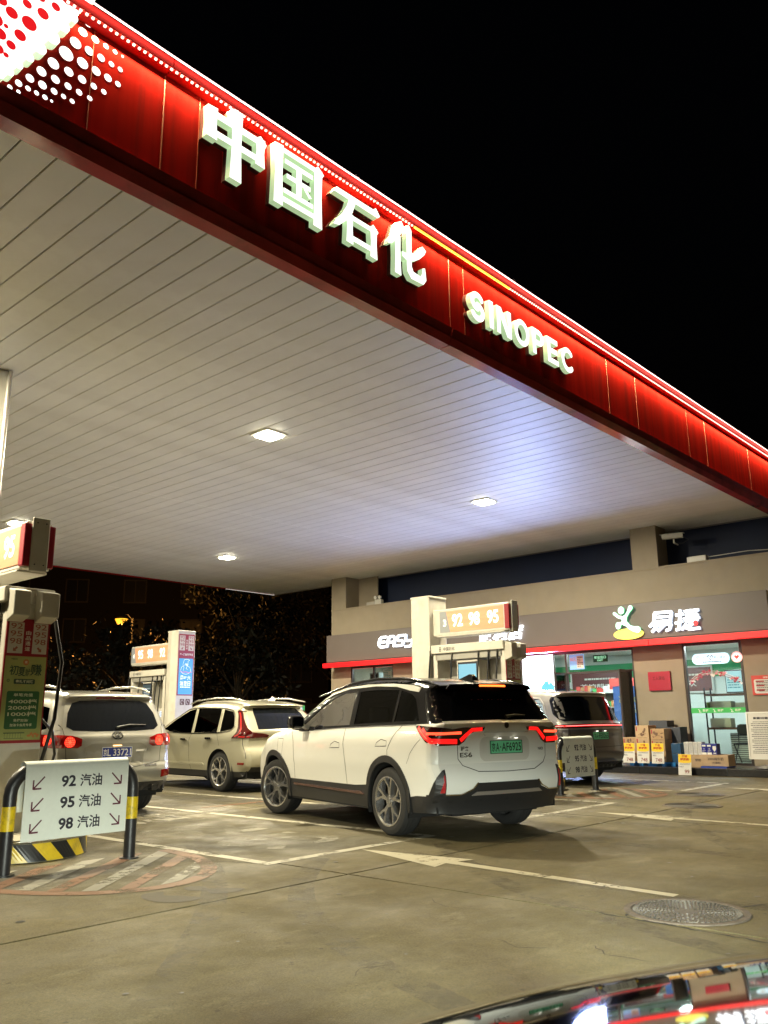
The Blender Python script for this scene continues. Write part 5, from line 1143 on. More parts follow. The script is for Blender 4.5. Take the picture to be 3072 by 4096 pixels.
# the nozzle that is out, hose drooping to the silver car
o = MB().tube([(4.46, 8.92, 2.45), (4.56, 8.85, 1.9), (4.50, 8.8, 1.3), (4.40, 8.8, .9), (4.38, 8.85, .6), (4.42, 8.9, .35)], .02, 10).build('fuel_hose', M_hose, None, smooth=60); tag(o, 'thick black fuel hose hanging down the near end of the first pump', 'hose')
o = MB().tube([(4.48, 9.6, 1.42), (4.75, 9.7, 1.36), (5.0, 9.8, 1.16), (5.1, 9.9, .9), (5.1, 10.0, .65), (4.95, 10.1, .45), (4.6, 10.1, .4)], .017, 10).build('fuel_hose', M_hose, None, smooth=60); tag(o, 'looping black fuel hose in front of the silver suv tail light', 'hose')
# ------------------------------------------------------------------ islands
M_isl = mat('island_concrete', (.28, .26, .20), .8, noise=.2, nscale=6); M_ys = mat('kerb_yellow', (.60, .42, .02), .35, dirt=(.2, .15, .05), dscale=6, damt=.5); M_bs = mat('kerb_black', (.015, .015, .016), .3)
for cx, y0, y1, lab in ((4.15, 8.0, 22.5, 'raised pump island at the left with black and yellow striped rounded nose'), (13.53, 8.05, 22.5, 'raised pump island under pumps 3 and 4')):
    t = thing('pump_island', lab, 'pump island', (cx, y0, 0), 0, 'pump islands'); R = .62
    out_ = arcpts(0, R, R, 180, 360, 24)+[(R, y1-y0), (-R, y1-y0)]
    m = MB(); m.prism(out_, lambda u, v, tt: (u, v, tt), 0, .185); m.build('island_base', M_isl, t)
    k = 0; A = arcpts(0, R, R, 180, 360, 44)
    P = [(-R, R+(i*.05)) for i in range(60, 0, -1)]+A+[(R, R+i*.05) for i in range(1, 61)]
    d = 0; seg = []; acc = [0]
    for a, b in zip(P, P[1:]): acc.append(acc[-1]+sqrt((b[0]-a[0])**2+(b[1]-a[1])**2))
    # slanted stripes: quads sheared along the wall
    def at(s_):
        s_ = min(max(s_, 0), acc[-1]-1e-6)
        i = max(j for j in range(len(acc)) if acc[j] <= s_); f = (s_-acc[i])/(acc[i+1]-acc[i]); x = P[i][0]+(P[i+1][0]-P[i][0])*f; y = P[i][1]+(P[i+1][1]-P[i][1])*f
        a, b = P[max(i-0, 0)], P[i+1]; l = sqrt((b[0]-a[0])**2+(b[1]-a[1])**2); return x+(b[1]-a[1])/l*.014, y-(b[0]-a[0])/l*.014
    s0 = .25; i = 0
    while s0 < acc[-1]-.4:
        m = MB(); V = []
        for j in range(6):
            for zz, sh in ((.005, .13), (.165, -.02)): x, y = at(s0+j*.034+sh); V.append((x, y, zz))
        m.add(V, [(2*j, 2*j+2, 2*j+3, 2*j+1) for j in range(5)]); m.build('kerb_stripe', M_ys if i % 2 else M_bs, t); s0 += .17; i += 1
    m = MB(); m.tube([(x, y, .186) for x, y in (at(j*.06) for j in range(int(acc[-1]/.06)))], .017, 8); m.build('steel_rim', M_chr, t, smooth=60)
# ------------------------------------------------------------------ hoop barriers with fuel signs
M_bar = mat('barrier_black', (.018, .018, .02), .38, noise=.3, nscale=10); M_yel = mat('barrier_yellow', (.70, .50, .01), .4, dirt=(.12, .1, .05), dscale=14, damt=.8)
M_sign = mat('sign_sheet', (.70, .73, .66), .45, noise=.03, nscale=30); M_arr = mat('arrow_maroon', (.10, .015, .03), .5)
for cx, cy, lab, dy in ((4.10, 7.52, 'black hoop barrier with yellow bands carrying the near white fuel sign', .9), (13.43, 7.62, 'black hoop barrier carrying the far white fuel sign, beside the white two-tone suv', .9)):
    t = thing('hoop_barrier', lab, 'barrier', (cx, cy, 0), 0, 'hoop barriers at the island noses')
    R = .22; hw = .60; H = .868; P = [(-hw, 0, 0), (-hw, 0, H-R)]+[(-hw+R-R*cos(a), 0, H-R+R*sin(a)) for a in [radians(15*i) for i in range(1, 7)]]+[(hw-R+R*sin(a), 0, H-R+R*cos(a)) for a in [radians(15*i) for i in range(0, 7)]]+[(hw, 0, 0)]
    MB().tube(P, .055, 20).build('hoop', M_bar, t, smooth=60)
    for s in (-1, 1): MB().cyl((s*hw, 0, .36), (s*hw, 0, .56), .0565, 24).build('yellow_band', M_yel, t, smooth=40); MB().cyl((s*hw, 0, 0), (s*hw, 0, .012), .09, 20).build('foot_plate', M_bar, t, smooth=40)
    s = thing('fuel_sign', ('near' if cx < 5 else 'far')+' white sheet sign listing 92, 95 and 98, draped over its hoop barrier', 'sign', (cx, cy, 0), 0, 'fuel grade signs on the hoop barriers')
    m = MB(); U0, U1 = -.505, .505
    prof = [(-.061, .26), (-.0615, .86)]+[(-.0615*cos(radians(a)), .868+.0615*sin(radians(a))) for a in range(10, 180, 20)]+[(.061, .5)]
    V = [(u, a, b-(.0 if u < 0 else -.0)) for a, b in prof for u in (U0, U1)]
    m.add(V, [(2*i, 2*i+1, 2*i+3, 2*i+2) for i in range(len(prof)-1)]); o = m.build('sheet', M_sign, s, smooth=60); q = o.modifiers.new('t', 'SOLIDIFY'); q.thickness = .002
    F = F_y(-.0625)
    m = MB(); ma = MB()
    for i, g_ in enumerate(('92', '95', '98')):
        zc = .745-i*.182; put_text(m, g_, F, -.17, zc-.05, -.03, zc+.05, .03, .0015); put_text(m, '汽油', F, .01, zc-.055, .23, zc+.055, .018, .0015)
        m.build('sign_line', M_ink, o); m = MB()
        for sg in (-1, 1):
            tr, pts = tri2d(thin_arrow(sg*.38, zc, .10, sg)); MB().add([F(u, v, .0015) for u, v in pts], tr).build('sign_arrow', M_arr if cx < 5 else M_ink, o)
# ------------------------------------------------------------------ shop building
M_wall = mat('render_beige', (.26, .222, .168), .75, noise=.07, nscale=3, dirt=(.28, .22, .15), dscale=1.6, damt=.35, bump=.05); M_wall2 = mat('fascia_grey', (.115, .095, .09), .5, noise=.05, nscale=2)
M_navy = mat('navy_panel', (.005, .013, .045), .6, noise=.1, nscale=1, spec=.3); M_frm = mat('bronze_frame', (.05, .042, .04), .4, .3)
shop = thing('shop_building', 'beige forecourt shop with a grey sign band and a long glowing red strip', 'shop', (20, 12, .15))
def sh(name, x0, x1, y0, y1, z0, z1, m, bevel=0, **k): return box(name, m, shop, x0-20, x1-20, y0-12, y1-12, z0-.15, z1-.15, bevel=bevel, **k)
def shm(name, mb, m, **k): mb.v = [(x-20, y-12, z-.15) for x, y, z in mb.v]; return mb.build(name, m, shop, **k)
EY0, EY1 = 1.0, 20.35
for y0, y1, z0, z1 in ((EY0, 6.9, .15, 3.1), (8.31, 9.57, .15, 3.1), (14.6, 17.6, .15, 3.1), (19.45, EY1, .15, 3.1), (17.6, 19.45, .15, 1.0), (6.9, 8.31, 2.94, 3.1), (9.57, 14.6, 2.94, 3.1), (17.6, 19.45, 2.94, 3.1)):
    sh('wall', 20, 20.22, y0, y1, z0, z1, M_wall)
sh('upper_wall', 20, 20.25, EY0, EY1, 3.101, 4.85, M_wall); sh('wall_coping', 19.985, 20.28, EY0, EY1+.01, 4.851, 4.89, M_wall)
sh('side_wall', 20.26, 26, EY1-.25, EY1, .15, 4.6, M_wall); sh('flat_roof', 20.27, 26, EY0, EY1-.26, 4.55, 4.66, mat('roof_sheet'))
for y0, y1 in ((19.67, EY1), (8.70, 9.39)): sh('roof_pillar', 20.003, 20.62, y0, y1, 4.892, 5.95, M_wall)
sh('pillar_side', 20.64, 20.68, 18.8, EY1, 4.892, 5.95, M_wall)
sh('navy_screen_wall', 21.1, 21.2, EY0, EY1-.1, 4.6, 6.3, M_navy)
sh('sign_band', 19.6, 19.998, 6.08, 20.18, 3.10, 3.98, M_wall2, bevel=.01); sh('band_soffit', 19.6, 19.99, 6.08, 20.18, 3.02, 3.098, M_frm)
M_rs = glow('red_strip', (1., .004, .012), .85, (.5, .01, .01))
ys = 6.02
for a, b in ((6.02, 8.9), (8.9, 11.8), (11.8, 14.7), (14.7, 17.5), (17.5, 20.24)): sh('red_light_strip', 19.48, 19.598, a+.004, b-.004, 2.925, 3.065, M_rs, bevel=.004)
area('red_strip_light', (19.55, 13.1, 2.915), (0, 0, 0), .08, 14.0, 15, (1., .05, .05))
# lit shop letters
M_lw = glow('shop_letter', (.88, .95, 1.), 2.6, (.8, .8, .8)); M_lws = glow('shop_letter_side', (.6, .75, .95), .8, (.6, .6, .6))
FS = F_x(19.6)
def sletter(loops, name='sign_letter', face=None, side=None, d=.06, z0=.02):
    tr, pts = tri2d(loops); n = len(pts); m = MB()
    m.add([FS(u, v, d+z0) for u, v in pts], tr, 0); m.add([FS(u, v, z0) for u, v in pts]+[FS(u, v, d+z0) for u, v in pts], [(a, b, b+n, a+n) for a, b in bedges(tr)], 1)
    shm(name, m, [face or M_lw, side or M_lws])
def tletter(s, u0, z0, u1, z1, off):
    vs, fs = textmesh(s, off, .5); x0 = min(v[0] for v in vs); x1 = max(v[0] for v in vs); y0 = min(v[1] for v in vs); y1 = max(v[1] for v in vs)
    m = MB(); m.add([FS(u0+(x-x0)/(x1-x0)*(u1-u0)+.06*((y-y0)/(y1-y0)), z0+(y-y0)/(y1-y0)*(z1-z0), .02 if z < 0 else .08) for x, y, z in vs], fs); shm('sign_letter', m, M_lw)
# rounded EASY JOY wordmark
def wd(pts, w=.068): return stroke(pts, w)+[ell(*pts[0], w/2, n=8), ell(*pts[-1], w/2, n=8)]
zb, zt_ = 3.445, 3.745
def rel(x, pts, s=.30): return [(x+a*s+.05*b, zb+b*(zt_-zb)) for a, b in pts]
u = -17.80
sletter(wd(rel(u, [(1., 1), (.35, 1), (.08, .8), (.02, .5), (.08, .2), (.35, 0), (.95, 0)]))+wd(rel(u, [(.05, .5), (.9, .5)])))
sletter(wd(rel(u+.37, [(0, 0), (.06, .7), (.3, 1), (.75, 1), (.95, .75), (.95, 0)]))+wd(rel(u+.37, [(.05, .42), (.95, .42)])))
sletter(wd(rel(u+.74, [(1, 1), (.25, 1), (.05, .85), (.1, .6), (.3, .5), (.75, .48), (.95, .35), (.9, .1), (.7, 0), (0, 0)])))
sletter(wd(rel(u+1.10, [(0, 1), (.02, .6), (.2, .42), (.95, .42)]))+wd(rel(u+1.10, [(1, 1), (.95, .1), (.7, -.15), (.1, -.15)])))
sletter(wd(rel(-16.2, [(.9, 1), (.9, .2), (.7, 0), (.1, 0)]))); sletter(wd(rel(-15.85, [(.3, 1), (.75, 1), (.95, .8), (.95, .2), (.75, 0), (.25, 0), (.05, .2), (.05, .8), (.3, 1)])))
sletter(wd(rel(-15.48, [(0, 1), (.02, .6), (.2, .42), (.95, .42)]))+wd(rel(-15.48, [(1, 1), (.95, .1), (.7, -.15), (.1, -.15)])))
for s, a, b in (('便', -13.98, -13.56), ('利', -13.48, -13.05), ('店', -12.97, -12.52)): tletter(s, a, 3.33, b, 3.76, .018)
# yi jie, slanted strokes
def SK(px, py): # crop pixel -> band plane (u, z)
    X = 2100+px*.5859; Y = 2250+py*.5859; x = (X-1536)/3349.38; y = -(Y-2048)/3349.38; d = r2*x+u2*y+fw; t = 19.52/d.x; return (-d.y*t, 1.25+d.z*t)
def K(*p): return [SK(a, b) for a, b in p]
def ks(w, *p): return stroke([SK(a, b) for a, b in p], w*.0070)
yi = ks(9, (880, 345), (1000, 335))+ks(9, (882, 345), (878, 405))+ks(9, (998, 335), (990, 398))+ks(8, (880, 375), (992, 367))+ks(9, (870, 405), (1000, 397))+ks(9, (885, 400), (848, 440))+ks(9, (862, 428), (1000, 418))+ks(9, (996, 418), (985, 455), (960, 465))+ks(9, (905, 428), (865, 475))+ks(9, (950, 425), (905, 470))
sletter(yi)
jie = ks(9, (1025, 360), (1078, 352))+ks(9, (1058, 322), (1050, 455), (1028, 460))+ks(8, (1022, 415), (1075, 400))+ks(9, (1085, 335), (1185, 322))+ks(9, (1130, 318), (1125, 450))+ks(8, (1092, 360), (1175, 350))+ks(8, (1078, 385), (1192, 374))+ks(8, (1175, 350), (1172, 398))+ks(8, (1092, 405), (1172, 398))+ks(8, (1128, 420), (1165, 416))+ks(9, (1100, 420), (1068, 460))+ks(9, (1085, 438), (1120, 455), (1195, 447))
sletter(jie)
sletter([ell(*SK(1165, 412), .06, .065, 14)], face=glow('drop_red', (1., .02, .03), 1.4, (.5, 0, 0)), side=M_rs, z0=.085, d=.01)
# running figure of the shop emblem on its yellow disc
M_fg = glow('emblem_face', (.55, .95, .82), 1.25, (.5, .8, .7)); M_fge = glow('emblem_edge', (.1, .6, .2), .6, (.1, .5, .2)); 
cyn = SK(703, 487)
sletter([ell(cyn[0], cyn[1], .40, .135, 30)], 'emblem_disc', glow('emblem_yellow', (.95, .85, .12), .95, (.7, .6, .1)), mat('emblem_rim', (.3, .3, .05), .5), .03)
def limb(p, r): # tapered limb
    o = []
    for (a, ra), (b, rb) in zip(zip(p, r), zip(p[1:], r[1:])):
        (x0, y0), (x1, y1) = SK(*a), SK(*b); d = sqrt((x1-x0)**2+(y1-y0)**2); nx, ny = -(y1-y0)/d, (x1-x0)/d; ra_, rb_ = ra*.0066, rb*.0066
        o += [[(x0+nx*ra_, y0+ny*ra_), (x0-nx*ra_, y0-ny*ra_), (x1-nx*rb_, y1-ny*rb_), (x1+nx*rb_, y1+ny*rb_)], ell(x0, y0, ra_, n=12), ell(x1, y1, rb_, n=12)]
    return o
fig = limb([(722, 310), (708, 338), (688, 372)], [9, 5, 6])+limb([(613, 350), (640, 372), (680, 382)], [6, 5, 7])+limb([(685, 375), (680, 400), (682, 415)], [8, 10, 9])+limb([(680, 405), (658, 418), (638, 425), (640, 438)], [6, 5, 9, 10])+limb([(686, 410), (715, 440), (748, 455), (772, 458)], [8, 7, 10, 12])
sletter(fig, 'emblem_figure', M_fg, M_fge, .05, .06)
c = SK(659, 328); sletter([ell(c[0], c[1], .082, .095, 20)], 'emblem_head', M_fg, M_fge, .05, .06)
# windows and doors
M_gl = glass('shop_glass', (.86, .92, .90), .01, 1.4)
def framed(y0, y1, z0, z1, muls=(), tr_=None, name='window'):
    w = .05; m = MB()
    m.box(20.02, 20.12, y0, y0+w, z0, z1); m.box(20.02, 20.12, y1-w, y1, z0, z1); m.box(20.02, 20.12, y0+w+.001, y1-w-.001, z1-w, z1); m.box(20.02, 20.12, y0+w+.001, y1-w-.001, z0, z0+w)
    for q in muls: m.box(20.03, 20.11, q-.025, q+.025, z0+w+.001, z1-w-.001)
    if tr_: m.box(20.035, 20.105, y0+w+.001, y1-w-.001, tr_, tr_+.05)
    o = shm(name+'_frame', m, M_frm)
    es = [y0+w]+list(muls)+[y1-w]
    for a, b in zip(es, es[1:]): sh('window_pane', 20.065, 20.072, a+.026, b-.026, z0+w+.001, z1-w-.001, M_gl)
framed(17.6, 19.45, 1.0, 2.94, (18.46,)); framed(6.92, 8.31, .15, 2.94, ()); framed(9.57, 14.6, .15, 2.94, (11.5, 12.9, ), 2.36)
# door leaves standing open
for hy, a, ln, lab in ((9.66, 178, .62, None), (11.5, 182, .62, None)):
    l = bpy.data.objects.new('door_leaf', None); C.objects.link(l); l.parent = shop; l.location = (.0, hy-12, .02); l.rotation_euler = (0, 0, radians(a)); 
    m = MB(); m.box(0, .05, -.02, .02, 0, 2.22); m.box(ln-.05, ln, -.02, .02, 0, 2.22); m.box(.051, ln-.051, -.02, .02, 2.16, 2.22); m.box(.051, ln-.051, -.02, .02, 0, .08); m.build('leaf_frame', M_frm, l)
    box('leaf_pane', M_gl, l, .052, ln-.052, -.004, .004, .082, 2.158)
# interior
M_iw = mat('inner_wall', (.68, .72, .70), .7); M_if = mat('inner_floor', (.40, .40, .38), .3)
sh('inner_back_wall', 24.6, 24.7, 5, 20.0, .15, 3.3, M_iw); sh('inner_floor', 20.23, 24.6, 5, 20.0, .15, .17, M_if); sh('inner_ceiling', 20.23, 24.6, 5, 20.0, 3.12, 3.16, mat('inner_ceiling', (.75, .76, .74), .8)); sh('inner_side_wall', 20.23, 24.6, 4.9, 5.0, .15, 3.3, M_iw)
sh('partition_wall', 20.3, 24.5, 16.6, 16.7, .17, 3.11, M_iw); sh('green_wall_band', 24.56, 24.597, 5.2, 16.4, 2.35, 2.85, mat('band_green', (.02, .28, .10), .5))
for k, (x, y, p) in enumerate(((21.6, 7.6, 125), (21.8, 10.8, 150), (22, 13.6, 120), (21.6, 18.6, 100))):
    area('shop_lamp', (x, y, 3.09), (0, 0, 0), 1.2, .25, p, (.84, .97, .95)); 
    t = thing('shop_light', 'tube light on the ceiling inside the shop, over the '+('small right door', 'open entrance', 'bright screen', 'left office window')[k], 'ceiling light', (x, y, 3.1)); box('light_body', glow('tube_face', (.9, 1., .97), 3.), t, -.6, .6, -.12, .12, -.001, .018)
R_ = random.Random(11); goods = [mat('goods%d' % i, c, .45) for i, c in enumerate(((.5, .06, .05), (.05, .12, .45), (.6, .5, .1), (.55, .55, .52), (.08, .35, .12), (.35, .18, .08), (.6, .25, .1), (.1, .35, .45)))]
def shelf(x, y, ln, lab, n=5, ax=1, h=1.9):
    t = thing('display_shelf', lab, 'shelf', (x, y, .17), 0, 'display shelves in the shop')
    box('shelf_back', mat('shelf_grey', (.3, .3, .3), .5), t, .18, .2, 0, ln, 0, h)
    for s in (0, ln-.03): box('shelf_upright', mat('shelf_grey'), t, -.2, .179, s, s+.03, 0, h)
    for k in range(n):
        z = .1+k*(h-.25)/(n-1); box('shelf_board', mat('shelf_board', (.5, .5, .48), .5), t, -.2, .179, .031, ln-.031, z, z+.025)
        m = MB(); yy = .06
        while yy < ln-.14:
            w_ = R_.uniform(.06, .14); hh = R_.uniform(.10, .26); m.box(-.17, .05, yy, yy+w_, z+.026, z+.026+hh, R_.randrange(8)); yy += w_+.012
        m.build('shelf_goods', goods, t, kind='stuff')
shelf(23.9, 5.4, 2.6, 'stocked shelf by the back wall, seen through the right door'); shelf(22.9, 9.9, 2.4, 'stocked shelf behind the open entrance'); shelf(23.9, 12.6, 2.8, 'stocked shelf at the back, left of the entrance')
def poster(name, lab, X, y0, y1, z0, z1, m, extra=None, cat='poster', d=.012, group=None):
    t = thing(name, lab, cat, (X, (y0+y1)/2, (z0+z1)/2), 0, group); yc, zc = (y0+y1)/2, (z0+z1)/2; hw, hh = abs(y1-y0)/2, (z1-z0)/2
    box('panel', m, t, -d, 0, -hw, hw, -hh, hh)
    if extra: extra(t, F_x(-d), hw, hh)
    return t
M_frw = mat('frame_white', (.6, .6, .58), .5)
def ex_wine(t, F, hw, hh):
    m = MB(); put_text(m, '恭祖福民情' if False else '茶控醋欢', F, -hw*.7, -hh*.6, hw*.5, -hh*.05, .01, .002); print_lines(m, F, -hw*.6, hh*.25, hw*.6, hh*.55, 1, .002, hgt=.5); m.build('poster_print', M_wtx, t)
    m = MB()
    for a, b, c, d in ((-hw-.05, -hw, -hh-.05, hh+.05), (hw, hw+.05, -hh-.05, hh+.05), (-hw, hw, hh, hh+.05), (-hw, hw, -hh-.05, -hh)): m.box(-.02, 0, a, b, c, d)
    m.build('poster_frame', M_frw, t)
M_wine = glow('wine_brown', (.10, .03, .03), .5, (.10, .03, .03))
poster('framed_poster', 'long dark maroon framed poster on the green band behind the entrance', 24.54, 12.0, 13.9, 1.95, 2.62, M_wine, ex_wine, group='framed posters'); poster('framed_poster', 'dark maroon framed poster at the right end of the entrance view', 24.54, 9.4, 11.2, 1.95, 2.62, M_wine, ex_wine, group='framed posters')
poster('framed_poster', 'small blue framed picture beside the white screen, inside the shop', 24.54, 14.5, 15.1, 1.9, 2.7, mat('pic_blue', (.05, .15, .4), .5), None)
def ex_off(t, F, hw, hh):
    m = MB(); put_text(m, '50元', F, -hw*.9, hh*.1, -hw*.1, hh*.6, .02, .002); m.build('poster_print', mat('print_orange', (.8, .25, .05), .5), t)
    m = MB(); m.prism(rect(.0, -hh*.85, hw*.9, hh*.8), F, .004, .001); m.build('white_note', M_frw, t); m = MB(); print_lines(m, F, .02, -hh*.7, hw*.85, hh*.7, 6, .0055); m.build('poster_print', M_ink, t)
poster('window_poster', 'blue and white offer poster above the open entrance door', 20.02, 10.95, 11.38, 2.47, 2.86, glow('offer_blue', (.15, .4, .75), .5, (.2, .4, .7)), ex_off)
def ex_blue(t, F, hw, hh):
    m = MB(); put_text(m, '冰饮GO', F, -hw*.6, hh*.2, hw*.9, hh*.6, .02, .002); m.build('poster_print', mat('print_yellow', (.7, .65, .2), .5), t)
    m = MB(); R = random.Random(2)
    for i in range(18): a, b = R.uniform(-hw*.8, hw*.8), R.uniform(-hh*.8, 0); m.prism(rect(a, b, a+.1, b+.09), F, .004, .001)
    m.build('printed_goods', M_frw, t)
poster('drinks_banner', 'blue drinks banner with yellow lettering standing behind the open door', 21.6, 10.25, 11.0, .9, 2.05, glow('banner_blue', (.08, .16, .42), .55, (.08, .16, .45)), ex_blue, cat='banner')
poster('red_banner', 'red shop banner hung behind the entrance', 22.2, 9.3, 11.4, 2.0, 2.3, mat('banner_red', (.5, .07, .06), .5), lambda t, F, hw, hh: put_text(MB(), '易捷', F, -hw*.3, -hh*.4, hw*.1, hh*.4, .02, .002).build('banner_print', M_wtx, t), cat='banner')
# exit sign
t = thing('exit_sign', 'hanging green exit sign over the shop entrance', 'exit sign', (20.3, 10.63, 2.74)); box('sign_body', mat('exit_green', (.01, .08, .03), .4), t, -.02, .02, -.2, .2, -.09, .09)
m = MB(); F = F_x(-.02); put_text(m, '安全出口', F, -.17, -.01, .17, .07, .02, .002); put_text(m, 'EXIT', F, -.08, -.07, .08, -.03, .03, .002); m.build('exit_letters', glow('exit_glow', (.5, 1., .6), 1.), t)
for y in (-.15, .15): MB().cyl((0, y, .09), (0, y, .38), .004, 6).build('hanger', M_frm, t)
# bright advertising screen in the window
t = thing('advert_screen', 'bright white advertising screen with blue mountains in the shop window', 'screen', (19.95, 12.3, 2.45)); box('screen_frame', M_frm, t, -.03, .03, -.50, .52, -1.35, .46)
m = MB(); F = F_x(-.031); m.prism(rect(-.49, -1.30, .475, .44), F, .004, 0); m.build('screen_face', glow('screen_white', (.86, .95, 1.), 3.0), t)
def mount(mb, cx, cy, w, h, seed):
    R = random.Random(seed); pts = [(cx-w/2, cy)]
    for i in range(1, 12): pts.append((cx-w/2+w*i/12, cy+h*(.35+.65*R.random())*sin(pi*i/12)))
    pts.append((cx+w/2, cy)); tr, pp = tri2d([pts]); mb.add([F(a, b, .006) for a, b in pp], tr)
m = MB(); mount(m, -.15, .17, .42, .07, 1); mount(m, .05, .03, .46, .06, 2); mount(m, .28, .12, .2, .04, 3); m.build('mountain_picture', glow('mount_blue', (.45, .68, .85), 1.1), t)
m = MB(); mount(m, .28, -.40, .42, .18, 5); m.prism(rect(.08, -.75, .47, -.40), F, .006, .004); mount(m, -.33, -.42, .14, .08, 6); m.build('lake_picture', glow('lake_teal', (.12, .62, .82), 1.0), t)
m = MB(); print_lines(m, F, -.3, -1.1, .3, -.8, 4, .006); m.build('screen_print', glow('scr_print', (.1, .3, .5), .8), t)
area('screen_light', (19.90, 12.3, 2.4), (0, radians(90), 0), 1.2, .95, 560, (.36, .48, 1.))
# things on the wall
def ex_pl(t, F, hw, hh):
    m = MB(); put_text(m, '工人驿站', F, -hw*.6, hh*.1, hw*.5, hh*.5, .0, .002); m.build('plaque_characters', mat('gilt_dark', (.05, .01, .01), .3, .5), t)
poster('wall_plaque', 'plain dark red plaque on the pillar between entrance and right door', 19.998, 8.64, 9.20, 1.86, 2.31, mat('plaque_red', (.33, .008, .03), .35, coat=.4), ex_pl, cat='plaque', d=.05)
def ex_not(t, F, hw, hh):
    m = MB(); m.prism(rrect(-hw*.9, -hh*.85, hw*.9, hh*.6, .04), F, .003, .001); m.build('white_field', M_frw, t)
    m = MB(); print_lines(m, F, -hw*.8, -hh*.7, hw*.8, hh*.5, 7, .0045); m.build('notice_print', M_ink, t)
    m = MB(); put_text(m, '消防安全', F, -hw*.5, hh*.7, hw*.4, hh*.88, .01, .003); m.build('notice_title', M_wtx, t)
    m = MB()
    for k in range(3): m.prism(rrect(-hw*.82, hh*(.32-.45*k), -hw*.45, hh*(.47-.45*k), .015), F, .006, .004)
    m.build('notice_tab', M_pr, t)
poster('wall_notice', 'red and white notice board on the wall at the right edge', 19.998, 5.75, 6.75, 1.69, 2.12, mat('notice_red', (.55, .05, .04), .45), ex_not, cat='notice board', d=.03)
def ex_pill(t, F, hw, hh):
    m = MB(); 
    for q in stroke(arcpts(-hw*.68, .01, .05, 0, 360, 14), .012)+[rect(-hw*.68-.01, -.02, -hw*.68+.01, .04)]: tr, pp = tri2d([q]); m.add([F(a, b, .004) for a, b in pp], tr)
    m.build('gold_emblem', mat('gold', (.5, .35, .05), .4), t)
    m = MB(); put_text(m, '上工', F, -hw*.42, -.005, -hw*.16, .055, .0, .004); put_text(m, '爱心驿站', F, hw*.18, -.005, hw*.8, .05, .0, .004); print_lines(m, F, -hw*.5, -.09, hw*.6, -.055, 1, .004, hgt=.7); m.build('sign_print', mat('print_navy', (.05, .06, .2), .5), t)
    m = MB(); 
    for q in stroke([(-.01, .05), (-.04, .08), (-.07, .05), (-.0, -.03), (.06, .04), (.04, .08), (.01, .05), (-.01, .0)], .014): tr, pp = tri2d([q]); m.add([F(a, b, .004) for a, b in pp], tr)
    m.build('heart_line', mat('print_purple', (.2, .03, .2), .5), t)
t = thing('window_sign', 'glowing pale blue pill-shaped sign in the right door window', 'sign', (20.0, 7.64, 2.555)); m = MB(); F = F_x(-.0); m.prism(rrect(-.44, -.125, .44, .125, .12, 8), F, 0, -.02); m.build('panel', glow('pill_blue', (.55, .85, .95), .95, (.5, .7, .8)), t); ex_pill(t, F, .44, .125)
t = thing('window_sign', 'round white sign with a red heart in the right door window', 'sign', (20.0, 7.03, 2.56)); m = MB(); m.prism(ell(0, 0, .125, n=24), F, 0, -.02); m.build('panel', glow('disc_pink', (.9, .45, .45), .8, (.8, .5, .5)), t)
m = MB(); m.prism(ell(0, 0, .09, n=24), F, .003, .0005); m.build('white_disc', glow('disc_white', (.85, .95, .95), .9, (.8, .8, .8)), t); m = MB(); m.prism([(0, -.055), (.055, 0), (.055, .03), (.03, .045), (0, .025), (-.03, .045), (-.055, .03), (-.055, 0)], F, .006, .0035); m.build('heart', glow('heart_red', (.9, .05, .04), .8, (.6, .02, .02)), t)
# green film strip on the glass door and garland stickers
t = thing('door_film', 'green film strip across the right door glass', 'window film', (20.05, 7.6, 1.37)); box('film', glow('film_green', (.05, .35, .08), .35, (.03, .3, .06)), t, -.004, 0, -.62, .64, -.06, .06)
m = MB(); F = F_x(-.0045)
for u in (-.45, -.1, .3): put_text(m, '易捷', F, u+.08, -.03, u+.22, .03, .01, .001); tr, pp = tri2d(stroke([(u-.02, .03), (u+.02, 0), (u, -.035), (u+.05, -.035)], .012)); m.add([F(a, b, .001) for a, b in pp], tr)
m.build('film_print', M_wtx, t)
t = thing('garland', 'garland of red and white hearts stuck across the right door glass', 'garland', (20.055, 7.6, 2.15)); R = random.Random(4); F = F_x(0)
for k in range(4):
    m = MB(); P = [(-.6+1.2*i/16, -.12+.22*sin(pi*(i/16)**.8)*1.0+k*.025-.05) for i in range(17)]; 
    for q in stroke(P, .008): tr, pp = tri2d([q]); m.add([F(a, b, .002+k*.001) for a, b in pp], tr)
    m.build('garland_string', (mat('pink', (.6, .2, .25), .5), M_wtx)[k % 2], t)
for k in range(34):
    u = R.uniform(-.6, .6); v = -.12+.22*sin(pi*((u+.6)/1.2)**.8)+R.uniform(-.09, .04); s = R.uniform(.02, .045); m = MB()
    m.prism([(u, v-s), (u+s, v), (u+s, v+s*.5), (u+s*.5, v+s*.8), (u, v+s*.45), (u-s*.5, v+s*.8), (u-s, v+s*.5), (u-s, v)], F, .008+k*.0003, .006); m.build('heart', (mat('heart_dark', (.35, .02, .05), .5), mat('pink'), M_wtx, mat('heart_dark'))[k % 4], t)
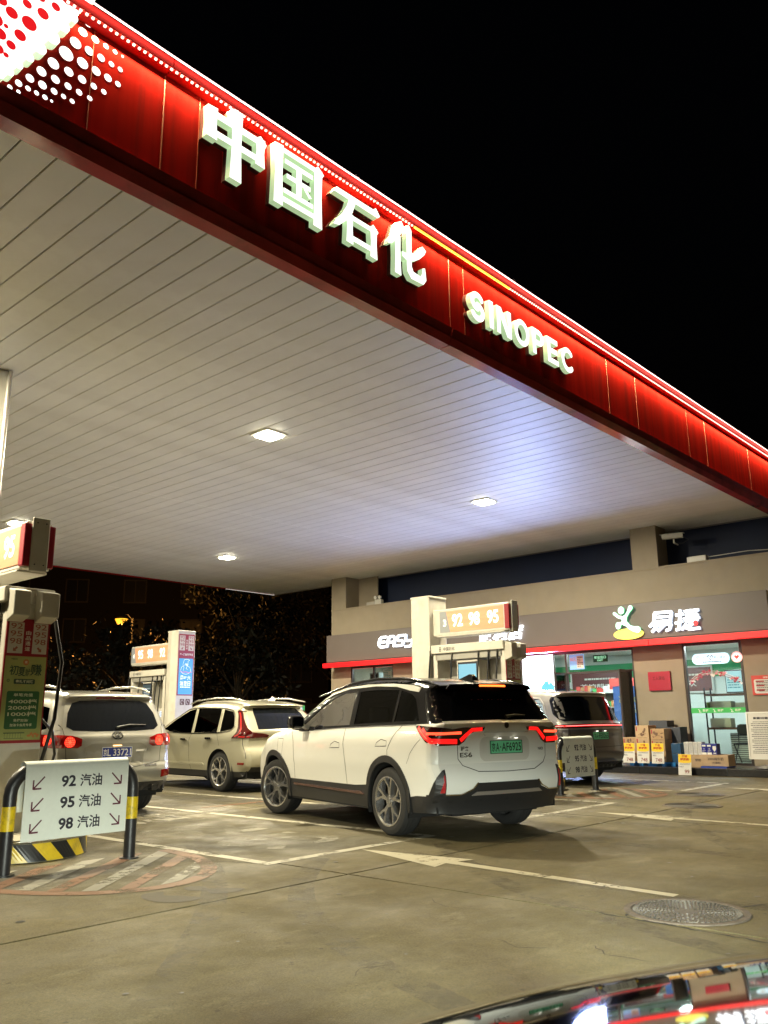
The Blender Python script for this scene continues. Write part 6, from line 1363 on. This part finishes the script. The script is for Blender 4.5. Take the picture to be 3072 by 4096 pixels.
# rack, monitor and chair seen through the right door
t = thing('display_rack', 'dark metal rack with brown shelves behind the right door glass', 'rack', (21.0, 7.75, .17), 0)
for x in (0, .4):
    for y in (-.62, .5): box('rack_post', M_ink, t, x, x+.03, y, y+.03, 0, 1.75)
for z in (.75, 1.15, 1.55): box('rack_shelf', mat('shelf_brown', (.14, .06, .04), .5), t, -.02, .45, -.6, .52, z, z+.05)
for i, (nm, a, b, z, h, c) in enumerate((('carton', -.1, .42, 1.20, .22, (.5, .5, .45)), ('jar', .46, .5, 1.2, .2, (.3, .4, .1)), ('appliance', -.05, .45, .80, .22, (.6, .58, .45)), ('parcel', -.5, -.2, 1.2, .18, (.45, .45, .42)))):
    tag(box('stored_'+nm, mat('st%d' % i, c, .5), None, 21.03, 21.33, 7.75+a, 7.75+b, .17+z+.001, .17+z+h, bevel=.01), ('pale carton on the upper rack shelf', 'slim green bottle beside the pale carton on the rack', 'cream appliance on the lower rack shelf', 'small grey parcel on the upper rack shelf')[i], nm)
t = thing('monitor', 'lit pale monitor standing on top of the rack behind the right door', 'monitor', (20.95, 7.5, 1.775)); box('monitor_back', M_ink, t, 0, .04, -.22, .20, .001, .55, bevel=.01); box('monitor_screen', glow('mon', (.5, .8, .85), .9), t, -.004, -.0005, -.20, .18, .03, .52)
m = MB(); print_lines(m, F_x(-.0045), -.15, .1, .15, .4, 5, .001); m.build('monitor_print', mat('teal_print', (.05, .3, .35), .5), t)
t = thing('heater', 'white slatted heater on the floor behind the right door', 'heater', (21.4, 7.55, .17)); box('heater_body', mat('heater_dark', (.1, .1, .1), .5), t, .03, .12, -.34, .34, 0, .66)
for k in range(13): box('slat', mat('slat_white', (.62, .64, .62), .5), t, 0, .029, -.34, .34, .02+k*.05, .05+k*.05)
t = thing('folding_chair', 'black folding chair seen through the right door glass', 'chair', (20.75, 7.25, .17)); m = MB(); m.prism(rrect(-.22, .62, .22, .88, .1), F_x(0), .02, -.02); m.build('backrest', M_seat, t); box('seat', M_seat, t, -.4, .02, -.2, .2, .42, .46, bevel=.02)
for y in (-.21, .21): MB().tube([(.03, y, .86), (-.0, y, .45), (-.38, y, 0)], .012).build('leg', M_ink, t, smooth=60); MB().tube([(-.35, y, .45), (.06, y, 0)], .012).build('leg', M_ink, t, smooth=60)
# left office window: blind and note
sh('office_poster', 20.09, 20.095, 17.75, 18.1, 2.45, 2.8, M_frw)
m = MB(); print_lines(m, F_x(20.089), -18.08, 2.47, -17.77, 2.78, 6, .001); shm('office_poster_print', m, mat('teal_print')); sh('office_cabinet', 20.6, 21.1, 18.75, 19.15, .2, 2.75, mat('cab', (.3, .33, .33), .4)); sh('office_cabinet_door', 20.585, 20.598, 18.8, 19.1, .25, 2.7, M_frm)
# ------------------------------------------------------------------ raised platform in front of the shop, dark kerb stones
t = thing('shop_platform', 'raised platform of dark kerb stones running along the shop front', 'kerb', (18.62, 1, 0)); box('platform_slab', mat('platform', (.11, .105, .10), .35, noise=.2, nscale=5), t, .31, 1.6, 0, 21, 0, .15)
y = .0; k = 0
while y < 20.5:
    box('kerb_stone', mat('kerb_granite', (.022, .022, .023), .22, noise=.3, nscale=20, vary=.15), t, 0, .305, y+.006, y+.994+.0, 0, .152, bevel=.008); y += 1.0
# ------------------------------------------------------------------ goods stacked outside
M_card = mat('cardboard', (.36, .23, .12), .7, noise=.1, nscale=8); M_card2 = mat('cardboard_pale', (.42, .29, .17), .7, noise=.1, nscale=8); M_print = mat('brown_print', (.13, .07, .04), .6)
def carton(x, y, z, w_, d_, h_, lab, m=None, pr=1, txt=None, grp='cartons stacked outside the shop'):
    t = thing('carton', lab, 'carton', (x, y, z), 0, grp); box('carton_body', m or M_card, t, 0, d_, -w_/2, w_/2, 0, h_, bevel=.006); F = F_x(0); R = random.Random(int(x*100+y*1000+z*100)); b = MB()
    if pr == 1:
        for i in range(7): tr, pp = tri2d([ell(R.uniform(-w_*.35, w_*.38), R.uniform(h_*.2, h_*.8), R.uniform(.02, .045), R.uniform(.012, .03), 9, R.uniform(0, 3))]); b.add([F(a, c, .0015+i*.0002) for a, c in pp], tr)
        for q in stroke([(-w_*.3, h_*.2), (0, h_*.4), (w_*.3, h_*.3)], .008): tr, pp = tri2d([q]); b.add([F(a, c, .004) for a, c in pp], tr)
        b.build('printed_leaves', M_print, t); b = MB(); b.prism(rect(-w_*.44, h_*.55, -w_*.36, h_*.9), F, .002, 0); b.build('red_label', M_pr, t)
    if txt:
        for s, a, c, e, g_ in txt: put_text(b, s, F, w_*a, h_*c, w_*e, h_*g_, .01, .002)
        b.build('carton_print', M_ink, t)
    box('tape', mat('tape', (.45, .35, .2), .3), t, -.0015, d_+.0015, -.02, .02, h_+.0005, h_+.002)
    return t
Xc = 19.0
for i, (y, rows, nm) in enumerate(((9.36, 2, 'left'), (9.03, 3, 'middle'), (8.66, 3, 'right'))):
    zz = .24
    for k in range(rows):
        hh = .27 if nm != 'right' else .245
        carton(Xc, y, zz, .33, .42, hh-.004, 'brown carton with printed leaves, %s of the %s pallet stack' % (('bottom', 'second', 'top')[k], nm), (M_card, M_card2)[i % 2]); zz += hh
for y, lab in ((9.1, 'blue plastic pallet under the left carton stacks'), (8.55, 'blue plastic pallet under the right carton stack')):
    t = thing('pallet', lab, 'pallet', (Xc-.04, y-.28, .15), 0, 'blue pallets'); mb_ = mat('pallet_blue', (.02, .17, .45), .45)
    for k in range(3): box('pallet_foot', mb_, t, 0, .5, k*.22, k*.22+.11, 0, .06, bevel=.005)
    for k in range(5): box('pallet_board', mb_, t, 0, .5, k*.114, k*.114+.095, .061, .088)
carton(19.45, 8.45, .152, .3, .4, .85, 'dark bluish carton standing behind the right pallet stack', mat('dark_card', (.04, .045, .06), .6), 0, grp='tall cartons behind'); carton(19.5, 8.85, .152, .45, .4, 1.0, 'dark carton behind the middle pallet stack', mat('dark_card'), 0, grp='tall cartons behind')
t = carton(18.98, 8.24, .19, .22, .3, .24, 'blue carton, lower of two beside the pallet stack', mat('blue_carton', (.015, .06, .13), .5), 0); t = carton(18.98, 8.24, .434, .22, .3, .22, 'blue carton, upper of two beside the pallet stack', mat('blue_carton'), 0)
carton(18.98, 7.86, .152, .42, .4, .26, 'tan milk carton partly hidden behind the 99 price card', M_card2, 0, [('纯牛奶', .1, .45, .4, .7)]); carton(18.95, 7.38, .18, .60, .4, .24, 'tan milk carton with printed text on a blue mat, right of the 99 price card', M_card2, 0, [('200S纯牛奶', -.25, .5, .33, .78), ('(无菌装)', -.1, .2, .22, .4)])
tag(box('blue_mat', mat('mat_blue', (.02, .06, .35), .5), None, 18.85, 19.4, 7.1, 7.66, .152, .178), 'flat blue mat under the printed milk carton', 'mat')
for k in range(4):
    lab = ('leftmost', 'second', 'third', 'fourth')[k]
    t = thing('drink_pack', '%s of the four slim white packs standing on the tan carton' % lab, 'drink pack', (19.0, 8.06-k*.105-.05, .413), 0, 'white packs'); box('pack_body', mat('pack_white', (.55, .54, .52), .5), t, 0, .2, -.048, .048, 0, .27, bevel=.004); m = MB(); print_lines(m, F_x(0), -.035, .03, .035, .25, 9, .001, hgt=.3, seed=k); m.build('pack_print', mat('grey_print', (.2, .2, .22), .5), t)
for k in range(3):
    lab = ('leftmost', 'middle', 'rightmost')[k]
    t = thing('drink_pack', '%s of the three dark blue and white milk packs' % lab, 'milk pack', (18.98, 7.60-k*.115, .422), 0, 'blue packs'); box('pack_body', mat('pack_blue', (.015, .02, .22), .4), t, 0, .2, -.054, .054, 0, .23, bevel=.004); F = F_x(0); m = MB()
    if k < 2: m.prism(rect(-.054+.004, .0, .05, .045), F, .001, 0); m.prism(rect(-.04, .17, .04, .205), F, .001, 0); m.prism(ell(-.0, .12, .006, .02, 8), F, .001, 0); print_lines(m, F, -.04, .06, .04, .09, 2, .0012)
    else: m.prism([(-.035, .18), (.035, .18), (.04, .12), (0, .06), (-.04, .12)], F, .001, 0); m.prism(rect(-.03, .02, .03, .04), F, .001, 0)
    m.build('pack_print', M_wtx, t)
def price(x, y, z, big, small, lab, lean=12, w_=.29, h_=.44):
    t = thing('price_card', lab, 'price card', (x, y, z), 0, 'yellow and white price cards'); t.rotation_euler = (0, radians(lean), 0); F = F_x(0)
    box('card', mat('card_white', (.62, .60, .57), .5), t, 0, .006, -w_/2, w_/2, 0, h_); m = MB(); m.prism([(-w_/2+.002, h_-.002), (w_/2-.002, h_-.002), (w_/2-.002, h_*.63)]+[(w_/2*math.cos(radians(a)), h_*.63-h_*.06*sin(radians(a))) for a in range(20, 180, 20)]+[(-w_/2+.002, h_*.63)], F, .0015, 0); m.build('yellow_header', mat('card_yellow', (.75, .50, .02), .5), t)
    m = MB(); put_text(m, '超值', F, -.06, h_*.84, .06, h_*.96, .03, .003); put_text(m, '整箱购', F, -.10, h_*.68, .10, h_*.82, .03, .003); m.build('card_header_print', mat('card_red', (.40, .03, .01), .5), t)
    m = MB(); put_text(m, big, F, w_*.5-.05-.05*len(big), h_*.08, w_*.5-.045, h_*.26, .012, .003); m.build('price_digits', mat('price_brown', (.22, .04, .04), .5), t)
    m = MB(); put_text(m, small, F, -w_*.4, h_*.36, -w_*.4+.09, h_*.43, .01, .003); print_lines(m, F, -w_*.4, h_*.48, w_*.4, h_*.56, 2, .003, hgt=.3); m.build('card_print', M_ink, t)
price(18.74, 8.93, .22, '748', '825.', 'price card reading 748 on the middle carton stack', 6); price(18.74, 8.58, .22, '748', '825.', 'price card reading 748 on the right carton stack, directly left of the blue cartons', 6)
price(18.74, 9.28, .22, '748', '825.', 'price card cut off by the grey suv, on the left carton stack', 6); price(18.50, 7.88, .005, '99', '149.7', 'price card reading 99 leaning on the kerb', 10)
# whiteboard on a stand
t = thing('notice_stand', 'white framed notice on a round-based stand at the right edge', 'notice stand', (19.05, 6.22, .15)); t.rotation_euler = (0, radians(4), 0)
box('board', mat('board_white', (.60, .58, .55), .5), t, 0, .02, -.42, .42, .22, 1.14); m = MB(); F = F_x(-.001)
for a, b, c, d in ((-.45, -.42, .19, 1.17), (.42, .45, .19, 1.17), (-.42, .42, 1.14, 1.17), (-.42, .42, .19, .22)): m.box(-.012, .03, -b, -a, c, d)
m.build('board_frame', mat('frame_alu', (.6, .6, .58), .35, .5), t); m = MB(); print_lines(m, F, -.36, .30, .36, .98, 18, .001, hgt=.35, seed=8); print_lines(m, F, -.34, 1.01, .34, 1.07, 1, .001, hgt=.75); m.build('board_print', M_ink, t)
MB().cyl((.02, 0, .03), (.02, 0, .19), .025, 12).build('stand_post', M_ink, t, smooth=40); m = MB(); m.lathe([(.0, .0), (.34, 0), (.33, .03), (.2, .07), (.0, .09)], 28); m.v = [(x, z, y) for x, y, z in m.v]; m.build('stand_base', mat('base_grey', (.10, .10, .10), .3), t, smooth=50)
# cctv camera, floodlight, boxes on the roof line
t = thing('cctv_camera', 'white cctv camera on a bracket under the canopy by the right roof pillar', 'cctv camera', (20.1, 8.28, 5.5)); t.rotation_euler = (0, 0, radians(-75))
for nm, dm, mm in (('housing', (-.28, .22, -.06, .06, .06, .17), mat('cam_white', (.45, .45, .43), .4)), ('sun_shield', (-.33, .26, -.075, .075, .172, .185), mat('cam_white')), ('lens', (-.283, -.2805, -.045, .045, .075, .155), M_rgl)): box(nm, mm, t, *dm, bevel=.006 if nm != 'lens' else 0)
MB().tube([(0, 0, .06), (.0, 0, -.05), (.05, .25, -.06)], .02, 8).build('bracket', mat('cam_white'), t, smooth=50); MB().tube([(.22, 0, .1), (.34, .03, .0), (.2, .08, -.06), (.05, .1, -.05)], .008).build('cable', M_ink, t, smooth=60)
t = thing('emergency_light', 'twin-head emergency light beside the left roof pillar', 'emergency light', (20.15, 18.3, 4.892)); box('light_case', mat('cam_white'), t, -.06, .06, -.14, .14, 0, .17, bevel=.01)
for s in (-1, 1): m = MB(); m.cyl((-.02, s*.09, .24), (-.09, s*.09, .23), .05, 14, r1=.06); m.build('lamp_head', mat('lamp_glass', (.6, .6, .58), .2), t, smooth=40)
box('side_case', M_pg, t, -.05, .05, .16, .52, 0, .12, bevel=.01)
t = thing('roof_box', 'small pale junction box on the wall top at the right', 'junction box', (20.15, 7.75, 4.892)); box('box_body', mat('cam_white'), t, -.1, .1, -.24, .24, 0, .15, bevel=.02); MB().tube([(0, -.24, .1), (0, -1.2, .12), (0, -2.2, .04)], .01).build('conduit', mat('cam_white'), t)
# green handcart sign and stacked boxes between the suvs, in front of the shop corner
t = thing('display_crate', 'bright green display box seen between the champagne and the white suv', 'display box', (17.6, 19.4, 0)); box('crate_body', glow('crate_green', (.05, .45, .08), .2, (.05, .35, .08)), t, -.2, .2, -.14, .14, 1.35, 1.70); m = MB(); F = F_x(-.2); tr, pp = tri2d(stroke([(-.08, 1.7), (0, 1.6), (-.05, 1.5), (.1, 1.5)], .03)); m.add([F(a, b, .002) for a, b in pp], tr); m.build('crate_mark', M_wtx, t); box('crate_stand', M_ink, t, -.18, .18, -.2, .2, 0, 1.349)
t = thing('goods_table', 'tan box of goods seen through the white suv front window', 'goods table', (19.0, 20.9, 0)); box('table_top', M_card2, t, -.4, .4, -.6, .6, 1.0, 1.35, bevel=.01); box('table_legs', M_ink, t, -.35, .35, -.5, .5, 0, .999); box('paper', M_wtx, t, -.2, .1, -.2, .2, 1.351, 1.48)

# ------------------------------------------------------------------ background: wall, houses, trees, street lamp
t = thing('boundary_wall', 'dim brick boundary wall far behind the pumps', 'wall', (30, 36, 0)); box('wall_body', mat('far_brick', (.16, .09, .05), .8, noise=.4, nscale=1.5), t, -14, 6, 0, .25, 0, 2.2)
M_far = mat('far_block', (.010, .008, .007), .85, noise=.2, nscale=.3); M_farw = mat('far_window', (.012, .012, .014), .3); M_farf = mat('far_frame', (.05, .045, .04), .6)
def block(x, y, wd_, dp, ht, rz, lab, cols, rows):
    t = thing('apartment_block', lab, 'building', (x, y, 0), rz); box('wall', M_far, t, -wd_/2, wd_/2, 0, dp, 0, ht); box('roof', M_farf, t, -wd_/2-.3, wd_/2+.3, -.3, dp+.3, ht+.002, ht+.4)
    me = MB().box(-.75, .75, -.03, -.005, 0, 1.6).build('window', M_farw, t); fr = MB(); 
    for a, b, c, d in ((-.85, -.76, -.1, 1.7), (.76, .85, -.1, 1.7), (-.75, .75, 1.61, 1.7), (-.75, .75, -.1, -.01), (-.03, .03, 0, 1.6)): fr.box(a, b, -.08, -.031, c, d)
    f = fr.build('window_frame', M_farf, me); first = True
    for i in range(cols):
        for j in range(rows):
            p = (-wd_/2+wd_*(i+.5)/cols, 0, 1.2+j*3.0)
            if first: me.location = p; first = False
            else: o = me.copy(); C.objects.link(o); o.parent = t; o.location = p; g2 = f.copy(); C.objects.link(g2); g2.parent = o
    return t
block(33, 58, 34, 10, 17, radians(-38), 'dark apartment block with barely visible windows behind the trees', 8, 5); block(66, 46, 26, 10, 15, radians(-50), 'second dark block far behind the shop corner', 5, 4)
# street lamp
d = Vector((0.53562646, 0.90179833, 0.12001297)); tt = 44; P = d*tt+Vector((0, 0, 1.25))
t = thing('street_lamp', 'lit orange street lamp above the bare bushy tree', 'street lamp', (P.x+1.0, P.y+.6, 0)); MB().cyl((0, 0, 0), (0, 0, P.z+.2), .09, 10, r1=.06).build('lamp_pole', mat('lamp_pole', (.012, .012, .012), .8), t, smooth=40)
MB().tube([(0, 0, P.z+.1), (-.5, -.3, P.z+.35), (-.95, -.55, P.z+.2)], .02).build('lamp_arm', mat('lamp_pole'), t, smooth=60); m = MB(); m.box(-1.25, -.8, -.75, -.5, P.z+.02, P.z+.15); m.build('lamp_head', mat('lamp_pole'), t, bevel=.03)
m = MB(); m.cyl((-1.03, -.63, P.z-.26), (-1.03, -.63, P.z+.015), .20, 14, r1=.33); m.build('lamp_glow', glow('sodium', (1., .40, .02), 1.9), t, smooth=60)
l = bpy.data.lights.new('street_lamp_light', 'POINT'); l.energy = 1400; l.color = (1., .42, .08); l.shadow_soft_size = .18; o = bpy.data.objects.new('street_lamp_light', l); C.objects.link(o); o.parent = t; o.location = (-1.03, -.63, P.z-.65)
M_leaf = [mat('leaf_%d' % i, c, .6) for i, c in enumerate(((.010, .013, .006), (.007, .009, .005), (.018, .014, .006)))]; M_bark = mat('bark', (.04, .03, .02), .9)
def tree(x, y, ht, cr, n, lab, seed, lsz=.12, grp='trees beyond the forecourt', shape=(1, 1, .8), base=.35, kind='tree'):
    R = random.Random(seed); t = thing('leafy_tree', lab, kind, (x, y, 0), 0, grp); m = MB(); m.tube([(0, 0, 0), (.1*R.uniform(-1, 1), .1*R.uniform(-1, 1), ht*.3), (.3*R.uniform(-1, 1), .2*R.uniform(-1, 1), ht*.62), (.2*R.uniform(-1, 1), 0, ht*.85)], [.05*ht**.7, .04*ht**.7, .022*ht**.7, .01], 8)
    cl = []
    for k in range(26):
        a = R.uniform(0, 2*pi); zz = R.uniform(base, .95); rr = cr*sqrt(R.random())*(1.15-abs(zz-.62)*1.1)
        tip = Vector((rr*cos(a)*shape[0], rr*sin(a)*shape[1], ht*zz)); b0 = Vector((0, 0, ht*max(.25, zz-.28))); mid = (b0+tip)/2+Vector((R.uniform(-.2, .2), R.uniform(-.2, .2), .15*cr)); m.tube([b0, mid, tip], [.012*ht**.6, .008*ht**.6, .004], 5)
        cl.append((tip, R.uniform(.25, .5)*cr))
        for q in range(2): v = tip+Vector((R.gauss(0, .3), R.gauss(0, .3), R.gauss(0, .25)))*cr*.5; m.tube([tip, v], [.006, .003], 4); cl.append((v, R.uniform(.15, .3)*cr))
    m.build('trunk', M_bark, t, smooth=60); m = MB(); V = []; Fc = []; Mi = []
    for i in range(n):
        c, r = cl[R.randrange(len(cl))]; p = c+Vector((R.gauss(0, .42), R.gauss(0, .42), R.gauss(0, .34)))*r; s = lsz*R.uniform(.6, 1.4)
        a = Vector((R.gauss(0, 1), R.gauss(0, 1), R.gauss(0, 1))).normalized(); b = a.cross(Vector((R.gauss(0, 1), R.gauss(0, 1), R.gauss(0, 1)))).normalized(); o = len(V)
        V += [p-a*s, p-b*s*.45, p+a*s, p+b*s*.45]; Fc.append((o, o+1, o+2, o+3)); Mi.append(R.randrange(3))
    m.v = [tuple(v) for v in V]; m.f = Fc; m.m = Mi; m.fix = False; m.build('crown', M_leaf, t, kind='stuff')
tree(P.x-1.6, P.y-3.6, 5.9, 2.6, 2600, 'sparse tree lit orange by the street lamp', 3, .13); tree(P.x+3.2, P.y-2.8, 4.7, 1.9, 1500, 'low sparse tree right of the lamp, its leaves glowing orange', 4, .12); tree(P.x-5.0, P.y-3, 5.2, 2.4, 1500, 'dim tree left of the lamp, behind the silver suv', 6, .13)
for i, (x, y, h_, c_, lab) in enumerate(((24.5, 31, 7.5, 3.0, 'dark tree just left of the shop corner'), (29, 37, 9, 3.6, 'tall dark tree farther behind the shop corner'), (26.5, 37.5, 5.6, 2.4, 'dark tree right of the far pump pole'), (38, 38, 10, 4, 'large dark tree behind the shop'), (10, 44, 9, 4, 'large dark tree behind the first pump'))):
    tree(x, y, h_, c_, 3600, lab, 20+i, .13)
t = thing('distant_lamps', 'tiny cluster of distant warm lamps right of the far pump', 'distant lamp', (33.5, 44.6, 1.6))
for a, b, c_ in ((0, .0, 0), (.35, -.2, .1), (.1, -.1, -.25), (1.3, -.9, -.05), (.6, -.4, .15)): m = MB(); m.cyl((a, b, c_), (a, b, c_+.09), .05, 8); m.build('lamp_bulb', glow('far_warm', (1., .45, .1), 8.), t)
